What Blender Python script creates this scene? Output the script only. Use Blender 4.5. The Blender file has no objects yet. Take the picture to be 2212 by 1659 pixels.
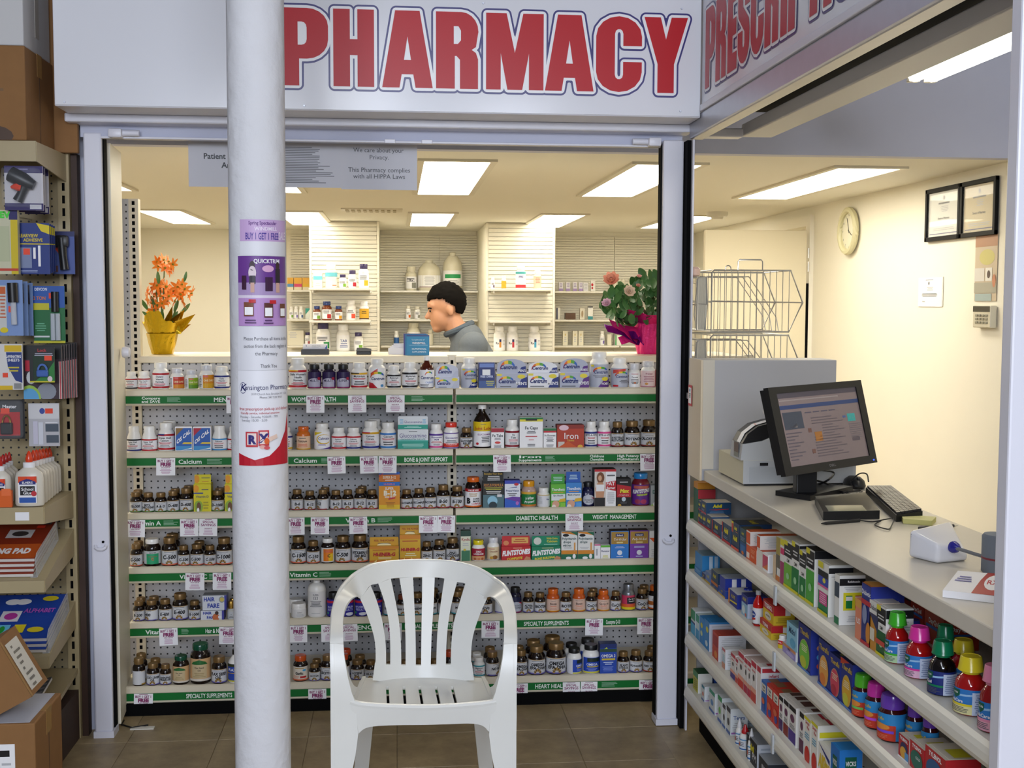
import bpy, bmesh, math, random
import numpy as np
from mathutils import Vector, Matrix
random.seed(7)
SC = bpy.context.scene
COL = SC.collection
PI = math.pi
# ---------------------------------------------------------------- camera, world, lights, exposure
CAM = Vector((0, 0, 1.5)); FPX = 2580.0
RX = Vector((0.99536214, -0.09613728, 0.00343861))     # camera right
RD = Vector((-0.00313844, -0.06817829, -0.99766822))   # camera down
RF = Vector((0.09614755, 0.99303038, -0.06816381))     # camera forward
cam_d = bpy.data.cameras.new('camera'); cam = bpy.data.objects.new('camera', cam_d); COL.objects.link(cam)
cam_d.sensor_width = 36; cam_d.lens = 36 * FPX / 2212; cam_d.clip_start = 0.05
cam.matrix_world = Matrix(((RX.x, -RD.x, -RF.x, CAM.x), (RX.y, -RD.y, -RF.y, CAM.y), (RX.z, -RD.z, -RF.z, CAM.z), (0, 0, 0, 1)))
SC.camera = cam
SC.view_settings.view_transform = 'Standard'; SC.view_settings.look = 'None'
SC.view_settings.exposure = 0.0; SC.view_settings.gamma = 1.0; SC.view_settings.use_curve_mapping = False
world = bpy.data.worlds.new('world'); SC.world = world; world.use_nodes = True
wbg = world.node_tree.nodes['Background']; wbg.inputs[0].default_value = (0.78, 0.84, 1.0, 1); wbg.inputs[1].default_value = 0.10
def area_light(name, loc, sx, sy, power, color, target):
    d = bpy.data.lights.new(name, 'AREA'); d.shape = 'RECTANGLE'; d.size = sx; d.size_y = sy; d.energy = power; d.color = color
    o = bpy.data.objects.new(name, d); COL.objects.link(o); o.location = loc
    o.rotation_euler = (Vector(target) - Vector(loc)).to_track_quat('-Z', 'Y').to_euler(); return o
# added fill light, unseen behind the camera, to brighten the shelf fronts
area_light('front_fill_light', (-0.3, -4.3, 2.38), 3.6, 1.1, 250, (0.80, 0.87, 1.0), (-0.1, 4.0, 0.9))
# fluorescent rows on the shop ceiling (the room in front of the pharmacy)
for i, (lx, ly, pw) in enumerate(((-1.0, -1.6, 52), (0.9, -1.6, 52), (-0.2, 0.9, 26))):
    area_light('shop_ceiling_light', (lx, ly, 2.95), 0.35, 2.4, pw, (0.86, 0.91, 1.0), (lx * 0.7, ly + 1.6, 0.9))
# ---------------------------------------------------------------- helpers
def at(px, py, Y=None, X=None, Z=None):
    d = RX * ((px - 1106) / FPX) + RD * ((py - 829.5) / FPX) + RF
    t = (Y / d.y) if Y is not None else (X / d.x) if X is not None else ((Z - 1.5) / d.z)
    return CAM + d * t
def lin(h):
    h = h.lstrip('#'); o = []
    for i in (0, 2, 4):
        v = int(h[i:i + 2], 16) / 255
        o.append(v / 12.92 if v <= .04045 else ((v + .055) / 1.055) ** 2.4)
    return (o[0], o[1], o[2], 1)
MATS = {}
def mat(name, col, rough=.5, metal=0, spec=.5, var=0, vscale=40, bump=0, bscale=120, emis=0, alpha=1, trans=0, coat=0):
    if name in MATS: return MATS[name]
    m = bpy.data.materials.new(name); m.use_nodes = True; nt = m.node_tree; b = nt.nodes['Principled BSDF']
    c = lin(col); b.inputs['Base Color'].default_value = c; b.inputs['Roughness'].default_value = rough
    b.inputs['Metallic'].default_value = metal; b.inputs['Specular IOR Level'].default_value = spec
    if coat: b.inputs['Coat Weight'].default_value = coat; b.inputs['Coat Roughness'].default_value = .15
    if trans: b.inputs['Transmission Weight'].default_value = trans
    if alpha < 1: b.inputs['Alpha'].default_value = alpha
    if emis: b.inputs['Emission Color'].default_value = c; b.inputs['Emission Strength'].default_value = emis
    if var or bump:
        tc = nt.nodes.new('ShaderNodeTexCoord')
        if var:
            n = nt.nodes.new('ShaderNodeTexNoise'); n.inputs['Scale'].default_value = vscale; n.inputs['Detail'].default_value = 4
            nt.links.new(tc.outputs['Object'], n.inputs['Vector'])
            r = nt.nodes.new('ShaderNodeMixRGB'); r.blend_type = 'MIX'
            r.inputs[1].default_value = [max(0, v * (1 - var)) for v in c[:3]] + [1]
            r.inputs[2].default_value = [min(1, v * (1 + var)) for v in c[:3]] + [1]
            nt.links.new(n.outputs['Fac'], r.inputs[0]); nt.links.new(r.outputs[0], b.inputs['Base Color'])
        if bump:
            n = nt.nodes.new('ShaderNodeTexNoise'); n.inputs['Scale'].default_value = bscale; n.inputs['Detail'].default_value = 5
            nt.links.new(tc.outputs['Object'], n.inputs['Vector'])
            bp = nt.nodes.new('ShaderNodeBump'); bp.inputs['Strength'].default_value = bump; bp.inputs['Distance'].default_value = .004
            nt.links.new(n.outputs['Fac'], bp.inputs['Height']); nt.links.new(bp.outputs[0], b.inputs['Normal'])
    MATS[name] = m; return m
def C(h):                                   # printed ink / plain paint of one colour
    return mat('print_' + h.lstrip('#'), h, .45, spec=.4)
def G(h):                                   # glossy plastic of one colour
    return mat('gloss_' + h.lstrip('#'), h, .22, spec=.5)
class MB:
    def __init__(s): s.v = []; s.f = []; s.m = []; s.mats = []; s.sm = []
    def mi(s, m):
        if m not in s.mats: s.mats.append(m)
        return s.mats.index(m)
    def add(s, vs, fs, m, smooth=False):
        o = len(s.v); k = s.mi(m); s.v += [tuple(v) for v in vs]
        for f in fs: s.f.append(tuple(i + o for i in f)); s.m.append(k); s.sm.append(smooth)
    def box(s, x0, x1, y0, y1, z0, z1, m, faces=None):
        vs = [(x, y, z) for x in (x0, x1) for y in (y0, y1) for z in (z0, z1)]
        fs = {'-x': (0, 1, 3, 2), '+x': (4, 6, 7, 5), '-y': (0, 4, 5, 1), '+y': (2, 3, 7, 6), '-z': (0, 2, 6, 4), '+z': (1, 5, 7, 3)}
        if faces is None: s.add(vs, fs.values(), m)
        else:
            for k, f in fs.items(): s.add([vs[i] for i in f], [(0, 1, 2, 3)], faces.get(k, m))
    def bbox(s, x0, x1, y0, y1, z0, z1, m, r=.003):           # box with chamfered edges
        bm = bmesh.new(); bmesh.ops.create_cube(bm, size=1)
        for v in bm.verts: v.co = Vector(((x0 + x1) / 2 + v.co.x * (x1 - x0), (y0 + y1) / 2 + v.co.y * (y1 - y0), (z0 + z1) / 2 + v.co.z * (z1 - z0)))
        bmesh.ops.bevel(bm, geom=list(bm.edges), offset=min(r, .45 * min(x1 - x0, y1 - y0, z1 - z0)), segments=2, profile=.5, affect='EDGES')
        bm.verts.index_update(); s.add([v.co[:] for v in bm.verts], [[v.index for v in f.verts] for f in bm.faces], m, False); bm.free()
    def quad(s, a, b, c, d, m): s.add([a, b, c, d], [(0, 1, 2, 3)], m)
    def lathe(s, prof, m, seg=24, cx=0, cy=0, sx=1, sy=1, caps=True, a0=0, a1=2 * PI):
        full = abs(a1 - a0 - 2 * PI) < 1e-6; n = seg if full else seg + 1; vs = []; fs = []
        for (r, z) in prof:
            for i in range(n):
                a = a0 + (a1 - a0) * i / seg; vs.append((cx + r * sx * math.sin(a), cy - r * sy * math.cos(a), z))
        for j in range(len(prof) - 1):
            for i in range(seg):
                i2 = (i + 1) % n; fs.append((j * n + i, j * n + i2, (j + 1) * n + i2, (j + 1) * n + i))
        if caps and full:
            fs.append(tuple(range(n - 1, -1, -1))); fs.append(tuple((len(prof) - 1) * n + i for i in range(n)))
        s.add(vs, fs, m, True)
    def tube(s, pts, r, m, n=6, closed=False):
        pts = [Vector(p) for p in pts]; L = len(pts); vs = []; fs = []; up = Vector((0.13, 0.21, .97))
        for i, p in enumerate(pts):
            if closed: t = pts[(i + 1) % L] - pts[i - 1]
            else: t = pts[min(i + 1, L - 1)] - pts[max(i - 1, 0)]
            t.normalize(); u = t.cross(up)
            if u.length < .05: u = t.cross(Vector((1, .2, 0)))
            u.normalize(); w = u.cross(t)
            rr = r[i] if isinstance(r, (list, tuple)) else r
            for k in range(n):
                a = 2 * PI * k / n; vs.append(p + u * (math.cos(a) * rr) + w * (math.sin(a) * rr))
        for i in range(L if closed else L - 1):
            j = (i + 1) % L
            for k in range(n): fs.append((i * n + k, i * n + (k + 1) % n, j * n + (k + 1) % n, j * n + k))
        if not closed: fs.append(tuple(range(n - 1, -1, -1))); fs.append(tuple((L - 1) * n + k for k in range(n)))
        s.add(vs, fs, m, True)
    def prism(s, poly, y0, y1, m, axis='y'):                  # 2-D outline (x,z) pushed from y0 to y1
        n = len(poly)
        if axis == 'y': P = lambda p, t: (p[0], t, p[1])
        elif axis == 'x': P = lambda p, t: (t, p[0], p[1])
        else: P = lambda p, t: (p[0], p[1], t)
        vs = [P(p, y0) for p in poly] + [P(p, y1) for p in poly]
        fs = [tuple(range(n)), tuple(range(2 * n - 1, n - 1, -1))] + [(i, i + n, (i + 1) % n + n, (i + 1) % n) for i in range(n)]
        s.add(vs, fs, m)
    def ribbon(s, A, B, off, m):                              # strip between edges A and B with thickness vector(s) off
        n = len(A); O = off if isinstance(off, list) else [off] * n; vs = []; fs = []
        for i in range(n):
            a, b, o = Vector(A[i]), Vector(B[i]), Vector(O[i]); vs += [a, b, b + o, a + o]
        for i in range(n - 1):
            k = 4 * i
            for q in range(4): fs.append((k + q, k + (q + 1) % 4, k + 4 + (q + 1) % 4, k + 4 + q))
        fs += [(3, 2, 1, 0), (4 * n - 4, 4 * n - 3, 4 * n - 2, 4 * n - 1)]
        s.add(vs, fs, m, True)
    def build(s, name, parent=None, fixn=True):
        me = bpy.data.meshes.new(name); me.from_pydata(s.v, [], s.f)
        for m in s.mats: me.materials.append(m)
        me.polygons.foreach_set('material_index', s.m); me.polygons.foreach_set('use_smooth', s.sm)
        if fixn:
            bm = bmesh.new(); bm.from_mesh(me); bmesh.ops.recalc_face_normals(bm, faces=bm.faces); bm.to_mesh(me); bm.free()
        me.update()
        if any(s.sm): 
            try: me.set_sharp_from_angle(angle=math.radians(42))
            except Exception: pass
        return obj(name, me, parent)
def obj(name, me, parent=None):
    o = bpy.data.objects.new(name, me); COL.objects.link(o)
    if parent is not None: o.parent = parent
    return o
THINGS = []
def tag(o, label, cat, group=None, kind=None):
    o['label'] = label; o['category'] = cat
    if group: o['group'] = group
    if kind: o['kind'] = kind
    THINGS.append(o); return o
def struct(o, label=None):
    o['kind'] = 'structure'
    if label: o['label'] = label
    return o
def thing(name, label, cat, loc=(0, 0, 0), rz=0, group=None):
    o = bpy.data.objects.new(name, None); COL.objects.link(o); o.location = loc; o.rotation_euler = (0, 0, rz)
    o.empty_display_size = .05
    return tag(o, label, cat, group)
def one(name, fn, parent=None):
    b = MB(); fn(b); return b.build(name, parent)
# ---- lettering: glyph meshes of the built-in font, cached per character
_G = {}
def _raw(sx, bold):
    cu = bpy.data.curves.new('t', 'FONT'); cu.body = sx; cu.size = 1; cu.offset = bold; cu.resolution_u = 2
    cu.fill_mode = 'FRONT'
    o = bpy.data.objects.new('t', cu); COL.objects.link(o)
    bpy.context.view_layer.update()
    dg = bpy.context.evaluated_depsgraph_get(); me = bpy.data.meshes.new_from_object(o.evaluated_get(dg))
    vs = [(v.co.x, v.co.y) for v in me.vertices]; fs = [tuple(p.vertices) for p in me.polygons]
    bpy.data.objects.remove(o); bpy.data.curves.remove(cu); bpy.data.meshes.remove(me); return vs, fs
BOLDS = (0.0, .02, .04, .06)
def glyph(c, bold):
    bold = min(BOLDS, key=lambda v: abs(v - bold))
    k = (c, bold)
    if k not in _G:
        if ('||', bold) not in _G: _G[('||', bold)] = max(v[0] for v in _raw('||', bold)[0])
        adv = max(v[0] for v in _raw('|' + c + '|', bold)[0]) - _G[('||', bold)]
        _G[k] = (_raw(c, bold) if c != ' ' else ([], [])) + (adv,)
    return _G[k]
CAP = 0.729
for _b in BOLDS:                         # make the glyphs while the scene is still empty
    for _c in "ABCDEFGHIJKLMNOPQRSTUVWXYZabcdefghijklmnopqrstuvwxyz0123456789 &-,.':/$": glyph(_c, _b)
def text_w(s, h, bold=.0): return sum(glyph(c, bold)[2] for c in s) * h / CAP
def put_text(b, s, x, z, h, m, y=0, bold=.0, align='c', w=None, wrap=None, shear=0, tr=None, rise=0):
    """flat lettering on the local XZ plane (front towards -Y); wrap=radius bends it round a cylinder"""
    k = h / CAP; W = text_w(s, h, bold); kx = k
    if w: kx = k * w / max(W, 1e-6); W = w
    ox = x - (W / 2 if align == 'c' else W if align == 'r' else 0); cur = 0
    for c in s:
        vs, fs, adv = glyph(c, bold); out = []
        for (gx, gy) in vs:
            X = ox + (cur + gx) * kx + shear * gy * k; Zz = z + gy * k + rise * (X - x)
            if wrap: out.append((wrap * math.sin(X / wrap), -wrap * math.cos(X / wrap), Zz))
            elif tr: out.append(tr(X, Zz))
            else: out.append((X, y, Zz))
        b.add(out, fs, m); cur += adv
def put_rect(b, x0, x1, z0, z1, m, y=0, wrap=None, tr=None, step=.006):
    n = max(1, int(abs(x1 - x0) / step + .5)) if wrap else 1
    for i in range(n):
        a = x0 + (x1 - x0) * i / n; c = x0 + (x1 - x0) * (i + 1) / n
        P = [(a, z0), (c, z0), (c, z1), (a, z1)]
        if wrap: q = [(wrap * math.sin(X / wrap), -wrap * math.cos(X / wrap), Zz) for X, Zz in P]
        elif tr: q = [tr(X, Zz) for X, Zz in P]
        else: q = [(X, y, Zz) for X, Zz in P]
        b.add(q, [(0, 1, 2, 3)], m)
def put_poly(b, pts, m, y=0, wrap=None, tr=None):
    if wrap:
        x0, x1 = min(p[0] for p in pts), max(p[0] for p in pts); n = max(1, int((x1 - x0) / (wrap * .22) + .5))
        for i in range(n):
            c = clip_poly(pts, x0 + (x1 - x0) * i / n, x0 + (x1 - x0) * (i + 1) / n, -99, 99)
            if c: b.add([(wrap * math.sin(X / wrap), -wrap * math.cos(X / wrap), Zz) for X, Zz in c], [tuple(range(len(c)))], m)
        return
    q = [tr(X, Zz) for X, Zz in pts] if tr else [(X, y, Zz) for X, Zz in pts]
    b.add(q, [tuple(range(len(pts)))], m)
def put_lines(b, x0, x1, z0, z1, n, m, y=0, wrap=None, tr=None, fill=.45, rag=.35, align='l'):
    """rows of unreadable small print"""
    h = (z1 - z0) / n
    for i in range(n):
        w = (x1 - x0) * (1 - rag * random.random()); zz = z1 - h * (i + .5)
        a = x0 if align == 'l' else (x0 + x1 - w) / 2
        put_rect(b, a, a + w, zz - h * fill / 2, zz + h * fill / 2, m, y, wrap, tr)
def disc_pts(x, z, rx, rz, n=16): return [(x + rx * math.cos(2 * PI * i / n), z + rz * math.sin(2 * PI * i / n)) for i in range(n)]
def clip_poly(pts, x0, x1, z0, z1):
    for ax, lim, sg in ((0, x0, 1), (0, x1, -1), (1, z0, 1), (1, z1, -1)):
        out = []
        for i in range(len(pts)):
            a, c = pts[i - 1], pts[i]; da, dc = sg * (a[ax] - lim), sg * (c[ax] - lim)
            if (da >= 0) != (dc >= 0):
                t = da / (da - dc); out.append((a[0] + (c[0] - a[0]) * t, a[1] + (c[1] - a[1]) * t))
            if dc >= 0: out.append(c)
        pts = out
        if len(pts) < 3: return []
    return pts
def prints(b, P, hw, z0, z1, y=0, wrap=None, tr=None):
    """P: list of print ops in label fractions: x -1..1 over half width hw, z 0..1 between z0 and z1"""
    H = z1 - z0; X = lambda f: f * hw; Zf = lambda f: z0 + f * H; lx = hw * (2.4 if wrap else 1)
    def poly(pts, m, **kw):
        pts = clip_poly(pts, -lx, lx, z0, z1)
        if pts: put_poly(b, pts, m, **kw)
    for i, p in enumerate(P):
        o = .00025 * (i + 1); kw = dict(y=y - o, wrap=(wrap + o) if wrap else None, tr=(lambda a, c, o=o: tr(a, c, o)) if tr else None)
        k = p[0]
        if k == 'r': put_rect(b, X(p[1]), X(p[2]), Zf(p[3]), Zf(p[4]), p[5], **kw)
        elif k == 't': # text, x, z, height frac, mat, [max half-width frac], [bold], [shear], [rise]
            h = p[4] * H; s = p[1]; bold = p[7] if len(p) > 7 else .03; mw = (p[6] if len(p) > 6 and p[6] else .9) * 2 * hw
            w = text_w(s, h, bold); put_text(b, s, X(p[2]), Zf(p[3]), h, p[5], bold=bold, w=mw if w > mw else None, shear=p[8] if len(p) > 8 else 0, rise=p[9] if len(p) > 9 else 0, **kw)
        elif k == 'l': put_lines(b, X(p[1]), X(p[2]), Zf(p[3]), Zf(p[4]), p[5], p[6], align=p[7] if len(p) > 7 else 'c', **kw)
        elif k == 'd': poly(disc_pts(X(p[1]), Zf(p[2]), p[3] * hw, p[4] * H), p[5], **kw)
        elif k == 'p': poly([(X(a), Zf(c)) for a, c in p[1]], p[2], **kw)
        elif k == 'lotus':
            cx, cz, s = X(p[1]), Zf(p[2]), p[3] * hw
            for q in range(-4, 5):
                a = q * .36; r1 = s * (1 - .05 * abs(q)); dx, dz = math.sin(a), math.cos(a); nx, nz = dz * s * .13, -dx * s * .13
                poly([(cx + dx * s * .25, cz + dz * s * .25), (cx + dx * r1 * .65 + nx, cz + dz * r1 * .65 + nz), (cx + dx * r1, cz + dz * r1), (cx + dx * r1 * .65 - nx, cz + dz * r1 * .65 - nz)], p[4] if q % 2 == 0 else p[5], **kw)
        elif k == 'arc':   # rainbow swoosh: x, z, half-width, height
            cols = ['#b51d22', '#e0631c', '#f2c21f', '#5aa63a', '#2d62b5']; cx, cz, rw, rh = X(p[1]), Zf(p[2]), p[3] * hw, p[4] * H
            for q in range(10):
                a0 = PI - q * PI * .085 ; a1 = PI - (q + 1) * PI * .085
                f = lambda a, s: (cx + rw * math.cos(a) * (1 if s else .88), cz + rh * math.sin(a) * (1 if s else .62))
                poly([f(a0, 0), f(a0, 1), f(a1, 1), f(a1, 0)], C(cols[min(4, q // 2)]), **kw)
# ---------------------------------------------------------------- materials of the place
M_post = mat('painted_frame', '#dcdce6', .35, var=.03, vscale=6)
M_lav = mat('lavender_wall_paint', '#c3c6d8', .7, var=.04, vscale=5)
M_cream = mat('cream_wall_paint', '#efeadb', .75, var=.02, vscale=4)
M_ceil = mat('ceiling_paint', '#e9e6da', .8)
M_sign = mat('sign_acrylic', '#e3e4ea', .18, spec=.5)
M_alu = mat('aluminium_channel', '#b9bbc4', .35, metal=.6, var=.08, vscale=20)
M_blackgap = mat('black_rubber_and_gaps', '#0a0a0b', .8, spec=.08)  # rubber seals; also paints the darkness of slots and gaps
M_metal = mat('cream_shelf_metal', '#d9cfb8', .38, var=.03, vscale=15)
M_lipw = mat('white_shelf_metal', '#dcd8cc', .3, var=.02, vscale=15)
M_green = mat('green_strip_vinyl', '#0a6a2a', .45, spec=.25)
M_white = mat('white_paper', '#efeef0', .6)
M_brown = mat('cardboard', '#8a6238', .8, var=.1, vscale=25)
M_chrome = mat('chrome_wire', '#d6d3ca', .3, metal=.8)
M_black = mat('black_plastic', '#141416', .4)
M_key = mat('key_plastic', '#222226', .35)
def floor_material():
    m = bpy.data.materials.new('vinyl_floor_tile'); m.use_nodes = True; nt = m.node_tree; b = nt.nodes['Principled BSDF']; b.inputs['Roughness'].default_value = .42
    tc = nt.nodes.new('ShaderNodeNewGeometry'); n = nt.nodes.new('ShaderNodeTexNoise'); n.inputs['Scale'].default_value = 9; n.inputs['Detail'].default_value = 7; n.inputs['Roughness'].default_value = .7
    nt.links.new(tc.outputs['Position'], n.inputs['Vector'])
    oi = nt.nodes.new('ShaderNodeObjectInfo'); ad = nt.nodes.new('ShaderNodeMath'); ad.operation = 'MULTIPLY_ADD'; ad.inputs[1].default_value = .12; 
    nt.links.new(oi.outputs['Random'], ad.inputs[0]); nt.links.new(n.outputs['Fac'], ad.inputs[2])
    r = nt.nodes.new('ShaderNodeValToRGB'); r.color_ramp.elements[0].position = .3; r.color_ramp.elements[0].color = lin('#7a684e'); r.color_ramp.elements[1].position = .75; r.color_ramp.elements[1].color = lin('#a8946f')
    nt.links.new(ad.outputs[0], r.inputs[0]); nt.links.new(r.outputs[0], b.inputs['Base Color']); return m
def peg_material(name, col, x0, z0, axis='x'):
    m = bpy.data.materials.new(name); m.use_nodes = True; nt = m.node_tree; b = nt.nodes['Principled BSDF']; b.inputs['Roughness'].default_value = .5
    g = nt.nodes.new('ShaderNodeNewGeometry'); sp = nt.nodes.new('ShaderNodeSeparateXYZ'); nt.links.new(g.outputs['Position'], sp.inputs[0])
    def mth(op, a, c=None):
        n = nt.nodes.new('ShaderNodeMath'); n.operation = op
        for i, v in enumerate((a, c)):
            if v is None: continue
            if isinstance(v, (int, float)): n.inputs[i].default_value = v
            else: nt.links.new(v, n.inputs[i])
        return n.outputs[0]
    ax = sp.outputs[0] if axis == 'x' else sp.outputs[1]
    u = mth('SUBTRACT', mth('FRACT', mth('ADD', mth('DIVIDE', mth('SUBTRACT', ax, x0), .0254), 100)), .5)
    v = mth('SUBTRACT', mth('FRACT', mth('ADD', mth('DIVIDE', mth('SUBTRACT', sp.outputs[2], z0), .0254), 100)), .5)
    d = mth('SQRT', mth('ADD', mth('MULTIPLY', u, u), mth('MULTIPLY', v, v)))
    hole = mth('LESS_THAN', d, .135)
    mx = nt.nodes.new('ShaderNodeMixRGB'); mx.inputs[1].default_value = lin(col); mx.inputs[2].default_value = (.006, .006, .007, 1)
    nt.links.new(hole, mx.inputs[0]); nt.links.new(mx.outputs[0], b.inputs['Base Color']); return m
M_floor = floor_material()
M_peg = peg_material('pegboard', '#b2b2b5', 0, 0)
M_peg_tan = peg_material('tan_pegboard', '#a3936f', .006, 0)
M_peg_y = peg_material('grey_pegboard', '#b9b9bd', 0, 0, 'y')
# ---------------------------------------------------------------- floor, walls, ceilings
fl = struct(one('floor', lambda b: b.box(-3.5, 2.6, -4.5, 10.0, -.06, -.003, M_floor)))
tl = MB(); tl.bbox(-.1515, .1515, -.1515, .1515, -.003, 0, M_floor, .0012); t0 = tl.build('floor_tile', fl); t0.location = (-1.68, 2.10, 0)
for i in range(9):
    for j in range(8):
        if i or j:
            t = t0.copy(); COL.objects.link(t); t.parent = fl; t.location = (-1.68 + .305 * i, 2.10 + .305 * j, 0)
struct(one('wall_front', lambda b: (b.box(-3.5, -1.045, 4.22, 4.32, 0, 2.95, M_lav), b.box(-1.045, 1.0, 4.14, 4.30, 2.112, 2.95, M_lav))))
struct(one('wall_back', lambda b: b.box(-2.3, 2.6, 9.85, 9.95, 0, 2.3, M_cream)))
struct(one('wall_right', lambda b: (b.box(2.49, 2.6, 1.2, 7.06, 0, 2.95, M_cream), b.box(2.49, 2.6, 7.82, 9.85, 0, 2.3, M_cream), b.box(2.49, 2.6, 7.06, 7.82, 1.97, 2.3, M_cream), b.box(2.58, 2.6, 7.06, 7.82, 0, 1.97, M_cream))))
struct(one('wall_left', lambda b: b.box(-2.3, -2.2, 4.32, 9.85, 0, 2.3, M_cream)))
struct(one('wall_soffit', lambda b: b.box(-2.3, 2.49, 4.60, 4.66, 2.08, 2.95, M_lav)))
struct(one('ceiling', lambda b: b.box(-2.3, 2.49, 4.66, 9.85, 2.08, 2.14, M_ceil)))
struct(one('ceiling_shop', lambda b: b.box(-3.5, 2.6, -4.5, 4.6, 2.98, 3.05, mat('shop_ceiling', '#aeb2bd', .8))))
# open interior door by the left post
dr = MB(); dr.prism([(-1.004, 4.212), (-.966, 4.212), (-.990, 4.485), (-1.028, 4.485)], .02, 2.035, mat('cream_door', '#e3dcc8', .45), 'z')
d1 = struct(dr.build('door_1'), 'narrow cream door panel folded back inside the left post')
hk = MB(); hk.lathe([(.0, 0), (.018, .002), (.021, .012), (.017, .026), (.0, .03)], M_post, 16); h = hk.build('door_handle', d1); h.location = (-.972, 4.36, 1.318); h.rotation_euler = (0, PI / 2, 0)
# storefront frame
def post(name, x0, x1, y0, y1):
    b = MB(); b.bbox(x0, x1, y0, y1, .02, 2.06, M_post, .006); b.box(x0 - .004, x1 + .004, y0 - .004, y1, 0, .022, M_post)
    return struct(b.build(name))
p1 = post('trim_1', -1.036, -.976, 4.135, 4.205); p2 = post('trim_2', .918, .99, 4.09, 4.16)
one('rubber_seal', lambda b: b.box(-.9758, -.9715, 4.15, 4.19, .03, 2.05, M_blackgap), p1)
one('rubber_seal', lambda b: b.box(.9135, .9178, 4.11, 4.15, .03, 2.05, M_blackgap), p2)
one('rubber_seal', lambda b: b.box(.992, 1.006, 4.05, 4.11, 0, 2.055, M_blackgap), p2)
one('edge_strip', lambda b: b.box(1.006, 1.012, 4.03, 4.07, 0, 2.055, M_post), p2)
for p, x, y in ((p1, -1.004, 4.134), (p2, .951, 4.089)):
    b = MB(); b.tube([(-.017, 0, .004), (-.016, -.007, -.002), (-.008, -.011, -.007), (.008, -.011, -.007), (.016, -.007, -.002), (.017, 0, .004)], .006, M_post, 8)
    h = b.build('pull_handle', p); h.location = (x, y, .665)
    b = MB(); b.lathe([(.0045, 0), (.0045, .002)], M_blackgap, 12); h = b.build('lock_hole', p); h.location = (x + .008, y, .682); h.rotation_euler = (PI / 2, 0, 0)
hd = MB(); hd.bbox(-1.075, 1.015, 4.06, 4.15, 2.083, 2.112, M_post, .005); hdr = struct(hd.build('trim_3'))
one('header_panel', lambda b: b.box(-1.045, .995, 4.14, 4.2, 2.044, 2.083, M_lav), hdr)
one('curtain_rail', lambda b: b.bbox(-.975, .92, 4.118, 4.14, 2.038, 2.046, M_post, .003), hdr)
for x in (-.922, .888):
    b = MB(); b.bbox(x - .022, x + .022, 4.085, 4.14, 2.038, 2.068, M_post, .006); b.tube([(x + (.02 if x < 0 else -.02), 4.11, 2.055), (x + (.075 if x < 0 else -.075), 4.11, 2.055)], .011, M_post, 10); b.build('rail_bracket', hdr)
for x in (-.02, .105):
    one('rail_clip', lambda b: b.bbox(x - .018, x + .018, 4.108, 4.12, 2.036, 2.05, M_post, .002), hdr)
# near jamb at the end of the counter opening
struct(one('trim_4', lambda b: b.bbox(.987, 1.35, 1.838, 1.873, 0, 2.95, M_post, .004)))
# door frame and open door leaf on the right wall
def df(b):
    b.box(2.465, 2.49, 6.99, 7.06, 0, 1.965, M_cream); b.box(2.465, 2.49, 7.82, 7.89, 0, 1.965, M_cream); b.box(2.465, 2.49, 6.99, 7.89, 1.965, 2.03, M_cream)
struct(one('trim_5', df))
d2 = struct(one('door_2', lambda b: b.bbox(1.825, 2.447, 6.985, 7.025, .02, 1.935, mat('door_leaf', '#e6dcc0', .5), .003)), 'cream door leaf standing open beside the wire baskets')
one('door_edge_gap', lambda b: b.box(2.449, 2.464, 6.99, 7.02, .02, 1.62, M_blackgap), d2)
for z in (1.8, 1.72): one('hinge', lambda b: b.tube([(2.456, 6.982, z - .03), (2.456, 6.982, z + .03)], .006, M_chrome, 8), d2)
# ---------------------------------------------------------------- ceiling lights, vent, smoke alarm
M_diff = bpy.data.materials.new('lit_diffuser'); M_diff.use_nodes = True
_n = M_diff.node_tree.nodes; _e = _n.new('ShaderNodeEmission'); _e.inputs[0].default_value = (1, .93, .77, 1); _e.inputs[1].default_value = 12.5
M_diff.node_tree.links.new(_e.outputs[0], _n['Material Output'].inputs[0])
M_trof = mat('troffer_metal', '#d8d2c0', .4)
def troffer(x, y0, y1, first):
    t = thing('ceiling_light', '', 'ceiling light', (x, (y0 + y1) / 2, 2.08), group='recessed fluorescent ceiling lights'); L = (y1 - y0) / 2; W = .135; e = .028
    def fr(b):
        for a in ((-W - e, -W, -L - e, L + e), (W, W + e, -L - e, L + e)): b.box(a[0], a[1], a[2], a[3], -.010, 0, M_trof)
        for a in ((-L - e, -L), (L, L + e)): b.box(-W, W, a[0], a[1], -.010, 0, M_trof)
    one('frame', fr, t); one('diffuser', lambda b: b.box(-W, W, -L, L, -.006, -.001, M_diff), t); return t
_tl = {(.25, 4.92): 'long lit ceiling panel in front of the hanging privacy notice', (1.13, 4.92): 'long lit ceiling panel above the potted roses', (2.0, 4.95): 'long lit ceiling panel nearest the framed certificates', (-.63, 4.92): 'long lit ceiling panel behind the counselling notice', (-1.5, 4.92): 'long lit ceiling panel over the open cream door',
       (-1.5, 7.8): 'rear lit ceiling panel above the orange flowers', (-.63, 7.8): 'rear lit ceiling panel touching the slatted pier with amber bottles', (.24, 7.8): 'rear lit ceiling panel between the two slatted piers', (1.1, 7.8): 'rear lit ceiling panel over the pier with three white jars', (2.0, 7.8): 'rear lit ceiling panel beside the smoke alarm'}
for (x, y), lb in _tl.items():
    t = troffer(x, y, y + (1.5 if y < 6 else 1.28), False); t['label'] = lb
def vent(b):
    b.box(-.19, .19, -.11, .11, -.008, 0, M_trof)
v = thing('ceiling_vent', 'slotted cream air vent on the ceiling between two lit panels', 'vent', (-.15, 7.62, 2.08)); one('frame', vent, v)
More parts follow.
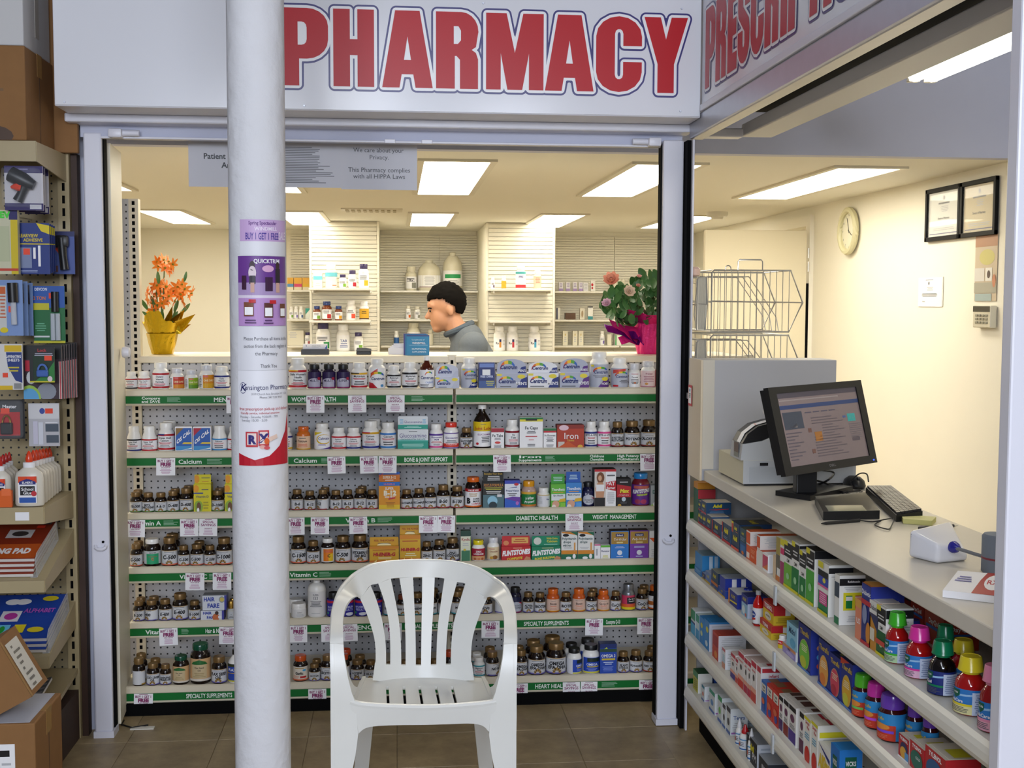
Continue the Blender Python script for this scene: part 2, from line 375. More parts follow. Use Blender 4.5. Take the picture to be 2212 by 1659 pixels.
for i in range(9): one('slat', lambda b: b.box(-.165 + i * .037, -.145 + i * .037, -.08, .08, -.014, -.008, mat('vent_dark', '#b3a98c', .5)), v)
sm = thing('smoke_alarm', 'round white smoke alarm on the ceiling above the wire baskets', 'smoke alarm', (2.04, 7.52, 2.08))
one('base', lambda b: b.lathe([(.0, -.03), (.06, -.03), (.068, -.02), (.068, 0), (0, 0)], M_lipw, 24), sm)
one('sensor_cap', lambda b: b.lathe([(.0, -.048), (.035, -.046), (.04, -.03), (0, -.03)], M_lipw, 20), sm)
# ---------------------------------------------------------------- sign boxes with lettering
def curve_fill(polys, offset):
    """2-D outline (outer + holes) -> filled triangles, grown by offset"""
    cu = bpy.data.curves.new('c', 'CURVE'); cu.dimensions = '2D'; cu.fill_mode = 'BOTH'; cu.offset = offset
    for p in polys:
        s = cu.splines.new('POLY'); s.points.add(len(p) - 1); s.use_cyclic_u = True
        for q, (x, y) in zip(s.points, p): q.co = (x, y, 0, 1)
    o = bpy.data.objects.new('c', cu); COL.objects.link(o); bpy.context.view_layer.update()
    me = bpy.data.meshes.new_from_object(o.evaluated_get(bpy.context.evaluated_depsgraph_get()))
    r = [(v.co.x, v.co.y) for v in me.vertices], [tuple(p.vertices) for p in me.polygons]
    bpy.data.objects.remove(o); bpy.data.curves.remove(cu); bpy.data.meshes.remove(me); return r
def rnd(x0, y0, x1, y1, r, n=5):
    o = []
    for cx, cy, a in ((x1 - r, y1 - r, 0), (x0 + r, y1 - r, 90), (x0 + r, y0 + r, 180), (x1 - r, y0 + r, 270)):
        for i in range(n + 1): t = math.radians(a + 90 * i / n); o.append((cx + r * math.cos(t), cy + r * math.sin(t)))
    return o
def arcp(cx, cy, rx, ry, a0, a1, n=8): return [(cx + rx * math.cos(math.radians(a0 + (a1 - a0) * i / n)), cy + ry * math.sin(math.radians(a0 + (a1 - a0) * i / n))) for i in range(n + 1)]
# heavy condensed capitals, height 1; (width, outlines)
GL = {
 'P': (.60, [[(0, 0), (.25, 0), (.25, .36), (.36, .36)] + arcp(.36, .60, .24, .24, -90, 0, 5) + arcp(.36, .78, .24, .22, 0, 90, 5) + [(0, 1)], [(.235, .51), (.30, .51)] + arcp(.30, .60, .075, .09, -90, 0, 3) + arcp(.30, .76, .075, .09, 0, 90, 3) + [(.235, .85)]]),
 'H': (.66, [[(0, 0), (.25, 0), (.25, .42), (.41, .42), (.41, 0), (.66, 0), (.66, 1), (.41, 1), (.41, .60), (.25, .60), (.25, 1), (0, 1)]]),
 'A': (.76, [[(0, 0), (.24, 0), (.275, .18), (.485, .18), (.52, 0), (.76, 0), (.56, 1), (.20, 1)], [(.305, .34), (.38, .76), (.455, .34)]]),
 'R': (.64, [[(0, 0), (.25, 0), (.25, .44), (.30, .44), (.36, .38), (.36, 0), (.60, 0), (.60, .38), (.57, .46), (.49, .51), (.57, .56)] + arcp(.36, .76, .245, .24, -20, 90, 6) + [(0, 1)], [(.235, .57), (.32, .57), (.375, .63), (.375, .77), (.33, .84), (.235, .84)]]),
 'M': (.92, [[(0, 0), (.21, 0), (.21, .62), (.35, 0), (.57, 0), (.71, .62), (.71, 0), (.92, 0), (.92, 1), (.61, 1), (.46, .42), (.31, 1), (0, 1)]]),
 'C': (.62, [arcp(.31, .74, .31, .26, 0, 180, 8) + arcp(.31, .26, .31, .26, 180, 360, 8) + [(.62, .38), (.385, .38), (.385, .24)] + arcp(.31, .22, .075, .08, 0, -180, 5) + [(.235, .78)] + arcp(.31, .78, .075, .08, 180, 0, 5) + [(.385, .63), (.62, .63)]]),
 'Y': (.70, [[(.225, 0), (.475, 0), (.475, .38), (.70, 1), (.455, 1), (.35, .66), (.245, 1), (0, 1), (.225, .38)]]),
 'E': (.50, [[(0, 0), (.50, 0), (.50, .18), (.25, .18), (.25, .42), (.46, .42), (.46, .59), (.25, .59), (.25, .82), (.49, .82), (.49, 1), (0, 1)]]),
 'S': (.60, [arcp(.30, .76, .30, .24, 0, 180, 8) + [(0, .64), (.03, .56), (.36, .36), (.37, .28)] + arcp(.30, .22, .07, .07, 0, -180, 4) + [(.23, .36), (0, .36), (0, .22)] + arcp(.30, .22, .30, .22, 180, 360, 8) + [(.60, .36), (.56, .46), (.24, .64), (.23, .74)] + arcp(.30, .78, .07, .07, 180, 0, 4) + [(.37, .66), (.60, .66)]]),
 'I': (.25, [[(0, 0), (.25, 0), (.25, 1), (0, 1)]]),
 'T': (.60, [[(.175, 0), (.425, 0), (.425, .81), (.60, .81), (.60, 1), (0, 1), (0, .81), (.175, .81)]]),
 'O': (.62, [rnd(0, 0, .62, 1, .27, 6), rnd(.235, .16, .385, .84, .07, 4)]),
 'N': (.66, [[(0, 0), (.21, 0), (.21, .50), (.43, 0), (.66, 0), (.66, 1), (.45, 1), (.45, .50), (.23, 1), (0, 1)]]),
}
M_red = mat('sign_red', '#bb0f1d', .35, spec=.3); M_navy = mat('sign_navy', '#2a2470', .3); M_wht = mat('sign_white', '#f0f0f2', .3)
_LG = {}
def big_letter(c):
    if c not in _LG: _LG[c] = curve_fill(GL[c][1], .016)
    return _LG[c]
def grown(poly, d, step):
    """filled area within distance d of a closed outline: list of polygons (marching squares, full cells merged by row)"""
    P = np.array(poly, float); Q = np.roll(P, -1, 0); lo = P.min(0) - d - 2 * step; hi = P.max(0) + d + 2 * step
    xs = np.arange(lo[0], hi[0], step); ys = np.arange(lo[1], hi[1], step); gx, gy = np.meshgrid(xs, ys); best = np.full(gx.shape, 1e9); ins = np.zeros(gx.shape, bool)
    for a, c in zip(P, Q):
        e = c - a; L2 = max((e ** 2).sum(), 1e-12); t = np.clip(((gx - a[0]) * e[0] + (gy - a[1]) * e[1]) / L2, 0, 1)
        best = np.minimum(best, np.hypot(gx - a[0] - t * e[0], gy - a[1] - t * e[1]))
        if abs(c[1] - a[1]) > 1e-12:
            cr = ((gy < a[1]) != (gy < c[1])) & (gx < a[0] + (gy - a[1]) * e[0] / e[1]); ins ^= cr
    F = np.where(ins, d + best, d - best); out = []
    for r in range(len(ys) - 1):
        run = None
        for q_ in range(len(xs) - 1):
            v = [F[r, q_], F[r, q_ + 1], F[r + 1, q_ + 1], F[r + 1, q_]]
            if min(v) >= 0:
                if run is None: run = q_
                continue
            if run is not None: out.append([(xs[run], ys[r]), (xs[q_], ys[r]), (xs[q_], ys[r + 1]), (xs[run], ys[r + 1])]); run = None
            if max(v) <= 0: continue
            c4 = [(xs[q_], ys[r]), (xs[q_ + 1], ys[r]), (xs[q_ + 1], ys[r + 1]), (xs[q_], ys[r + 1])]; pg = []
            for k in range(4):
                a, b_, fa, fb = c4[k], c4[(k + 1) % 4], v[k], v[(k + 1) % 4]
                if fa >= 0: pg.append(a)
                if (fa >= 0) != (fb >= 0): t = fa / (fa - fb); pg.append((a[0] + (b_[0] - a[0]) * t, a[1] + (b_[1] - a[1]) * t))
            if len(pg) > 2: out.append(pg)
    return out
def sign_word(parent, word, spans, z0, z1, tr, part='letter', white=.0125, navy=.0185):
    """spans: [(x0,x1)] of every letter along the sign; tr maps (u along, z up, offset) to local"""
    H = z1 - z0
    for n_, (c, (u0, u1)) in enumerate(zip(word, spans)):
        w = GL[c][0]; kx = (u1 - u0) / w; b = MB(); st = .0003 * (n_ % 2)
        outer = [(u0 + x * kx, z0 + y * H) for x, y in GL[c][1][0]]
        for k, (d_, m) in enumerate(((navy, M_navy), (white, M_wht))):
            for pg in grown(outer, d_, .004): b.add([tr(x, y, .0010 * (k + 1) + st) for x, y in pg], [tuple(range(len(pg)))], m)
        vs, fs = big_letter(c); b.add([tr(u0 + x * kx, z0 + y * H, .003 + st) for x, y in vs], fs, M_red)
        b.build(part, parent, False)
sg = thing('pharmacy_sign', 'white box sign with big red PHARMACY letters above the window', 'sign', (0, 3.9, 2.108))
one('cabinet', lambda b: b.bbox(-1.062, .998, 0.004, .155, 0, .75, M_post, .004), sg)
one('face_panel', lambda b: b.box(-1.058, .994, 0, .004, .004, .746, M_sign), sg)
for x, z in ((-1.03, .012), (-.29, .014), (.28, .35), (.93, .02), (.93, .35)): 
    b = MB(); b.lathe([(.004, 0), (.003, .003), (0, .003)], M_alu, 8); s = b.build('screw', sg); s.location = (x, 0, z); s.rotation_euler = (PI / 2, 0, 0)
def spx(l, r, y): return (at(l, y, Y=3.9).x, at(r, y, Y=3.9).x)
SP = [spx(558, 705, 100), spx(724, 804, 100), spx(826, 932, 100), spx(938, 1038, 100), spx(1050, 1170, 100), spx(1180, 1280, 100), spx(1290, 1384, 100), spx(1392, 1482, 110)]
SP = [spx(598, 706, 100), spx(722, 806, 100), spx(828, 932, 100), spx(944, 1036, 100), spx(1052, 1172, 100), spx(1180, 1280, 100), spx(1290, 1384, 100), spx(1394, 1482, 110)]
sign_word(sg, 'PHARMACY', SP, 2.189 - 2.108, 2.424 - 2.108, lambda x, z, o: (x, -o, z))
s2 = thing('prescription_sign', 'white box sign with red PRESCRIPTIONS letters over the counter opening', 'sign', (1.0, 3.9, 2.132))
one('cabinet', lambda b: b.bbox(.004, .13, -2.02, -.002, 0, .73, M_post, .004), s2)
one('face_panel', lambda b: b.box(0, .004, -2.015, -.004, .004, .726, M_sign), s2)
one('edge_trim', lambda b: b.bbox(-.006, .012, -2.02, -.002, -.004, .018, M_post, .003), s2)
pitch = .128; word = 'PRESCRIPTIONS'; u = .055; spans = []
for c in word:
    w = .115 * GL[c][0] / .62; spans.append((u, u + w)); u += w + .016
sign_word(s2, word, spans, .062, .305, lambda x, z, o: (-o, -x, z))
# channel, shutter slot and beam below the side sign
struct(one('trim_6', lambda b: b.bbox(1.0, 1.05, 1.87, 4.06, 2.058, 2.128, M_alu, .006)))
struct(one('trim_7', lambda b: b.box(1.05, 1.34, 1.88, 4.12, 2.165, 2.18, M_blackgap)))  # black sheet standing in for the dark void above the slot
struct(one('trim_8', lambda b: b.bbox(1.20, 1.31, 1.88, 4.12, 2.078, 2.122, mat('grey_track', '#c3c4cc', .4), .004)))
struct(one('trim_9', lambda b: b.bbox(1.06, 1.19, 4.06, 4.12, 2.07, 2.10, M_post, .004)))
# tube light in the counter opening
tf = thing('tube_light', 'bare fluorescent tube light hanging above the checkout counter', 'ceiling light', (1.62, 2.98, 2.205))
M_tube = bpy.data.materials.new('lit_tube'); M_tube.use_nodes = True
_n = M_tube.node_tree.nodes; _e = _n.new('ShaderNodeEmission'); _e.inputs[0].default_value = (1, .93, .78, 1); _e.inputs[1].default_value = 15
M_tube.node_tree.links.new(_e.outputs[0], _n['Material Output'].inputs[0])
one('housing', lambda b: b.bbox(-.055, .055, -.66, .66, .03, .075, M_lipw, .006), tf)
for x in (-.028, .028):
    one('tube', lambda b: b.tube([(x, -.62, 0), (x, .62, 0)], .023, M_tube, 12), tf)
    for y in (-.63, .63): one('socket', lambda b: b.bbox(x - .018, x + .018, y - .012, y + .012, -.022, .03, M_lipw, .003), tf)
# ---------------------------------------------------------------- vitamin gondola
gd = thing('gondola_shelving', 'double-bay cream pegboard shelving with green strips full of vitamins', 'shelving', (0, 0, 0))
YB = 4.73; YL = 4.50; YBASE = 4.36
SHELF_Z = [(at(400, a, Y=YL if i < 5 else YBASE).z + at(1300, c, Y=YL if i < 5 else YBASE).z) / 2 for i, (a, c) in enumerate(((843, 839), (977, 968), (1108, 1097), (1227, 1208), (1345, 1322), (1482, 1459)))]
XU = [-1.0, .218, 1.42]
def upright(x, z1, ):
    def f(b):
        b.box(x - .018, x + .018, YB - .012, YB + .03, 0, z1, M_metal)
        n = int(z1 / .0254)
        for i in range(n): b.box(x - .0055, x + .0055, YB - .0125, YB - .0118, .012 + i * .0254, .012 + i * .0254 + .015, M_blackgap)
    return one('upright', f, gd)
upright(XU[0], 1.89); upright(XU[1], 1.292); upright(XU[2], 1.292)
one('end_board', lambda b: b.box(-1.045, -1.019, YB - .004, YB + .02, 0, 1.89, M_peg), gd)
for a, c in ((XU[0], XU[1]), (XU[1], XU[2])):
    one('pegboard_panel', lambda b: b.box(a + .019, c - .019, YB, YB + .02, .002, 1.262, M_peg), gd)
    one('top_cap', lambda b: b.bbox(a + .012, c - .012, YB - .022, YB + .05, 1.262, 1.288, M_metal, .003), gd)
    one('kick_plate', lambda b: b.box(a + .004, c - .004, 4.345, YB - .001, 0, SHELF_Z[5] - .058, M_blackgap), gd)
SHELVES = {}
for r, z in enumerate(SHELF_Z):
    yl = YBASE if r == 5 else YL
    for k, (a, c) in enumerate(((-.996, XU[1] - .006), (XU[1] + .004, XU[2] - .006))):
        def f(b):
            b.box(a, c, yl + .004, YB - .013, z - .02, z, M_metal)
            b.prism([(yl, z + .001), (yl + .006, z + .004), (yl + .006, z - .055), (yl - .002, z - .057), (yl - .004, z - .054), (yl + .001, z - .050), (yl + .001, z - .022), (yl - .003, z - .020), (yl - .003, z - .002)], a, c, M_metal, 'x')
        sh = one('shelf', f, gd); SHELVES[(r, k)] = sh
        one('green_strip', lambda b: b.box(a + .002, c - .002, yl - .001, yl + .0008, z - .0495, z - .0225, M_green), sh)
def strip_text(r, x0, x1, lines, fine=None):
    k = 0 if x1 < 985 else 1; yl = YBASE if r == 5 else YL; b = MB(); z = SHELF_Z[r]
    X0, X1 = at(x0, 980, Y=yl).x, at(x1, 980, Y=yl).x
    m = mat('strip_lettering', '#e9efe6', .5)
    n = len(lines)
    for i, s in enumerate(lines):
        h = (.0165 if n == 1 else .0100); zz = z - .0225 - .0215 if n == 1 else z - .0225 - .0115 - i * .0125
        put_text(b, s, (X0 + X1) / 2, zz, h, m, y=yl - .0016, bold=.03, w=X1 - X0)
    if fine:
        F0, F1 = at(fine[0], 980, Y=yl).x, at(fine[1], 980, Y=yl).x
        put_lines(b, F0, F1, z - .045, z - .026, 4, mat('strip_fine', '#8fb89a', .6), y=yl - .0015)
    b.build('strip_lettering', SHELVES[(r, k)], False)
for a in ((0, 308, 348, ['Compare', 'and SAVE'], (363, 393)), (0, 463, 492, ['MEN']), (0, 631, 727, ["WOMEN'S HEALTH"], (889, 918)), (1, 385, 436, ['Calcium'], (447, 480)), (1, 634, 685, ['Calcium'], (694, 712)), (1, 873, 967, ['BONE & JOINT SUPPORT']),
          (1, 1120, 1170, ['Iron', 'Supplements'], (1178, 1203)), (1, 1274, 1305, ['Childrens', 'Chewables']), (1, 1333, 1380, ['High Potency', 'Multivitamin']), (2, 285, 345, ['Vitamin A'], (351, 383)), (2, 746, 810, ['Vitamin B'], (815, 848)), (2, 1115, 1206, ['DIABETIC HEALTH']), (2, 1281, 1376, ['WEIGHT  MANAGEMENT']),
          (3, 384, 444, ['Vitamin C'], (448, 460)), (3, 624, 684, ['Vitamin C'], (688, 714)), (4, 308, 368, ['Vitamin E'], (386, 404)), (4, 438, 478, ['Hair & Nails']), (4, 745, 812, ['ESSENCE']), (4, 873, 978, ['HERBAL SUPPLEMENTS']), (4, 1133, 1231, ['SPECIALTY SUPPLEMENTS']), (4, 1312, 1343, ['Coenzyme Q-10']),
          (5, 394, 495, ['SPECIALTY SUPPLEMENTS']), (5, 1158, 1232, ['HEART HEALTH'], (1304, 1342))):
    strip_text(*a)
# paper shelf talkers
M_purp = mat('talker_ink', '#86235e', .6)
TG = {0: [(489, 528, 0), (662, 701, 0), (752, 791, 1), (834, 874, 1)], 1: [(338, 379, 0), (707, 746, 0), (777, 816, 0), (818, 857, 0), (1065, 1103, 0), (1382, 1420, 0)],
      2: [(272, 314, 0), (389, 429, 0), (431, 470, 1), (620, 658, 0), (671.5, 711, 0), (754, 793, 0), (905, 944.5, 0), (945, 983, 0), (1221, 1259, 1)], 3: [(401, 442, 0), (460, 500, 0)],
      4: [(344, 384, 0), (474, 513, 0), (626, 664, 0), (694, 734, 1), (735, 772, 1), (830, 868, 0), (978, 1015, 0), (1040, 1079, 0), (1264, 1302, 0), (1376, 1414, 0)], 5: [(290, 331, 0), (666, 705, 0), (1102, 1140, 0), (1215, 1252, 1), (1254, 1290, 1), (1380, 1418, 0)]}
NEAR = {0: ['strip edge behind the column', 'WOMEN strip', 'plain strip right of the WOMEN strip', 'plain strip under the brown syrup bottle'], 1: ['Calcium strip by the door', 'strip below the white citrate bottles', 'strip left of the BONE label', 'strip touching the BONE label', 'iron strip', 'multivitamin strip end'],
        2: ['Vitamin A strip end', 'strip below the yellow vitamin D boxes', 'strip right of Vitamin A', 'strip beside the column edge', 'strip left of Vitamin B', 'Vitamin B words', 'bay joint', 'bay joint edge', 'strip between DIABETIC and WEIGHT words'], 3: ['Vitamin C words under the C-500 bottles', 'strip under the C-1000 bottle'],
        4: ['Vitamin E words', 'Hair strip', 'strip under the white jar', 'strip under the lotion bottle', 'strip beside the chair arm', 'strip seen through the chair slats', 'herbal strip end', 'strip seen through the chair arm', 'strip under the orange biotin bottles', 'coenzyme strip end'], 5: ['lowest strip by the door', 'lowest strip under the garlic bottle', 'lowest strip beside the chair arm', 'HEART strip', 'strip right of the HEART words', 'lowest strip end by the post']}
rt = random.Random(3)
for r, L in TG.items():
    yl = YBASE if r == 5 else YL
    for i, (x0, x1, kind) in enumerate(L):
        y = 985 + (r - 1) * 125; X0, X1 = at(x0, y, Y=yl).x, at(x1, y, Y=yl).x; xc = (X0 + X1) / 2; w = X1 - X0; h = .0645
        t = thing('price_talker', ('white special savings card' if kind else 'white buy one get one free card') + ' on the ' + NEAR[r][i], 'price card', (xc, yl - .0055 - (.001 if kind else 0), SHELF_Z[r] - .0215), group='paper price cards clipped along the green strips')
        t.rotation_euler = (-.04, rt.uniform(-.03, .03), 0)
        one('card', lambda b: b.box(-w / 2, w / 2, -.0004, .0004, -h, 0, M_white), t)
        b = MB(); hw = w / 2
        P = [('l', -.55, .55, .93, .985, 1, M_purp)]
        if kind: P += [('t', 'SPECIAL', 0, .76, .13, M_purp, .82), ('t', 'SAVINGS', 0, .58, .155, M_purp, .82)]
        else: P += [('t', 'BUY 1 GET 1', 0, .77, .135, M_purp, .86, .04), ('t', 'FREE', 0, .53, .21, M_purp, .86, .06)]
        P += [('t', 'SALE 2/$9.98' if not kind else 'SALE $4.79', 0, .42, .065, M_purp, .6), ('l', -.62, .62, .08, .38, 5, mat('talker_fine', '#c195b2', .6))]
        prints(b, P, hw, -h, 0, y=-.0005); b.build('lettering', t, False)
# ---------------------------------------------------------------- bottle and carton builders
M_amber = mat('dark_amber_glass', '#170c08', .12, spec=.6)
M_gold = mat('bronze_cap', '#7d6037', .35, metal=.35)
M_wplast = mat('white_bottle_plastic', '#efede8', .28)
M_silverlab = mat('silver_white_label', '#d2d3d6', .4)
M_foil = mat('foil_sealed_cap', '#d6d6da', .25, var=.25, vscale=160)
INK = C('#15151a'); WH = C('#f2f1f2'); RD_ = C('#c01f2c'); NV = C('#1f2a7a'); GR = C('#5b5b60'); GD = C('#b28a3c'); GD2 = C('#5d4317')
LG = C('#b9babd')
def profile(kind, r, h, cap):
    """body outline and cap outline of a container, base at z=0"""
    hc = h * cap
    if kind == 'syrup':
        n = r * .36; b = [(r * .86, 0), (r, .006), (r, h * .60), (r * .93, h * .66), (r * .62, h * .76), (n, h * .84), (n, h - hc)]
        c = [(n * 1.35, h - hc - .002), (n * 1.35, h - .002), (n * 1.2, h)]
    elif kind == 'lotion':
        n = r * .34; b = [(r * .9, 0), (r, .006), (r, h * .74), (r * .95, h * .82), (r * .75, h * .89), (n * 1.05, h * .93), (n, h - hc)]
        c = [(n * 1.15, h - hc - .002), (n * 1.15, h - .002), (n, h)]
    elif kind == 'jar':
        b = [(r * .92, 0), (r, .006), (r * .98, h - hc - .003), (r * .95, h - hc)]
        c = [(r * 1.0, h - hc), (r * 1.01, h - .008), (r * .93, h)]
    elif kind == 'vial':
        n = r * .8; b = [(r * .9, 0), (r, .004), (r, h * .52), (n, h * .56), (n, h - hc)]
        c = [(n * 1.02, h - hc), (n * 1.0, h - .004), (n * .85, h)]
    elif kind == 'taper':
        n = r * .72; b = [(r * .9, 0), (r, .005), (r, h * .52), (r * .96, h * .58), (n * 1.02, h - hc - .004), (n, h - hc)]
        c = [(n * 1.04, h - hc), (n * 1.04, h - .004), (n * .92, h)]
    elif kind == 'jug':
        n = r * .28; b = [(r * .9, 0), (r, .012), (r, h * .62), (r * .9, h * .74), (r * .5, h * .9), (n, h - hc)]
        c = [(n * 1.3, h - hc), (n * 1.3, h - .004), (n, h)]
    else:  # pill bottle: straight body, round shoulder, wide neck
        n = r * .70; s0 = h - hc - .20 * min(h, r * 3.2)
        b = [(r * .90, 0), (r * .97, .002), (r, .006), (r, s0), (r * .97, s0 + .25 * (h - hc - s0)), (r * .88, s0 + .55 * (h - hc - s0)), (n * 1.02, s0 + .85 * (h - hc - s0)), (n, h - hc - .001)]
        c = [(n * 1.10, h - hc - .001), (n * 1.12, h - hc + .003), (n * 1.12, h - .003), (n * 1.04, h), (n * .9, h - .0005)]
    return b, c
def bottle(name, label, cat, loc, r, h, kind='pill', body=None, cap=None, caph=.2, lab=None, P=(), rz=0, turn=0, group=None, sx=1, sy=1, capgrip=False):
    """body, cap, wrapped label with print; lab = (z0 frac, z1 frac, material) or None"""
    t = thing(name, label, cat, loc, rz, group)
    bp, cp = profile(kind, r, h, caph)
    bo = one('body', lambda b: b.lathe(bp, body or M_wplast, 20), t)
    one('cap', lambda b: b.lathe(cp, cap or M_wplast, 18), t)
    if lab:
        z0, z1 = h * lab[0], h * lab[1]; R = r + .0006
        la = one('label', lambda b: b.lathe([(R, z0), (R, z1)], lab[2], 24, caps=False), t)
        if P:
            b = MB(); prints(b, P, r * 1.18, z0, z1, wrap=R + .0003); p = b.build('label_print', la, False)
            p.rotation_euler = (0, 0, turn)
    return t
def carton(name, label, cat, loc, w, h, d, mats, P=(), side=(), top=(), header=None, rz=0, group=None, upper=None):
    """printed cardboard box, front on local -Y at y=0, centred on x; header = (height, 'arch'|'rect', half-width frac, mat, prints)"""
    t = thing(name, label, cat, loc, rz, group); base = mats if not isinstance(mats, dict) else mats.get('all', WH); faces = mats if isinstance(mats, dict) else None
    def f(b):
        b.box(-w / 2, w / 2, 0, d, 0, h, base, faces)
        b.box(-w / 2 + .0015, w / 2 - .0015, d * .12, d * .985, h, h + .0006, faces.get('+z', base) if faces else base)   # tucked lid flap
    bo = one('carton', f, t)
    if P: b = MB(); prints(b, P, w / 2, 0, h, y=-.0002); b.build('front_print', bo, False)
    if side:
        b = MB(); prints(b, side, d / 2, 0, h, tr=lambda a, c, o=0: (w / 2 + .0002 + o, d / 2 + a, c)); b.build('side_print', bo, False)
    if top:
        b = MB(); prints(b, top, w / 2, 0, d, tr=lambda a, c, o=0: (a, c, h + .0008 + o)); b.build('top_print', bo, False)
    if header:
        hh, shp, hf, hm, HP = header; X = w / 2 * hf
        if shp == 'arch': poly = [(-X, 0), (X, 0), (X, hh * .55)] + [(X * math.cos(a) * .98, hh * .55 + hh * .45 * math.sin(a)) for a in [PI * k / 12 for k in range(1, 12)]] + [(-X, hh * .35)]
        else: poly = [(-X, 0), (X, 0), (X, hh * .92), (X * .95, hh), (-X * .95, hh), (-X, hh * .92)]
        hp = MB(); hp.prism([(x, h + z) for x, z in poly], d * .30, d * .30 + .0015, hm); hd = hp.build('header_panel', t)
        if HP: b = MB(); prints(b, HP, X, h, h + hh, y=d * .30 - .0003); b.build('header_print', hd, False)
    return t
SHN = ['top vitamin shelf', 'second vitamin shelf', 'third vitamin shelf', 'fourth vitamin shelf', 'fifth vitamin shelf', 'lowest vitamin shelf']
BASEY = [(843, 838), (977, 967), (1108, 1096), (1227, 1207), (1345, 1321), (1482, 1458)]
def place(r, x0, x1, ytop, dy=0):
    yl = (YBASE if r == 5 else YL) + .013; z = SHELF_Z[r] + .0006
    yb = 1482 if r == 5 else 900
    a = at(x0, ytop + 20, Y=yl); c = at(x1, ytop + 20, Y=yl); w = c.x - a.x
    return (a.x + c.x) / 2, yl, z, w
def named(d, r):
    for t in (' on the ' + SHN[r], ', ' + SHN[r].replace(' vitamin', ''), ''):
        if len((d + t).split()) <= 15: return d + t
    return ' '.join(d.split()[:15])
def WB(r, x0, x1, yt, desc, kind='pill', behind=None, **kw):
    """bottle on vitamin shelf r between picture columns x0..x1 with its top at row yt"""
    xc, yl, z, w = place(r, x0, x1, yt); rad = w / 2 * .965; yc = yl + rad
    xc = at((x0 + x1) / 2, yt + 20, Y=yc).x
    top = at((x0 + x1) / 2, yt, Y=yc).z; h = top - z
    lb = named(desc, r)
    kw.setdefault('turn', random.uniform(-.12, .12))
    bottle('vitamin_bottle', lb, 'bottle', (xc, yc, z), rad, h, kind, group='bottles on the ' + SHN[r], **kw)
    if behind is not None:
        yc2 = yc + rad * 2 + .012; off = (x1 - x0) * (.18 if behind > 0 else -.18); xb = at((x0 + x1) / 2 + off, yt, Y=yc2).x
        bottle('vitamin_bottle', named('matching bottle behind the ' + desc, r), 'bottle', (xb, yc2, z), rad, h, kind, group='bottles on the ' + SHN[r], **kw)
def WC(r, x0, x1, yt, desc, mats, P=(), d=.045, header=None, **kw):
    xc, yl, z, w = place(r, x0, x1, yt); top = at((x0 + x1) / 2, yt, Y=yl).z; h = top - z
    if header:
        hy, shp, hf, hm, HP = header; zz = at((x0 + x1) / 2, hy, Y=yl + d * .3).z; header = (zz - z - h, shp, hf, hm, HP)
    carton('vitamin_carton', named(desc, r), 'box', (xc, yl, z), w * .985, h, d, mats, P, header=header, group='boxes on the ' + SHN[r], **kw)
# ---- recurring looks
def white(bt, bb, lines, band2=None, cap=None, body=None, tcol=INK, z=(.06, .62), **kw):
    P = [('r', -1.5, 1.5, .87, 1, bt), ('r', -1.5, 1.5, 0, .12, bb)]
    if band2: P.append(('r', -1.5, 0, .93, 1, band2))
    zz = .70
    for s in lines: P.append(('t', s, 0, zz, .12 if len(lines) > 1 else .14, tcol, .92)); zz -= .17
    P += [('l', -.75, .75, zz - .02, zz + .12, 2, RD_), ('l', -.6, .6, .15, max(.2, zz - .06), 2, GR)]
    return dict(lab=(z[0], z[1], WH), P=P, cap=cap, body=body, caph=.2, **kw)
def dark(lines, bb=C('#c9503f'), th=.21, cap=None, z=(.05, .56), body=None, **kw):
    P = [('r', -1.5, 1.5, .965, 1, GD), ('l', -.8, .8, .86, .93, 1, GR), ('r', -1.5, 1.5, 0, .09, bb)]
    th *= 1.3; zz = .56 if len(lines) == 1 else .66
    for s in lines: P.append(('t', s, 0, zz - th * .5, th, INK, 1.0, .04, .12)); zz -= th * 1.12
    P += [('l', -.5, .5, .74, .80, 1, GR), ('lotus', 0, .06, .55, GD, GD2)]
    return dict(lab=(z[0], z[1], M_silverlab), P=P, cap=cap or M_gold, body=body or M_amber, caph=.20, **kw)
# ---- row 0
R0 = C('#b3202a')
WB(0, 271, 297, 803, 'small white bottle with black banded label, first from the cream door', **white(R0, INK, ['Multivitamin', 'Formula']))
WB(0, 298, 325, 802, 'small white bottle with thin red bands, second from the cream door', **white(R0, R0, ['Daily Vitamin', 'with Iron']))
WB(0, 329, 365.5, 783, 'tall white bottle reading Dietary Vitamin Formula', **white(R0, R0, ['Dietary', 'Vitamin', 'Formula']))
for x0, x1, yt, col, d in ((367, 398, 795, ('#c8402c', '#d98a2b'), 'red and orange'), (399, 428, 799, ('#8fae1c', '#5f8f1e'), 'lime green'), (430, 462, 788, ('#d98a17', '#d9a520'), 'orange')):
    WB(0, x0, x1, yt, 'foil-capped white bottle with %s label' % d, cap=M_foil, lab=(.06, .6, WH), caph=.22, P=[('r', -.35, 1.3, 0, 1, C(col[0])), ('r', -.35, 1.3, 0, .35, C(col[1])), ('r', -.3, .3, .82, .95, C('#d76b6b')), ('t', 'ONE DAILY', .45, .5, .16, C('#f3e7b8'), .7), ('l', -.95, -.5, .1, .9, 7, GR)])
WB(0, 462.5, 496, 792, 'white bottle reading Daily Vitamin with blue bands', **white(NV, NV, ['Daily', 'Vitamin']))
WB(0, 623.5, 662.5, 773.5, "large white bottle reading Daily Women's Health Formula", **white(RD_, RD_, ["Daily Women's", 'Health', 'Formula'], band2=C('#e8b429')))
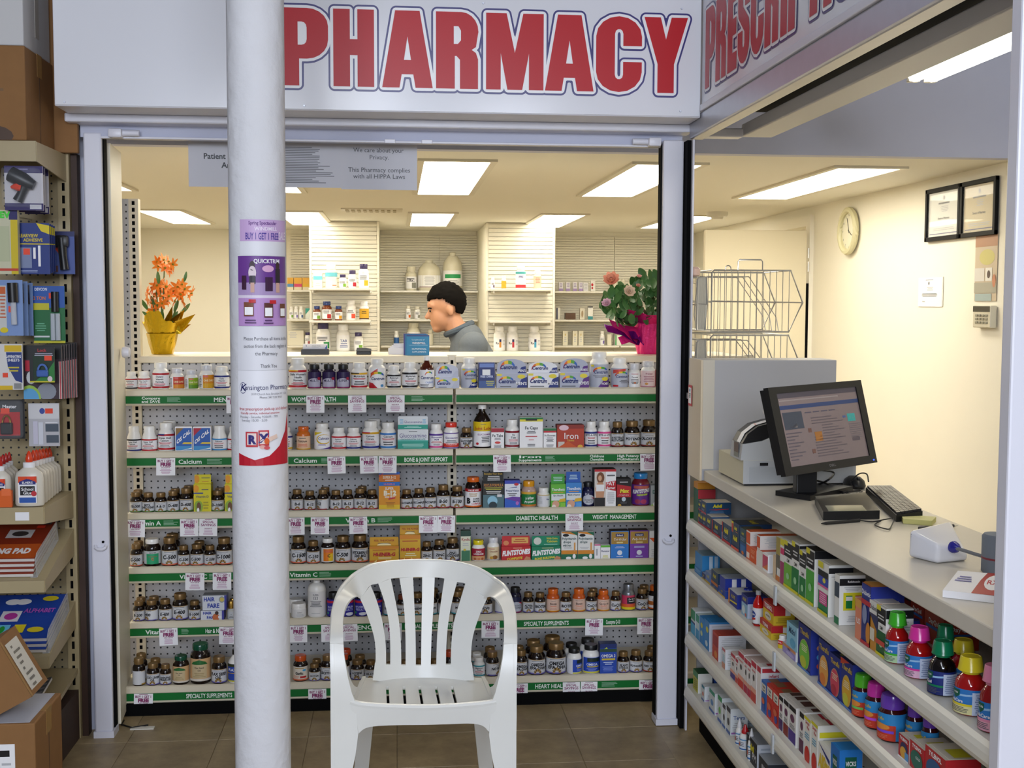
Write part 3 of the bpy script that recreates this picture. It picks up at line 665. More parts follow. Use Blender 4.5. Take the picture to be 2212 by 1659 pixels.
for x0, s in ((665, 'MULTI'), (696, 'MULTI'), (727, 'SUPER')):
    nx = ' beside the Women bottle' if x0 == 665 else ' flanked by two more'
    WB(0, x0, x0 + 29, 786, 'shiny purple bottle reading MULTI' + nx if s == 'MULTI' else 'shiny purple bottle with black cap reading SUPER HEALTH', cap=M_black, body=G('#1c1030'), caph=.2, lab=(.04, .68, C('#4b2468')), P=[('r', -1.5, 1.5, .55, 1, C('#2a1a4a')), ('d', 0, .38, .95, .24, C('#b9b5c6')), ('r', -.9, .9, .08, .38, C('#b3afc2')), ('t', s, 0, .40, .15, C('#3d3554'), .85), ('d', .72, .6, .25, .1, C('#9d1f3a')), ('r', -1.5, 1.5, 0, .07, C('#8c2a5d'))])
WB(0, 758, 793.5, 783, 'white bottle reading Multitrium with red foot band', **white(C('#e8b429'), RD_, ['Multitrium'], band2=INK))
WB(0, 796, 833, 775, 'tall white bottle with rainbow arc and red corner print', lab=(.03, .7, WH), caph=.17, P=[('p', [(-.7, .62), (.1, .80), (.1, .98), (-.7, .74)], C('#cc4a42')), ('arc', .1, .52, .85, .3), ('t', 'Centrum', .15, .40, .15, C('#1c2a6b'), .85, .03, .15), ('p', [(-1, 0), (.1, 0), (-.4, .24), (-1, .30)], RD_), ('d', .6, .12, .18, .07, C('#4b8ec2'))])
WB(0, 836, 866, 790, 'short white bottle reading Multitrium Senior with black bands', **white(INK, INK, ['Multitrium', 'Senior']))
WB(0, 868.6, 902, 782.5, 'taller white bottle reading Multitrium Senior with black bands', **white(INK, INK, ['Multitrium', 'Senior']))
WB(0, 905.7, 938, 769, 'brown glass syrup bottle with white cap and rainbow label', kind='syrup', body=mat('brown_glass', '#4a1608', .1), caph=.12, lab=(.04, .58, WH), P=[('arc', .3, .7, .5, .22), ('t', 'Centrum', .1, .48, .18, C('#1c2a6b'), .9, .03, .15), ('t', 'Liquid', .35, .24, .15, C('#3a6fc0'), .5, 0, .2), ('l', -.9, .3, .05, .2, 2, GR)])
SIL = C('#b4b7c4')
def centrum(x0, x1, yb, yt, base, corner, word, desc, white_=False):
    W1 = C('#1c2a6b')
    WC(0, x0, x1, yb, desc, {'all': C(base), '+z': C('#d9dbe4')}, P=[('p', [(.30, 0), (1, 0), (1, .78), (.62, .62)], C(corner)), ('arc', -.35, .42, .52, .40), ('t', 'Centrum', -.32, .36, .27, W1, .56, .04, .15), ('t', word, .62, .24, .20, WH, .36), ('d', .62, .8, .26, .14, C('#e3d13a')), ('l', -.9, .1, .08, .2, 1, GR), ('r', -.98, -.66, .84, .98, C('#e3d13a'))] , header=(yt, 'arch', .94, C(base), [('arc', -.25, .28, .55, .62), ('t', 'Centrum', -.2, .30, .28, W1, .6, .04, .15), ('p', [(.42, 0), (1, 0), (1, .5), (.7, .44)], C(corner)), ('t', word, .74, .10, .18, WH, .25)]), d=.05)
centrum(940, 992.5, 815, 787, '#c3c6d4', '#b9bccb', '', 'pale silver arched box with rainbow arc beside the brown syrup bottle')
centrum(1072, 1139, 807, 775.5, '#b1b5c6', '#1d2e78', "MEN'S", "silver arched box with navy corner reading MEN'S")
centrum(1140, 1207, 806, 781, '#e6e6ea', '#1d2e78', "MEN'S", "white arched box with navy corner reading MEN'S")
centrum(1209, 1273, 805, 774, '#b1b5c6', '#5b2a80', "WOMEN'S", "silver arched box with purple corner reading WOMEN'S")
def cbot(x0, x1, yt, corner, word, desc):
    WB(0, x0, x1, yt, desc, lab=(.03, .66, SIL), caph=.17, P=[('arc', .05, .66, .75, .24), ('t', 'Centrum', .1, .60, .14, C('#1c2a6b'), .85, .03, .15), ('l', -.7, .6, .42, .52, 2, GR), ('p', [(-.2, 0), (1.3, 0), (1.3, .38), (.3, .30)], C(corner)), ('d', .5, .36, .38, .09, C('#e3d13a')), ('t', word, .55, .10, .11, WH, .45), ('r', -.95, -.6, .9, .98, C('#e3d13a'))])
cbot(995.5, 1030.5, 773, '#1d2e78', "MEN'S", "white-capped bottle with silver label and navy corner reading MEN'S")
WC(0, 1034, 1069, 783.5, 'dark blue box with white price sticker', C('#26336e'), P=[('r', -.9, .9, .82, .97, C('#6f86c4')), ('r', -.55, .45, .52, .74, WH), ('t', 'FREE OFFER', 0, .42, .09, C('#cfd6f0'), .8), ('r', -1, 1, 0, .3, C('#3e5a94')), ('l', -.1, .9, .1, .32, 3, C('#d6cf5a'))])
cbot(1273, 1315, 760, '#5b2a80', "WOMEN'S", "tallest white-capped bottle with silver label and purple corner reading WOMEN'S")
WB(0, 1319.5, 1357, 773, 'white bottle with silver label and red slanted flash', lab=(.03, .66, SIL), caph=.17, P=[('p', [(-.9, .72), (.5, .86), (.5, .98), (-.9, .92)], C('#cc4a42')), ('arc', .1, .60, .75, .24), ('t', 'Centrum', .1, .50, .14, C('#1c2a6b'), .85, .03, .15), ('r', -.9, -.3, .03, .12, RD_), ('l', -.2, .9, .2, .4, 3, GR)])
WB(0, 1358, 1383, 785, 'slim foil-capped bottle with white label', cap=M_foil, caph=.24, lab=(.04, .62, WH), P=[('l', -.8, .8, .88, .96, 1, RD_), ('t', 'Formula', 0, .66, .1, INK, .8), ('l', -.7, .7, .2, .58, 4, GR), ('d', 0, .3, .2, .06, C('#c96a3a'))])
WB(0, 1384, 1416, 780, 'foil-capped bottle with pale pink label', cap=M_foil, caph=.2, lab=(.04, .64, C('#ecd3d3')), P=[('t', 'Prenatal', 0, .78, .1, C('#a33d5c'), .8), ('l', -.7, .7, .3, .7, 4, C('#c28a98')), ('d', -.3, .2, .2, .07, C('#d99a4a')), ('r', -1.5, 1.5, 0, .05, C('#c97a8f'))])
WB(0, 1416, 1444, 785, 'white bottle with red label behind the right post', lab=(.04, .74, RD_), caph=.18, P=[('d', .2, .5, .9, .3, WH), ('t', 'Cent', .1, .45, .14, C('#1c2a6b'), .6)])
# ---- row 1
WB(1, 274, 305.5, 920.5, 'white tapered bottle reading Oyster Shell Calcium with navy foot', kind='taper', behind=None, **white(INK, NV, ['Oyster Shell', 'Calcium'], z=(.03, .5)))
WB(1, 306, 340, 920, 'white tapered bottle reading Oyster Shell Calcium with red foot', kind='taper', **white(R0, RD_, ['Oyster Shell', 'Calcium'], z=(.03, .5)))
WB(1, 341, 378, 913, 'larger white bottle reading Oyster Shell Calcium', behind=1, **white(R0, RD_, ['Oyster Shell', 'Calcium'], band2=NV))
def oscal(x0, x1, top, desc):
    WC(1, x0, x1, 922, desc, {'all': WH, '-x': C('#2457a8')}, P=[('r', -.93, .93, .05, .95, C('#2b5eb0')), ('p', [(-.93, .62), (-.93, .95), (.0, .95)], C(top)), ('t', 'OS CAL', -.02, .52, .17, WH, .8, .04, 0, .85), ('p', [(-.2, .30), (.93, .30), (.93, .37), (0, .37)], C('#e3c63a')), ('r', -.93, .93, .05, .22, C('#3f93cf')), ('p', [(-.9, .02), (.93, .10), (.93, .15), (0, .07)], WH)])
oscal(378, 415.5, '#8c6a3a', 'blue box reading OS CAL with brown and yellow corner'); oscal(416.5, 456, '#b3243a', 'blue box reading OS CAL with red corner')
WB(1, 458, 491, 919, 'white tapered bottle reading Calcium with pale blue bands', kind='taper', **white(C('#3f93cf'), C('#3f93cf'), ['Calcium'], z=(.03, .5)))
WB(1, 491, 524, 920, 'white tapered bottle with red bands half behind the column', kind='taper', **white(R0, RD_, ['Calcium'], z=(.03, .5)))
WB(1, 600, 632, 922, 'white bottle with yellow foot emerging from behind the column', **white(NV, C('#e0b020'), ['Calcium']))
OR = G('#d9641c')
WB(1, 640, 671, 921, 'orange bottle with orange cap reading Calcium', cap=OR, body=G('#d06a1e'), caph=.17, lab=(.04, .6, C('#e9c4a4')), P=[('l', -.6, .6, .8, .9, 1, GR), ('t', 'Calcium', 0, .55, .17, C('#4a2a2a'), .9), ('l', -.7, .7, .15, .45, 3, C('#d97a5a')), ('r', -1.5, 1.5, 0, .07, C('#e0b020'))])
WB(1, 678, 714, 914, 'white bottle with yellow swirl and purple foot', lab=(.04, .68, WH), caph=.17, P=[('p', [(-1, .78), (0, 1), (-1, 1)], C('#d9c02a')), ('d', .15, .58, .85, .30, C('#e0b828')), ('d', .22, .60, .78, .25, WH), ('t', 'Caltrate', .15, .56, .15, C('#2a2a6b'), .85, .03), ('p', [(-.4, 0), (1.4, 0), (1.4, .16), (.6, .08)], C('#5a3a94')), ('l', -.6, .5, .2, .32, 2, C('#9a84bf'))])
WB(1, 716, 748, 923, 'white bottle reading Calcium Citrate with red bands', **white(RD_, RD_, ['Calcium', 'Citrate']))
WB(1, 748, 780, 923, 'short white bottle reading Calcium Citrate D with navy foot', **white(RD_, NV, ['Calcium', 'Citrate-D']))
WB(1, 782, 820, 909, 'tallest white bottle reading Calcium Citrate with navy bands', behind=1, **white(C('#d9a520'), C('#23308c'), ['Calcium', 'Citrate'], band2=RD_))
WB(1, 821, 856, 912, 'white bottle reading Calcium with sky blue bands', **white(C('#3a7fc9'), C('#3a84c9'), ['Calcium']))
WC(1, 858.6, 925.5, 928, 'wide teal and white box reading Glucosamine with a raised back panel', {'all': C('#d9dde0'), '+x': C('#5b3f94')}, P=[('r', -1, 1, 0, .42, C('#1f9a86')), ('p', [(-1, .42), (1, .42), (1, .46), (-1, .5)], C('#5fbcae')), ('t', 'Glucosamine', 0, .60, .22, C('#5a4a86'), .9, .01), ('t', 'CHONDROITIN SULFATE', 0, .47, .08, C('#4a8a8a'), .85), ('l', -.7, .7, .1, .3, 3, C('#a9dcd2')), ('l', -.3, .3, .88, .94, 1, GR)],
   header=(899, 'rect', .98, C('#d9dde0'), [('r', -1, 1, 0, .34, C('#1f9a86')), ('t', 'Glucosamine', 0, .46, .20, C('#5a4a86'), .62, .01), ('l', -.9, -.62, .42, .78, 4, C('#6fb4d8')), ('l', .62, .9, .42, .78, 4, C('#6fb4d8')), ('l', -.6, .6, .08, .28, 2, C('#a9dcd2'))]), d=.06)
WB(1, 927, 957, 915.5, 'white bottle with hot pink foot band', **white(C('#5a3a94'), C('#d8458c'), ['Glucosamine', 'MSM'], tcol=C('#5a4a86')))
WB(1, 958, 991, 912, 'white bottle with red cap and red foot band', cap=G('#d8372a'), body=None, lab=(.03, .62, WH), caph=.17, P=[('r', -1.5, 1.5, .94, 1, C('#5a3a94')), ('t', 'Glucosamine', 0, .62, .13, C('#7a6a9c'), .9), ('r', -1.5, 1.5, .08, .30, C('#d8372a')), ('t', '3 CAPLETS A DAY', 0, .2, .07, WH, .8), ('l', -.8, .8, .35, .55, 3, GR), ('r', -1.5, 1.5, 0, .06, C('#5a3a94'))])
WB(1, 994, 1021, 924, 'small dark bottle reading Glucosamine Relief', **dark(['GLUCOSAMINE', 'RELIEF'], bb=C('#7a3a5a'), th=.15))
WB(1, 1022, 1061, 874, 'tall black bottle with yellow label reading Joint Lube', kind='syrup', body=M_amber, caph=.08, lab=(.05, .62, WH), P=[('r', -1.5, 1.5, .62, 1, C('#e0c018')), ('t', 'Joint Lube', 0, .68, .13, C('#b52f24'), .95, .03), ('l', -.4, .4, .88, .92, 1, GR), ('t', 'GLUCOSAMINE', .1, .46, .07, C('#8a5a8a'), .7), ('l', -.3, .8, .16, .42, 4, GR), ('d', -.62, .12, .16, .05, RD_)], cap=M_wplast)
WC(1, 1061, 1089, 925, 'small white box reading Fe Tabs with dark red top band', {'all': WH, '-x': LG}, P=[('r', -1, 1, .80, 1, C('#a32434')), ('t', 'Fe Tabs', 0, .58, .13, INK, .85), ('l', -.5, .5, .42, .54, 2, GR), ('d', 0, .30, .45, .06, C('#d0403a')), ('l', -.6, .6, .04, .2, 3, GR)], d=.03)
WB(1, 1091, 1122, 906, 'white bottle reading Fe Tabs with dark red bands', **white(C('#8f2230'), C('#8f2230'), ['Fe', 'Tabs']))
WC(1, 1122.5, 1173, 902, 'large white box reading Fe Caps with green and yellow top', {'all': WH, '-x': LG}, P=[('r', -1, 1, .94, 1, C('#1d7a3a')), ('r', -1, 1, .87, .94, C('#e0d33a')), ('r', -.5, .5, .90, .955, INK), ('t', 'Fe Caps', 0, .62, .10, INK, .56, .02), ('l', -.4, .4, .48, .58, 2, GR), ('l', -.7, .7, .36, .42, 1, RD_), ('l', -.3, .3, .26, .30, 1, RD_), ('l', -.4, .4, .06, .16, 2, GR), ('r', -1, 1, 0, .02, C('#1d7a3a'))], d=.06)
WC(1, 1174, 1202, 925, 'small white box reading Fe Gluconate with green and red top', WH, P=[('r', -1, 1, .87, 1, C('#1d6a3a')), ('r', -1, 1, .78, .87, C('#c0303a')), ('t', 'Fe Gluconate', 0, .60, .09, INK, .85), ('l', -.6, .6, .3, .55, 4, GR), ('l', -.6, .6, .05, .2, 3, GR)], d=.03)
WC(1, 1203, 1262, 918, 'wide red box reading Iron', {'all': C('#b33c22'), '+z': C('#7a2418'), '-x': C('#8c2a1c')}, P=[('r', -1, 1, .84, 1, C('#8c2a1c')), ('d', -.5, .88, .36, .12, C('#e6c3cf')), ('t', 'Iron', .05, .40, .28, WH, .6, .01), ('t', 'Tablets', .0, .30, .08, C('#d9b040'), .4), ('r', -.92, -.45, .05, .28, C('#c9c1b8')), ('d', .72, .06, .2, .09, C('#e0b040')), ('p', [(-1, 0), (-.2, .3), (.6, 0)], C('#c9541f'))], d=.05)
WB(1, 1263, 1290, 910, 'white bottle with fruit picture and navy foot', **white(NV, NV, ['BITE-A-VITE'])); WB(1, 1290.5, 1319, 910, 'white bottle with fruit picture and pink foot', **white(C('#d8458c'), C('#d8458c'), ['BITE-A-VITE']))
WB(1, 1320, 1347, 911, 'dark bottle reading Multivitamin', **dark(['HI POTENCY', 'MULTIVITAMIN'], th=.13, bb=C('#8c2f2a'))); WB(1, 1348, 1382, 909, 'dark bottle reading Potency', **dark(['POTENCY'], th=.16, bb=C('#8c2f2a'))); WB(1, 1384, 1419, 907, 'dark bottle reading Cal-Day 1000', **dark(['CAL-DAY 1000'], th=.16, bb=C('#8c2f2a')))
# ---- row 2
GN = C('#5f8a4a')
for x0, x1, yt, s, d, bh in ((280, 307, 1063, ['10,000'], '10,000', 1), (307, 334, 1064, ['BETA', 'CAROTENE'], 'Beta Carotene', None), (334.6, 361, 1064, ['A & D'], 'A & D', None), (361, 387, 1060, ['D-400'], 'D-400', 1), (388, 418, 1054, ['D-400'], 'D-400, larger size', 1), (456, 484.5, 1059, ['D-1000'], 'D-1000', 1)):
    WB(2, x0, x1, yt, 'dark bottle with bronze cap reading ' + d, behind=bh, **dark(s, bb=GN, th=.2 if len(s) == 1 else .15))
for x0, x1, d in ((418, 456, 'beside the D-400 bottles'), (485, 524, 'beside the column')):
    WC(2, x0, x1, 1046, 'bright yellow vitamin D box with orange sun ' + d, {'all': C('#d8cc1c'), '+x': C('#b0a818')}, P=[('d', -.72, .84, .34, .13, C('#e39a1f')), ('r', -1, .1, .66, .70, C('#2f3f94')), ('t', 'Vitamin D', 0, .52, .08, GR, .75), ('d', -.45, .2, .5, .22, C('#8fae3a')), ('d', -.42, .19, .26, .17, C('#6b4a2a')), ('d', -.5, .06, .14, .1, WH), ('l', 0, .8, .1, .4, 3, C('#a89c2a')), ('l', -.2, .85, .78, .84, 1, GR)], header=(1025, 'rect', .95, C('#d8cc1c'), [('d', -.72, .5, .32, .45, C('#e39a1f')), ('l', -.2, .9, .55, .7, 1, GR), ('l', -.3, .9, .15, .28, 1, C('#c98a2a'))]), d=.05)
PK = C('#b5424a')
WB(2, 600, 627, 1060, 'dark bottle half behind the column', **dark(['B-1'], bb=PK))
for x0, x1, yt, s, bh, nx in ((629, 655, 1057, 'B-6', None, ''), (657, 682, 1060, 'B-12', None, ' beside the B-6 bottle'), (713, 738.5, 1059, 'B-12', None, ' beside the turned bottle'), (739, 764, 1058, 'B-12', None, ' flanked by two more'), (764.6, 791, 1055, 'B-12', 1, ' with another behind it'), (791, 816.5, 1058, 'B-12', None, ' touching the SUPER box')):
    WB(2, x0, x1, yt, 'dark bottle reading ' + s + nx, behind=bh, **dark([s], bb=PK))
WB(2, 685, 710.5, 1057, 'dark bottle turned to show its side panel', behind=1, **dict(dark(['B-12'], bb=PK), turn=-.9))
WC(2, 818, 864, 1041, 'orange and blue box reading SUPER B-12', {'all': C('#e0951c')}, P=[('r', -1, 1, .86, 1, C('#2b6fc0')), ('t', 'HI-ENER-G', 0, .89, .06, C('#e07a8a'), .6), ('t', 'SUPER', .0, .72, .09, WH, .4), ('t', 'B-12', .05, .52, .17, C('#f3ead2'), .6, .05), ('t', '5000 MCG', .05, .43, .06, WH, .5), ('p', [(-.1, .36), (.55, .40), (.6, .46), (-.05, .42)], C('#c0303a')), ('r', -1, 1, 0, .18, C('#e6bf24')), ('l', -.4, .6, .08, .28, 4, C('#a86a1a'))], header=(1019.5, 'rect', 1.0, C('#d0761c'), [('r', -1, 1, .72, 1, C('#2b5cb0')), ('p', [(-1, .55), (-.6, .9), (-.5, .9), (-1, .45)], C('#c0303a')), ('t', 'SUPER B-12', 0, .30, .28, C('#f3ead2'), .62), ('l', -.5, .5, .06, .2, 1, WH)]), d=.05)
for x0, x1, yt, nx in ((866, 891, 1057.5, 'touching the SUPER box'), (892, 917, 1055, 'flanked by two more'), (917.5, 942.5, 1053, 'beside B-50')): WB(2, x0, x1, yt, 'dark bottle reading B-Complex ' + nx, **dark(['B-COMPLEX'], bb=PK, th=.16))
WB(2, 943, 972, 1047, 'dark bottle with bronze cap reading B-50', **dark(['B-50'], bb=PK)); WB(2, 973, 1002, 1050, 'dark bottle with bronze cap reading B-100', **dark(['B-100'], bb=PK))
WB(2, 1004, 1040, 1030, 'large dark bottle with orange cap reading VALUE SIZE', cap=OR, body=M_amber, caph=.14, lab=(.05, .64, WH), P=[('r', -1.5, 1.5, .84, 1, C('#b5242a')), ('t', 'VALUE SIZE', 0, .88, .09, WH, .9), ('t', 'B', -.55, .2, .30, INK, .4, .06), ('t', 'SUPER', .35, .40, .1, INK, .5), ('t', 'MAXI', .35, .26, .12, INK, .55), ('t', 'COMPLEX', .35, .14, .09, RD_, .55), ('l', -.6, .6, .56, .78, 2, C('#b08a4a')), ('r', -1.5, 1.5, 0, .08, C('#d9641c'))])
WC(2, 1043, 1089, 1042, 'black and teal box showing a glowing brain', {'all': C('#22221f')}, P=[('r', -1, 1, 0, .52, C('#4f7078')), ('t', 'FOCUS FORMULA', 0, .84, .11, C('#c9843a'), .92), ('l', -.95, .95, .70, .82, 2, C('#b8b03a')), ('l', -.8, .8, .56, .68, 2, C('#d0d0d0')), ('d', -.1, .28, .48, .20, C('#8fc3da')), ('d', -.05, .12, .4, .14, C('#20343c')), ('r', .35, .8, .44, .54, C('#d9d9dc'))], header=(1019, 'rect', .97, C('#1d1c18'), [('t', 'Energize Your Brain', 0, .72, .18, C('#d0a83a'), .9), ('l', -.6, .7, .1, .62, 3, C('#cfcfcf'))]), d=.05)
WC(2, 1090, 1124, 1038, 'white and blue eye-vitamin box with red flash', {'all': C('#e4e6ee'), '-x': C('#2038a0'), '+z': C('#3a3f8a')}, P=[('r', -1, 1, .88, 1, C('#3b4bb0')), ('d', .5, .86, .3, .05, C('#c0303a')), ('p', [(-.7, .72), (.6, .78), (.6, .75)], NV), ('t', 'PreserVision', 0, .60, .075, C('#22306b'), .85), ('l', -.7, .6, .44, .56, 2, GR), ('r', -1, 1, 0, .36, C('#2b5cc0')), ('p', [(-1, .36), (1, .2), (1, .4), (0, .42)], C('#6a3aa0')), ('d', .62, .18, .2, .07, C('#b46ac0'))])
WB(2, 1126, 1158.5, 1038, 'yellow-capped clear bottle with green label', cap=G('#d9961a'), body=mat('clear_tan_plastic', '#b99c8e', .2), caph=.2, lab=(.06, .6, C('#1d7a3e')), P=[('r', -1.5, 1.5, .84, 1, C('#d9a83a')), ('t', 'I-Vite', 0, .48, .2, WH, .85, .03, .1, .1), ('t', 'Protect', 0, .24, .18, WH, .85, .03, .1, .1), ('r', -1.5, 1.5, 0, .12, C('#c97a2a'))])
WB(2, 1160, 1188.5, 1053, 'small plain white bottle with mostly blank label', lab=(.06, .66, C('#dcdce0')), caph=.2, P=[('r', -1.5, 1.5, .95, 1, C('#c9a83a')), ('t', 'Vita', .55, .55, .13, NV, .5), ('l', -.9, -.2, .2, .85, 6, LG)])
for x0, x1, yl_, yu, c1, c2, d, hc in ((1190, 1222, 1046, 1024, '#63b53a', '#86c93f', 'green', '#3f9a3a'), (1222.5, 1256.5, 1043, 1019, '#3f86cf', '#5fa0dc', 'blue', '#2a5cb0')):
    WC(2, x0, x1, yl_, d + ' diabetic-vitamin box with hand picture', {'all': C(c1)}, P=[('t', 'TheraBetic', 0, .72, .11, WH, .9), ('l', -.8, .8, .62, .68, 1, C('#e9a03a')), ('r', -.95, .95, .3, .58, C('#dfe5e6')), ('t', 'Eye Health' if d == 'green' else 'Multi-Vitamin', 0, .48, .07, INK, .8), ('d', -.35, .14, .5, .16, C('#d9a488')), ('d', -.6, .03, .3, .1, C('#f0e0d4')), ('p', [(0, .22), (1, .26), (1, .40), (.2, .36)], C('#e0b428')), ('r', .3, 1, 0, .2, C(c2))], header=(yu, 'rect', .92, C(hc), [('l', -.7, .7, .25, .75, 3, C('#cfe8ee'))]), d=.05)
WB(2, 1258, 1283, 1041, 'navy bottle with black cap and white arc label', cap=M_black, body=G('#151638'), caph=.18, lab=(.06, .66, C('#1d2048')), P=[('d', 0, .40, 1.1, .34, C('#c3c6cf')), ('t', 'DIABETIC', 0, .34, .1, GR, .8), ('t', 'MULTI', 0, .2, .1, GR, .8), ('t', '21st', -.3, .74, .13, C('#d9d9ea'), .5), ('p', [(.3, .6), (1, .4), (1, .5)], RD_)])
WC(2, 1284, 1331, 1014, 'tall white box with a woman in white top reading FAT BURNER', {'all': WH, '-x': C('#1f1d1c'), '+z': C('#3a2a28')}, P=[('r', -1, 1, .94, 1, C('#c0202a')), ('r', -1, .05, 0, .94, C('#d8cfc6')), ('p', [(.05, .48), (1, .42), (1, .70), (.05, .66)], C('#c0202a')), ('t', 'FAT', .5, .575, .10, WH, .4), ('t', 'Burner', .52, .475, .07, WH, .4), ('d', -.45, .78, .36, .15, C('#7a4a2a')), ('d', -.5, .77, .17, .075, C('#d9a884')), ('p', [(-.95, .5), (-.7, .66), (-.25, .66), (-.05, .5), (-.15, .25), (-.85, .25)], C('#c99470')), ('r', -.85, -.1, .42, .60, WH), ('r', -1, -.02, 0, .25, C('#1d1b1c')), ('l', .15, .9, .08, .40, 6, LG), ('l', .15, .9, .8, .88, 1, GR)], d=.06)
WC(2, 1332, 1363, 1034, 'black and red box reading Max', {'all': C('#1d191a')}, P=[('r', -1, 1, .34, .80, C('#b8202a')), ('p', [(-1, .80), (1, .72), (1, .82)], C('#1d191a')), ('t', 'Max', .05, .50, .13, C('#e6d43a'), .8, .05, .15), ('t', 'COMPLEX', 0, .38, .06, C('#e0a0a0'), .8), ('l', -.7, .7, .86, .9, 1, WH), ('d', 0, .27, .3, .08, C('#b9c9d6')), ('l', -.6, .6, .1, .18, 2, GR), ('d', -.6, .03, .26, .07, C('#d0a03a'))])
WB(2, 1364, 1403.5, 1021, 'big purple gummies bottle with sky blue cap', cap=G('#2a86c9'), body=G('#7a1f2c'), caph=.16, lab=(.05, .66, C('#6a2f94')), P=[('r', -.8, .9, .80, .95, C('#cc6a5a')), ('t', 'FLINTSTONES', 0, .60, .18, WH, .98, .06, .1, .1), ('t', 'gummies', .05, .46, .12, C('#c3d93a'), .75, .04, .1, .1), ('d', -.4, .16, .3, .12, C('#a33a5a')), ('d', .2, .16, .3, .12, C('#b8406a'))])
WC(2, 1405.6, 1440, 1049, 'grey and lime box half behind the right post', {'all': C('#a9aeb0')}, P=[('p', [(-1, .05), (1, .5), (1, 0), (-1, 0)], C('#9ac93a')), ('t', 'Du', -.4, .62, .18, C('#1f5c4a'), .5), ('d', -.5, .1, .22, .1, WH)])
# ---- row 3
RO = C('#d9694f')
for x0, x1, yt, s, d, bh in ((281, 308, 1175, 'C-500', 'C-500 by the cream door', 1), (349, 384, 1160, 'C-500', 'C-500 in the large size', 1), (384.5, 409.6, 1178, 'C-500', 'C-500, smallest, beside the large size', None), (411, 440.5, 1175, 'C-500', 'C-500 in the middle size', 1), (441, 466.6, 1178, 'C-500', 'C-500, smallest, beside C-1000', None), (467, 502, 1161, 'C-1000', 'C-1000', None), (627.7, 661.5, 1158, 'C-1500', 'C-1500', None), (662.4, 691, 1168, 'C-250', 'C-250', None), (724, 758, 1157, 'C-500', 'C-500 between an orange label and VITAMIN C', None)):
    WB(3, x0, x1, yt, 'dark bottle reading ' + d, behind=bh, **dark([s], bb=RO))
WB(3, 310, 348, 1163, 'dark wide bottle with white cap and green label', body=M_amber, caph=.16, lab=(.1, .58, C('#c3c6c6')), P=[('r', -.55, .75, 0, .8, C('#2a9a6a')), ('t', 'C', .1, .30, .2, C('#c9652f'), .5, .05), ('l', -.5, .7, .55, .6, 1, C('#b5502f')), ('t', 'naturals', .1, .84, .12, GR, .6)])
WB(3, 693, 722.5, 1162, 'dark bottle with white cap and orange label', body=M_amber, caph=.16, lab=(.06, .64, C('#dcdad6')), P=[('r', -.5, .9, .08, .92, C('#e07a1a')), ('r', .2, .9, .08, .6, C('#e8bf2a')), ('t', 'C', .25, .36, .2, C('#5a2a1a'), .4, .05), ('l', -.4, .8, .7, .84, 2, C('#c95a6a'))])
WB(3, 759, 796, 1155, 'largest dark bottle reading VITAMIN C', **dark(['VITAMIN C', '500 MG'], bb=RO, th=.15))
def hien(x0, x1, yb, yt, d, dd):
    WC(3, x0, x1, yb, d, {'all': C('#d9a82a')}, P=[('r', -1, 1, 0, .16, C('#cf7a24')), ('r', -1, 1, .85, 1, C('#d98a2a')), ('l', -.8, .8, .74, .82, 1, C('#b5402f')), ('t', 'HI-ENER-G', 0, .42, .2 if dd else .11, C('#b5242a'), .9, .05, .1), ('l', -.5, .6, .22, .36, 2, C('#f0e3b0')), ('p', [(-.8, 0), (-.5, .2), (-.55, 0)], C('#f0dc8a')), ('p', [(.2, 0), (.1, .22), (.4, 0)], C('#f0dc8a'))], header=(yt, 'rect', .98, C('#d9a32a'), [('t', 'FEEL THE POWER', 0, .48, .22, C('#a33a24'), .8), ('l', -.5, .5, .2, .34, 1, GR), ('d', 0, .05, .5, .2, C('#f3e8b8'))]), d=.05)
hien(797.7, 862, 1180, 1160, 'low wide gold box reading HI-ENER-G', True); hien(863, 908.5, 1155.5, 1134, 'tall gold box reading HI-ENER-G', False)
for x0, x1, yt, s, d in ((910, 934, 1170, ['ZINC'], 'ZINC beside the tall gold box'), (935.5, 962.6, 1166, ['ZINC'], 'ZINC beside the lozenge bottle'), (963.5, 992.5, 1161.5, ['ZINC', 'LOZENGE'], 'ZINC LOZENGE')): WB(3, x0, x1, yt, 'dark bottle reading ' + d, **dark(s, bb=C('#6a5a8c'), th=.2 if len(s) == 1 else .16))
WC(3, 995, 1017, 1146.6, 'slim cream and green garlic box with dark top', {'all': C('#d9dcc3'), '+z': C('#1d3a30')}, P=[('r', -1, 1, .82, 1, C('#1f4436')), ('t', 'Kyolic', 0, .68, .09, C('#a33a3a'), .85), ('r', -.85, .85, 0, .36, C('#3f7a5a')), ('d', -.2, .38, .26, .04, C('#d0b83a')), ('l', -.6, .6, .5, .62, 2, LG), ('r', .9, 1, 0, .8, C('#8fb03a'))], d=.025)
WB(3, 1018.5, 1048, 1166, 'white bottle with yellow cap and crimson zinc label', cap=G('#e0cc1c'), caph=.2, lab=(.05, .62, C('#a3243a')), P=[('r', -1.5, 1.5, 0, .34, C('#d9a27a')), ('t', 'ZINC', 0, .66, .16, WH, .6), ('t', 'LOZENGES', 0, .46, .14, WH, .85), ('l', -.8, .8, .30, .36, 1, C('#e0cc3a')), ('d', -.5, .12, .2, .1, C('#b5643a')), ('d', 0, .12, .2, .1, C('#c97a4a')), ('d', .5, .12, .2, .1, C('#b5643a'))])
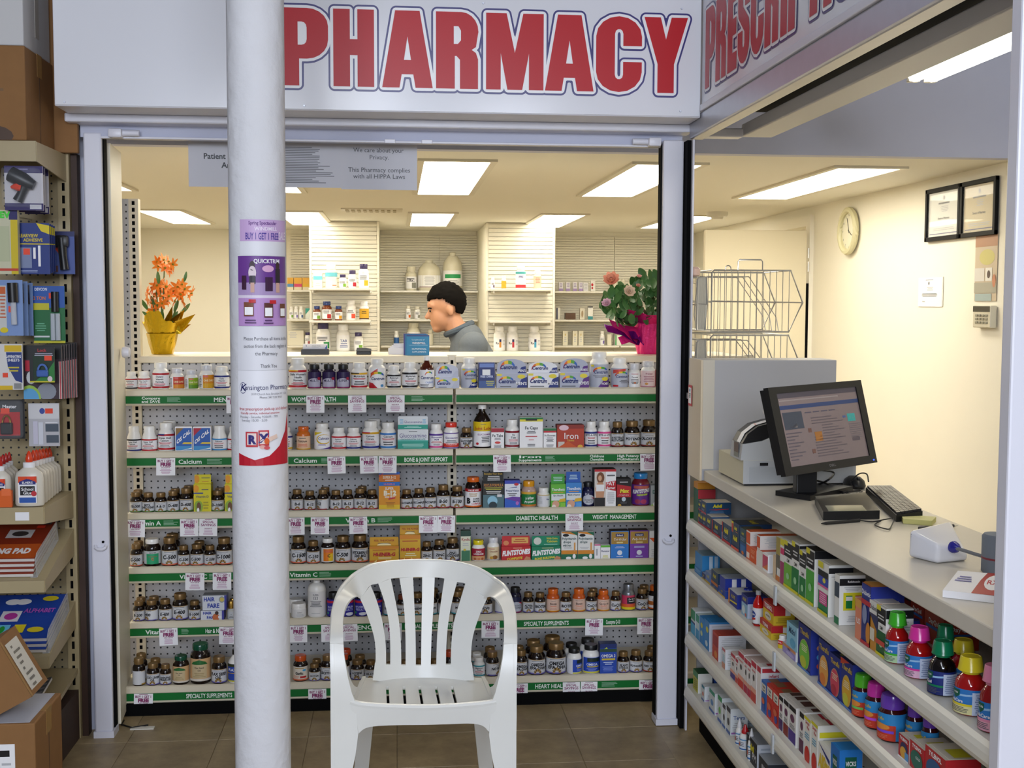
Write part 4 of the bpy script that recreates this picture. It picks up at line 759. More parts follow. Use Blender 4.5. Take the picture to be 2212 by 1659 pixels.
WB(3, 1052, 1079, 1160, 'foil-capped white bottle with yellow label picture', cap=M_foil, caph=.22, lab=(.05, .6, C('#e3d3ac')), P=[('l', -.8, .2, .8, .92, 1, C('#c06a6a')), ('t', 'Chewable', 0, .6, .12, C('#8c4a3a'), .8), ('d', .2, .2, .4, .16, C('#8c5a2a')), ('d', -.3, .16, .25, .12, C('#c99a3a')), ('r', -1.5, 1.5, 0, .05, LG)])
def fl(x0, x1, c, ch, sub, hl, d, xs):
    WC(3, x0, x1, 1180.6, d, {'all': C(c)}, P=[('t', 'FLINTSTONES', 0, .42, .34, WH, .95, .08, .1, .08), ('t', sub, -.1, .08, .16, C('#e6cf3a'), .7, .04, .1, .08), ('l', -.3, .5, .86, .93, 1, C('#e8d0a0')), ('p', [(.5, 0), (1, 0), (1, .2), (.7, .3)], C('#c98a62'))], header=(1157.7, 'rect', .96, C(ch), hl), d=.045)
fl(1083, 1146.5, '#c0262a', '#c23034', 'COMPLETE', [('r', -.3, .9, .25, .85, C('#e0b060')), ('l', -.2, .8, .35, .75, 2, C('#b5402f')), ('d', -.7, .3, .2, .25, C('#d98a5a'))], 'red kids chewables box with raised back panel', 0)
fl(1148, 1211.5, '#12805a', '#1a8a64', 'BONE BUILDING', [('t', 'With Extra', .45, .66, .2, C('#e0d33a'), .4), ('t', 'Calcium', .45, .36, .24, C('#e0d33a'), .4), ('d', -.6, .5, .28, .38, C('#d9dcd0')), ('l', -.2, .9, .08, .24, 1, C('#9ad0bc'))], 'green kids chewables box with raised back panel', 0)
for x0, x1, d in ((1212.5, 1247.5, ['Polyvitamin', 'drops', 'with Iron']), (1248.5, 1283, ['Polyvitamin', 'drops'])):
    WC(3, x0, x1, 1149, 'white orange and green box reading ' + ' '.join(d), {'all': C('#e6e6e2')}, P=[('r', -1, 1, 0, .20, C('#1d6a4a')), ('r', -1, 1, .20, .34, C('#d98a2a')), ('p', [(-1, 1), (1, 1), (1, .88), (-.9, .96)], C('#d98a2a')), ('p', [(.1, 1), (1, 1), (1, .86)], C('#1d6a4a')), ('d', -.45, .88, .4, .05, INK), ('d', .6, .12, .2, .09, WH), ('d', -.1, .06, .35, .05, WH)] + [('t', s, -.05 if i == 0 else -.3, .72 - .12 * i, .085, C('#1f4a4a'), .9 if i == 0 else .5) for i, s in enumerate(d)] + [('l', -.8, .4, .38, .46, 2, LG), ('r', .55, .75, .3, .62, C('#d9a05a'))], d=.04)
WC(3, 1284, 1297, 1176, 'little white box with hot pink top', {'all': WH}, P=[('r', -1, 1, .92, 1, C('#d0307a')), ('r', -.5, .1, .25, .7, C('#b0b0b6'))], d=.03)
WC(3, 1297.5, 1318, 1178, 'little white box with green top reading Florastor', {'all': WH}, P=[('r', -1, 1, .85, 1, C('#63b53a')), ('t', 'Florastor', 0, .52, .13, C('#3a3f6b'), .9), ('l', -.7, .7, .05, .3, 3, C('#d0cc4a'))], d=.03)
for x0, x1, yt, c, s, d in ((1319, 1358.5, 1147, '#2f7ac9', 'Tri-Vi-Sol', 'blue and gold'), (1360.5, 1401.5, 1146, '#7a3fa8', 'Poly-Vi-Sol', 'purple and gold')):
    WC(3, x0, x1, yt, d + ' infant-drops box', {'all': C(c), '+z': C('#3a332e'), '-x': C('#4a4550'), '+x': C('#9a86b0')}, P=[('r', -.95, .95, .53, .97, C('#a8843a')), ('r', -.45, .45, .80, .90, C('#22306b')), ('t', 'Enfamil', 0, .82, .055, WH, .4), ('t', s, 0, .66, .085, WH, .85, 0, .2), ('r', -.35, .35, .56, .61, C('#e0cc8a')), ('d', 0, .22, .28, .09, C('#e0e3ee')), ('l', -.6, .6, .38, .46, 2, C('#c3d0ee')), ('l', -.5, .5, .05, .12, 1, C('#c3d0ee'))], d=.045)
WC(3, 1402.5, 1440, 1147, 'white and orange box half behind the right post', {'all': C('#dcdcdc')}, P=[('p', [(-1, .75), (1, .75), (1, .4), (-.2, .5)], C('#d95f2a')), ('t', 'S', -.3, .84, .08, C('#d95f2a'), .5), ('l', -.8, 0, .05, .35, 4, LG)])
# ---- row 4
VB = C('#6a62a8')
for x0, x1, yt, s, d, bh in ((287, 313, 1298, 'E-200', 'E-200', 1), (313.5, 342, 1296, 'E-400', 'E-400 turned away from the front', 1), (343, 371.5, 1294, 'E-400', 'E-400 in the small size', None), (372, 407, 1281, 'E-400', 'E-400 in the large size', None), (407.7, 433.5, 1297, 'E-1000', 'E-1000', None)):
    WB(4, x0, x1, yt, 'dark bottle reading ' + d, behind=bh, **dict(dark([s], bb=VB), turn=-.7 if 'turned' in d else 0))
def hair(x0, x1, yt, z, desc, y0, person):
    xc, yl, zz, w = place(4, x0, x1, yt); h = at((x0 + x1) / 2, yt, Y=yl).z - z
    P = [('t', 'HAIR', -.45, .62, .28, C('#2a3fa0'), .45, .04), ('t', 'FARE', -.1, .16, .30, C('#2a3fa0'), .5, .04), ('r', .82, 1, 0, 1, C('#3a3a94'))]
    P += [('d', .3, .3, .3, .4, C('#c2683a')), ('d', .38, .75, .16, .2, C('#3a2420')), ('r', .5, .78, .2, .45, C('#e3e3ea'))] if person else [('d', .62, .72, .25, .22, C('#8a94a0')), ('d', .62, .72, .18, .15, C('#d0b85a'))]
    carton('vitamin_carton', desc, 'box', (xc, yl + y0, z), w, h, .05, {'all': C('#d3d6dc'), '+x': C('#3a3a94'), '+z': C('#8f949c')}, P, group='hair vitamin boxes on the fifth vitamin shelf'); return z + h
zt = hair(434, 484, 1319, SHELF_Z[4] + .0006, 'lower white and purple box reading HAIR FARE', 0, True); hair(437, 489, 1287, zt + .001, 'upper white and purple box reading HAIR FARE', .004, False)
WB(4, 491, 508, 1298, 'small vial with gold cap', kind='vial', behind=1, cap=mat('gold_metal_cap', '#a8823a', .25, metal=.8), body=mat('frosted_glass', '#b9b9b4', .3), caph=.40, lab=(.04, .45, C('#b9bcc0')), P=[('t', 'E', 0, .55, .16, GR, .5), ('l', -.5, .5, .15, .45, 2, GR)])
WB(4, 629, 662, 1302, 'squat white cream jar', kind='jar', behind=-1, caph=.26, cap=M_wplast, lab=(.05, .62, C('#e2e0de')), P=[('t', 'SUPER E', .2, .55, .12, GR, .6), ('l', -.2, .7, .1, .45, 4, LG)])
WB(4, 664, 705, 1252, 'tall white lotion bottle reading SUPER E', kind='lotion', caph=.06, lab=(.04, .72, C('#e4e2e0')), P=[('t', 'SUPER', 0, .84, .06, GR, .5), ('r', -.2, .2, .68, .80, GR), ('r', -.15, .15, .69, .79, C('#e4e2e0')), ('t', 'E', 0, .70, .08, GR, .3), ('l', -.6, .6, .38, .62, 5, GR), ('l', -.5, .5, .1, .14, 1, LG)])
for x0, d in ((706, 'beside the lotion bottle'), (735.5, 'second of three'), (766, 'third of three'), (797, 'behind the chair back')):
    WB(4, x0, x0 + 29, 1279, 'royal blue bottle with red band ' + d, cap=M_black, body=G('#16132e'), caph=.2, lab=(.04, .74, C('#2d2590')), P=[('r', -1.5, 1.5, .80, .93, C('#c0243a')), ('t', 'MAXIMUM', 0, .50, .13, C('#b9bbe0'), .8), ('t', 'RESULTS', 0, .34, .13, C('#b9bbe0'), .8), ('d', .3, .14, .55, .1, C('#d9dbe6')), ('d', -.75, .2, .14, .07, C('#2a9a5a'))])
TQ = C('#3fa0ac')
for x0, x1, yt, s, d, cap, bh in ((828, 855, 1276, 'GINKGO', 'GINKGO', None, None), (857, 882, 1284, 'SAW PALM', 'SAW PALM', G('#7a3a24'), None), (887, 916, 1280, 'GINSENG', 'GINSENG', None, None), (917, 945, 1279, 'ST JOHN', 'ST JOHN', None, 1), (974, 1002, 1277, 'MILK', 'MILK', None, 1), (946, 972, 1282, 'ALOE', 'ALOE', None, None)):
    WB(4, x0, x1, yt, 'dark bottle with turquoise foot reading ' + d, behind=bh, **dark([s], bb=TQ, cap=cap, th=.15))
WB(4, 1004, 1033, 1287, 'dark bottle reading PLUS', **dark(['PLUS'], bb=VB)); WB(4, 1034, 1064, 1285, 'dark bottle reading HOPS', **dark(['HOPS'], bb=VB))
WB(4, 1069, 1097, 1274, 'white bottle with bronze cap half behind the chair arm', cap=M_gold, body=M_wplast, caph=.18, lab=(.05, .6, C('#d5d7da')), P=[('t', 'SOY', 0, .5, .2, INK, .7), ('r', -1.5, 1.5, 0, .08, VB)])
WB(4, 1099.6, 1126.5, 1268, 'black-capped navy bottle reading PROSTATE', cap=M_black, body=G('#14122a'), caph=.18, lab=(.04, .64, C('#1d1f40')), P=[('d', 0, .34, 1.1, .36, C('#b6bac6')), ('t', 'PROSTATE', 0, .40, .11, GR, .9), ('t', '& LYCOPENE', 0, .26, .1, GR, .85), ('r', -1.5, 1.5, 0, .07, C('#8c2a5d')), ('p', [(.3, .68), (1, .5), (1, .62)], RD_)])
for x0, x1, yt, s, bh in ((1129, 1153, 1279, ['ALPHA', 'LIPOIC'], None), (1154.5, 1178.5, 1280, ['BIOTIN'], None), (1210, 1234.5, 1279, ['BIOTIN'], None), (1265.5, 1289.5, 1278, ['CoQ10'], 1), (1318.5, 1341, 1277, ['CoQ10'], None), (1374, 1399.5, 1271, ['CoQ10'], 1)):
    WB(4, x0, x1, yt, 'dark bottle with bronze cap reading ' + ' '.join(s) + {1154.5: ' beside ALPHA LIPOIC', 1210: ' between orange bottles', 1265.5: ' with one behind, beside orange Biotin', 1318.5: ' beside the silver cap', 1374: ' with one behind, beside the post'}.get(x0, ''), behind=bh, **dark(s, bb=VB, th=.22 if len(s) == 1 else .15))
for x0, x1, yt, s in ((1180, 1209, 1271, 'Biotin'), (1236, 1265, 1271, 'Biotin'), (1290, 1317, 1274, 'Co Q-10')):
    WB(4, x0, x1, yt, 'orange bottle with orange cap reading ' + s + {1180: ' flanked by dark BIOTIN bottles', 1236: ' beside CoQ10'}.get(x0, ''), cap=OR, body=G('#c4551c'), caph=.19, lab=(.06, .58, C('#dcbba8')), P=[('l', -.5, .5, .84, .9, 1, GR), ('t', s, 0, .54, .18, C('#4a2a2a'), .9), ('l', -.6, .6, .38, .46, 1, C('#d9643a')), ('l', -.6, .6, .12, .3, 2, C('#c99a8a')), ('r', -1.5, 1.5, 0, .07, C('#d9a020'))])
WB(4, 1342.5, 1372, 1261, 'silver-capped bottle with pink and black label', cap=mat('grey_silver', '#7d8086', .3, metal=.6), body=mat('grey_silver', '#7d8086'), caph=.2, lab=(.06, .60, C('#c93a5c')), P=[('r', -.4, .9, .42, .86, INK), ('t', 'Co Q-10', .25, .70, .1, WH, .55), ('t', 'Vitamin E', .25, .56, .09, WH, .55), ('r', -1.5, 1.5, .18, .38, C('#d95f2a')), ('r', -1.5, 1.5, 0, .17, C('#e0cc1c'))])
WB(4, 1400.5, 1428, 1264, 'dark bottle with orange cap half behind the right post', cap=OR, body=M_amber, caph=.2, lab=(.06, .6, WH), P=[('r', -1.5, 1.5, .30, .6, C('#c06a2a')), ('t', 'Co', -.4, .66, .14, INK, .5), ('r', -1.5, 1.5, 0, .1, C('#d9641c'))])
# ---- row 5
WB(5, 286, 314, 1421, 'amber bottle with plain white side label', behind=1, **dict(dark([''], bb=C('#b08a3a')), turn=2.2))
WB(5, 316.5, 345, 1432, 'dark bottle reading COD LIVER OIL', behind=1, **dark(['COD LIVER', 'OIL'], bb=VB, th=.15)); WB(5, 345.5, 370, 1434, 'small dark bottle reading EVENING PRIMROSE', **dark(['EVENING', 'PRIMROSE'], bb=VB, th=.14))
for x0, x1, yt, d in ((372.6, 409, 1415, 'smaller'), (410, 456, 1389, 'largest')):
    WB(5, x0, x1, yt, d + ' black bottle with green cap and cream flax seed label', cap=G('#0f4a34'), body=M_amber, caph=.14, lab=(.09, .66, C('#d0a878')), P=[('r', -.72, .6, .12, .74, C('#c9b48c')), ('p', [(-.8, .74), (.7, .74), (.5, .86), (-.05, .95), (-.6, .86)], C('#2a6a34')), ('t', 'Flax Seed', -.06, .56, .08, C('#5a4a3a'), .6), ('t', 'Oil', -.06, .44, .08, C('#5a4a3a'), .4), ('l', -.6, .5, .16, .38, 3, C('#a89468')), ('r', -1.5, 1.5, 0, .1, C('#d8d0c4'))])
WB(5, 456.5, 490.5, 1417, 'dark bottle reading FLAX SEED OIL', **dark(['FLAX SEED', 'OIL'], bb=VB, th=.17))
WB(5, 492, 528, 1402, 'white bottle with black cap and blue flax label half behind the column', kind='syrup', cap=M_black, body=M_wplast, caph=.13, lab=(.06, .60, C('#2a48a8')), P=[('r', -1.5, 1.5, .84, 1, C('#3a3f24')), ('t', 'FLAX OIL', -.1, .60, .15, WH, .95), ('r', -1.5, 1.5, .46, .5, C('#c9a03a')), ('r', -1.5, 1.5, 0, .08, C('#c9c03a'))])
WB(5, 632.6, 666, 1414.5, 'dark bottle with orange cap reading Garlic', cap=G('#c4501c'), body=M_amber, caph=.2, lab=(.06, .60, C('#ddd3c3')), P=[('l', -.6, .6, .84, .94, 1, C('#b08a2a')), ('d', .6, .74, .22, .08, C('#4aa0d0')), ('t', 'Garlic', 0, .44, .18, INK, .9, .04), ('l', -.8, 0, .14, .36, 3, C('#d99a80')), ('r', .1, .85, .18, .32, C('#b5242a')), ('r', -1.5, 1.5, 0, .1, C('#d9704a'))])
WB(5, 667, 692, 1433, 'dark bottle with dusty bronze cap reading LECITHIN', behind=1, **dark(['LECITHIN'], bb=VB, th=.14)); WB(5, 693, 722, 1414, 'dark bottle reading LECITHIN behind the chair arm', **dark(['LECITHIN'], bb=VB, th=.15))
WB(5, 726, 756, 1412, 'dark bottle with red-orange cap seen through the chair arm', behind=1, **dark(['LIVER'], bb=VB, cap=G('#b8401c'), th=.15)); WB(5, 757.5, 787, 1425, 'dark bottle reading L-LYSINE', behind=1, **dark(['L-LYSINE', 'HCL'], bb=VB, th=.16)); WB(5, 788, 814, 1426, 'dark bottle reading GELATIN', **dark(['GELATIN'], bb=VB, th=.15))
for x0, x1, yt, s in ((832, 858, 1430, 'KELP'), (862, 888, 1426, 'DHEA'), (893, 919, 1424, 'CHROME'), (926, 952, 1424, 'MSM')): WB(5, x0, x1, yt, 'dark bottle reading %s behind the chair slats' % s, **dark([s], bb=VB, th=.16))
WB(5, 957, 984, 1405, 'dark bottle with red-orange cap behind the chair slats', **dark(['MENO'], bb=VB, cap=G('#b8401c'), th=.16))
WB(5, 999, 1021.5, 1416, 'dark bottle reading POWER COMPLEX', **dark(['POWER', 'COMPLEX'], bb=VB, th=.14))
WB(5, 1022, 1047.6, 1419, 'white bottle with pale blue bands between dark bottles', behind=-1, **white(TQ, TQ, ['Magnesium', 'Oxide']))
WB(5, 1049, 1078, 1407, 'dark bottle with side panel turned, beside the chair arm', behind=-1, **dict(dark(['NO FLUSH'], bb=VB, th=.16), turn=.9))
WB(5, 1113, 1139, 1404, 'small dark bottle reading OMEGA', behind=-1, **dark(['OMEGA', 'EPA-DHA'], bb=VB, th=.15)); WB(5, 1140, 1178.5, 1394, 'medium dark bottle reading OMEGA', behind=-1, **dark(['OMEGA', 'EPA-DHA'], bb=VB, th=.16)); WB(5, 1179, 1223, 1387, 'large dark bottle reading OMEGA', behind=-1, **dark(['OMEGA', 'EPA-DHA'], bb=VB, th=.17))
for x0, x1, yt, tn, d in ((1224, 1256.5, 1399, .8, 'smaller'), (1257.5, 1295, 1391, 0, 'larger')):
    WB(5, x0, x1, yt, d + ' white bottle with black cap and blue omega label', behind=-1, cap=M_black, body=M_wplast, caph=.17, turn=tn, lab=(.04, .62, C('#dfe0e6')), P=[('r', -1, 1, .1, .95, C('#2448b0')), ('r', -.5, .9, .68, .92, C('#20302a')), ('t', 'OMEGA', 0, .46, .15, C('#dfe6f5'), .8), ('r', -.5, .8, .36, .42, C('#d0b83a')), ('r', -1, 1, 0, .09, C('#d0c83a')), ('l', -.6, .6, .16, .3, 2, C('#8fa0e0'))])
WC(5, 1296, 1332.5, 1391.5, 'blue box reading OMEGA 3', {'all': C('#2448a8'), '+z': C('#1a2a60'), '-x': C('#1a2a60')}, P=[('r', -1, 1, .86, 1, C('#1f2f6a')), ('p', [(-.8, .78), (-.2, .9), (0, .8), (-.6, .76)], C('#b8c93a')), ('r', -1, 1, .74, .84, C('#2a4a3a')), ('t', 'OMEGA 3', 0, .56, .10, WH, .85), ('r', -.8, .8, .46, .52, C('#d0b83a')), ('l', -.6, .6, .30, .42, 2, C('#c3cfee')), ('l', -.8, .7, .08, .26, 4, C('#7a90d8'))], d=.045)
for x0, x1, yt, s, bh in ((1333.5, 1359, 1407, ['PLANT', 'STEROL'], None), (1360, 1387, 1404, ['POTASSIUM'], None), (1388.6, 1418, 1406, ['RED YEAST'], 1)): WB(5, x0, x1, yt, 'dark bottle with bronze cap reading ' + ' '.join(s), behind=bh, **dark(s, bb=VB if s[0] != 'RED YEAST' else C('#c04a3a'), th=.15))
# ---------------------------------------------------------------- checkout counter with shelves facing the aisle
XF = 1.0; S4 = [.752, .575, .352, .166]
cu = thing('counter_shelving', 'cream shelving under the checkout counter packed with cold remedies', 'shelving', (0, 0, 0))
one('back_panel', lambda b: b.box(1.36, 1.38, 1.88, 4.04, .1, .918, M_peg_y), cu)
one('kick_plate', lambda b: b.box(1.054, 1.36, 1.88, 4.02, 0, .10, M_blackgap), cu)
one('end_panel', lambda b: b.box(1.05, 1.36, 4.045, 4.06, .10, .918, mat('grey_metal_panel', '#a9aaad', .4)), cu)
for y in (2.02, 2.96, 3.90): one('upright', lambda b: b.box(1.345, 1.36, y - .015, y + .015, .1, .918, M_lipw), cu)
lip = [(XF + .004, .004), (XF + .012, .004), (XF + .012, -.040), (XF + .004, -.042), (XF - .004, -.038), (XF - .008, -.028), (XF - .007, -.014), (XF - .003, -.004)]
for i, z in enumerate(S4):
    def f(b):
        b.box(XF + .01, 1.345, 1.88, 4.035, z - .018, z, M_lipw)
        b.prism([(x, z + dz) for x, dz in lip], 1.88, 4.0, M_lipw, 'y')
    sh = one('shelf', f, cu)
    hb = MB()
    for k in range(52):
        for q in range(3): hb.box(XF + .05 + q * .045, XF + .064 + q * .045, 1.93 + k * .04 + q * .013, 1.934 + k * .04 + q * .013, z, z + .0003, M_blackgap)
    o = hb.build('vent_slots', sh); o['kind'] = 'stuff'
    if i < 3:
        c = at(1715 - i * 6, 1312 + i * 150, X=XF - .01)
        one('clear_clip', lambda b: b.bbox(XF - .012, XF - .006, (3.02) - .008, 3.02 + .008, z - .046, z + .006, mat('clear_plastic', '#e6ecf2', .1, trans=.5), .002), sh)
struct_top = thing('checkout_counter', 'cream laminate checkout worktop above the remedy shelves', 'counter', (0, 0, 0))
one('slab', lambda b: b.bbox(.998, 1.39, 1.875, 3.795, .921, .955, mat('cream_laminate', '#cfc8ba', .3, var=.03, vscale=30), .003), struct_top)
gc = thing('divider_cabinet', 'grey laminate divider cabinet at the far end of the counter', 'cabinet', (0, 0, 0))
M_glam = mat('grey_laminate', '#a8a8ac', .45, var=.02, vscale=10)
one('body', lambda b: b.bbox(.992, 1.44, 3.80, 3.955, .92, 1.315, M_glam, .003), gc)
one('front_edge', lambda b: b.box(.985, .992, 3.798, 3.957, .92, 1.315, mat('cream_edge', '#cfc0a6', .4)), gc)
one('front_strip', lambda b: b.box(.992, 1.03, 3.797, 3.80, .958, 1.315, mat('cream_edge2', '#c3bdb0', .4)), gc)
# small red and white tag hanging off the divider
tg = thing('red_tag', 'small red-framed white tag hanging off the divider edge', 'tag', (.983, 3.93, 1.19), -PI / 2)
one('card', lambda b: b.box(-.022, .022, -.001, 0, -.035, .035, C('#c0262a')), tg)
b = MB(); prints(b, [('r', -.8, .9, .12, .88, WH), ('t', 'Elf', 0, .4, .22, INK, .6), ('d', 0, .75, .3, .08, C('#2a6fb0'))], .022, -.035, .035, y=-.0012); b.build('lettering', tg, False)
_old_profile = profile
def profile(kind, r, h, cap):
    if kind == 'cough':
        n = r * .46
        return ([(r * .86, 0), (r, .006), (r, h * .50), (r * .92, h * .58), (r * .62, h * .67), (n, h * .71), (n, h * .76)],
                [(n * 1.25, h * .70), (n * 1.25, h * .745), (r * .84, h * .755), (r * .80, h * .79), (r * .68, h * .985), (r * .64, h), (r * .58, h), (r * .56, h * .99)])
    return _old_profile(kind, r, h, cap)
_p2 = profile
def profile(kind, r, h, cap):
    if kind == 'thera':
        return ([(r * .86, 0), (r, .006), (r, h * .58), (r * .95, h * .64), (r * .72, h * .72), (r * .66, h * .76)], [(r * .84, h * .70), (r * .86, h * .74), (r * .84, h * .90), (r * .76, h * .98), (r * .6, h), (r * .3, h)])
    return _p2(kind, r, h, cap)
_p3 = profile
def profile(kind, r, h, cap):
    if kind == 'drop':
        return ([(r * .88, 0), (r, .005), (r, h * .52), (r * .9, h * .60), (r * .5, h * .66), (r * .48, h * .70)], [(r * .66, h * .66), (r * .68, h * .74), (r * .5, h * .82), (r * .3, h * .92), (r * .2, h), (r * .05, h)])
    return _p3(kind, r, h, cap)
# ---- stock helpers; coordinates are read off an enlarged view of the counter (origin 1480,1110, scale 3.022)
K7 = 3.022
def p7(x, y): return 1480 + x / K7, 1110 + y / K7
SN = ['top remedy shelf', 'second remedy shelf', 'third remedy shelf', 'lowest remedy shelf']
def rname(d, s):
    for t in (' on the ' + SN[s], ', ' + SN[s], ''):
        if len((d + t).split()) <= 16: return d + t
    return ' '.join(d.split()[:16])
def RB(s, xf, xn, yt, desc, mats, P=(), side=(), top=(), d=.06, z0=None, X=1.0225, ydep=None, **kw):
    z = (S4[s] if z0 is None else z0) + .0006
    px, py = p7(xn, yt); n = at(px, py + 30, X=X).y; f = at(p7(xf, yt)[0], py + 10, X=X).y
    top_z = at(px, py, X=X).z; h = max(.012, top_z - z); w = max(.012, f - n)
    carton('remedy_box', rname(desc, s), 'box', (X, (n + f) / 2, z), w * .97, h, d, mats, P, side, top, rz=-PI / 2, group='boxes on the ' + SN[s], **kw)
    return z + h
def RT(s, x0, x1, yt, yb, desc, kind='pill', rk=1, row=0, name='remedy_bottle', **kw):
    z = S4[s] + .0006; px, py = p7((x0 + x1) / 2, yb); dist = (at(px, py, X=1.05) - CAM).dot(RF)
    r = (x1 - x0) / K7 / FPX * dist / 2 * rk; cx = 1.018 + r + row * (2 * r + .004); cy = at(px, py - 20, X=cx).y; c = Vector((cx, cy, z))
    hz = at(px, p7(0, yt)[1], Y=c.y).z; h = hz - z
    bottle(name, rname(desc, s), 'bottle', (c.x, c.y, z), r, h, kind, rz=-PI / 2 + .55, group='bottles on the ' + SN[s], **kw)
AD = '#1c2f4e'; YE = C('#e0d21c')
def advil(extra=(), base=AD): return dict(mats={'all': C(base), '+z': C('#c9c3b8'), '+x': C('#27507c')}, P=[('r', -1, 1, 0, .14, C('#b5303a')), ('t', 'Advil', 0, .52, .26, YE, .9, .05, .1)] + list(extra) + [('l', -.7, .5, .2, .36, 2, C('#7f93b0'))])
# top remedy shelf, from the divider towards the near jamb
zt = RB(0, 56, 85, -158, 'green and red box reading al beside the black post', {'all': C('#1d5a3a'), '+x': C('#23603f')}, side=[('r', -1, 1, .72, 1, C('#b5303a')), ('t', 'al', .2, .32, .28, WH, .7), ('r', -1, 1, 0, .2, C('#c97a3a'))])
RB(0, 56, 82, -201, 'orange box lying on the green al box', {'all': C('#d9902a')}, z0=zt)
lo = []
for i, (a, c, yt) in enumerate(((86, 99, -20), (100, 112, -4), (113, 136, 8), (137, 172, 22))):
    lo.append(RB(0, a, c, yt, ['navy pain-relief box nearest the divider, bottom layer', 'second navy pain-relief box in the bottom layer', 'third navy pain-relief box in the bottom layer', 'fourth navy pain-relief box in the bottom layer'][i], **advil()))
RB(0, 86, 101, -80, 'navy pain-relief box stacked on the bottom layer, rear one', z0=max(lo[1], lo[0]), **advil())
RB(0, 103, 137, -72, 'navy pain-relief box with yellow Advil lettering on its end, topmost', z0=lo[2], d=.085, side=[('r', -1, 1, 0, 1, C('#1f4a72')), ('t', 'Advil', -.1, .6, .26, YE, .75, .05, .1), ('p', [(-.8, .42), (.8, .5), (.8, .44), (-.2, .38)], C('#c0262a')), ('l', -.8, .5, .1, .35, 3, C('#5f86ac'))], **advil())
RB(0, 175, 232, 71, 'large navy box with red edge and yellow lettering', **advil([('r', -1, -.8, 0, 1, C('#c03a2a'))]))
RB(0, 240, 297, 84, 'large navy box with red and white edge', **advil([('r', -1, -.78, 0, 1, C('#c03a2a')), ('r', -.95, -.83, .1, .45, WH)], '#24405e'))
RB(0, 303, 354, 74, 'tall navy double-pack box with yellow stripe', d=.10, top=[('r', -1, 1, 0, 1, C('#1f2f44')), ('t', 'Advil', 0, .45, .2, YE, .8)], mats={'all': C('#1f3656'), '+x': C('#1c3a5e')}, P=[('r', -1, -.5, .62, 1, C('#d9c41c')), ('r', -.95, -.55, .60, .92, C('#c03a3a')), ('t', 'Advil', .1, .74, .12, YE, .8, .05), ('t', 'Advil', .05, .34, .18, YE, .9, .05), ('r', -1, 1, 0, .10, C('#d95f4a')), ('l', 0, .8, .66, .7, 1, C('#d98a3a'))])
z1 = RB(0, 357, 395, 200, 'small blue box below another beside the tall navy double pack', {'all': C('#1f4f80')}, P=[('r', -.8, .8, .3, .8, C('#2f6fae')), ('d', 0, .2, .4, .15, C('#d97a3a'))])
RB(0, 357, 395, 108, 'small blue box stacked on a matching one', {'all': C('#2a4a5a'), '+z': C('#3a3f34')}, P=[('t', 'Advil', 0, .55, .2, YE, .8), ('l', -.8, .8, .1, .4, 3, C('#7f93b0'))], z0=z1)
z2 = RB(0, 398, 466, 240, 'orange box with white stripe, lower layer', {'all': C('#d9561c'), '+x': C('#e0dcd8')}, P=[('r', -.95, -.35, .1, .5, C('#e9d8cc')), ('t', 'Motrin', .3, .3, .2, C('#f0b090'), .5, .02, 0), ('l', -.2, .8, .6, .9, 3, C('#e89a70'))])
MOT = {'all': C('#e3ded8'), '+z': C('#c9541c')}
RB(0, 400, 425, 118, 'white box with orange lid on top of the orange box', MOT, P=[('r', -1, 1, .1, .9, C('#d9561c'))], side=[('l', -.8, .8, .2, .9, 8, LG)], z0=z2, d=.09)
z3 = RB(0, 468, 508, 250, 'white box with fine print beneath a white and orange one', MOT, side=[('l', -.8, .8, .2, .9, 6, LG)], d=.07)
RB(0, 470, 489, 145, 'white box with orange lid and long printed end', MOT, P=[('r', -1, 1, .1, .9, C('#d9561c'))], side=[('l', -.8, .8, .1, .9, 10, LG)], z0=z3, d=.11)
RB(0, 506, 540, 271, 'small white box with pink and red front', {'all': WH}, P=[('r', -1, 1, .15, .9, C('#c9486a')), ('p', [(-1, .15), (1, .15), (1, .5)], C('#d9783a'))], side=[('r', -.9, -.5, .05, .95, C('#dcdce0'))], d=.04)
RB(0, 574, 598, 282, 'slim tan box', {'all': C('#d9c0a0'), '+x': WH}, side=[('l', -.8, .8, .1, .9, 6, LG)], d=.025)
def tussin(c, dm=True, h=.5): return [('r', -1, 1, 0, h, C(c)), ('r', -1, 1, .66, .97, INK), ('r', -1, -.1, .9, 1, C('#d9cf2a')), ('l', -.8, .8, .72, .84, 2, C('#d0d0d0')), ('t', 'DM', .1, h + .04, .07, INK, .7), ('d', .1, h * .5, .4, .07, C('#9ad09a')), ('r', -1, 1, 0, .06, C('#d9cf2a'))]
TM = {'all': C('#e8e8e4'), '+z': C('#d8d6cc')}
TS = [('r', -1, 1, .80, .97, INK), ('t', 'Robitussin', 0, .84, .05, WH, .7), ('l', -.8, .8, .55, .76, 4, LG)]
RB(0, 596, 622, 160, 'tall grey and yellow box, first of the cough syrup cartons', TM, P=[('r', -1, 1, .6, 1, C('#a8964a')), ('r', -1, 1, .3, .6, C('#6a6458')), ('r', -1, 1, 0, .12, C('#c97a3a'))])
RB(0, 624, 648, 172, 'tall white box with pink and maroon foot', TM, P=[('r', -1, 1, .66, .8, C('#d0306a')), ('r', -1, 1, 0, .5, C('#a33a6a')), ('r', -1, 1, .86, 1, C('#d9cf2a'))], side=TS)
RB(0, 648, 698, 195, 'tall cough syrup box with lime green foot and black head', TM, P=tussin('#6fb53a', h=.52), side=TS, d=.05)
RB(0, 698, 746, 200, 'tall cough syrup box with white lid and dark green foot', TM, P=tussin('#137a3a', h=.5), side=TS, d=.085, top=[('t', 'DM', 0, .4, .3, INK, .5)])
RB(0, 748, 790, 255, 'short cough syrup box squeezed between two taller ones', TM, P=tussin('#137a3a', h=.45), side=TS, d=.05)
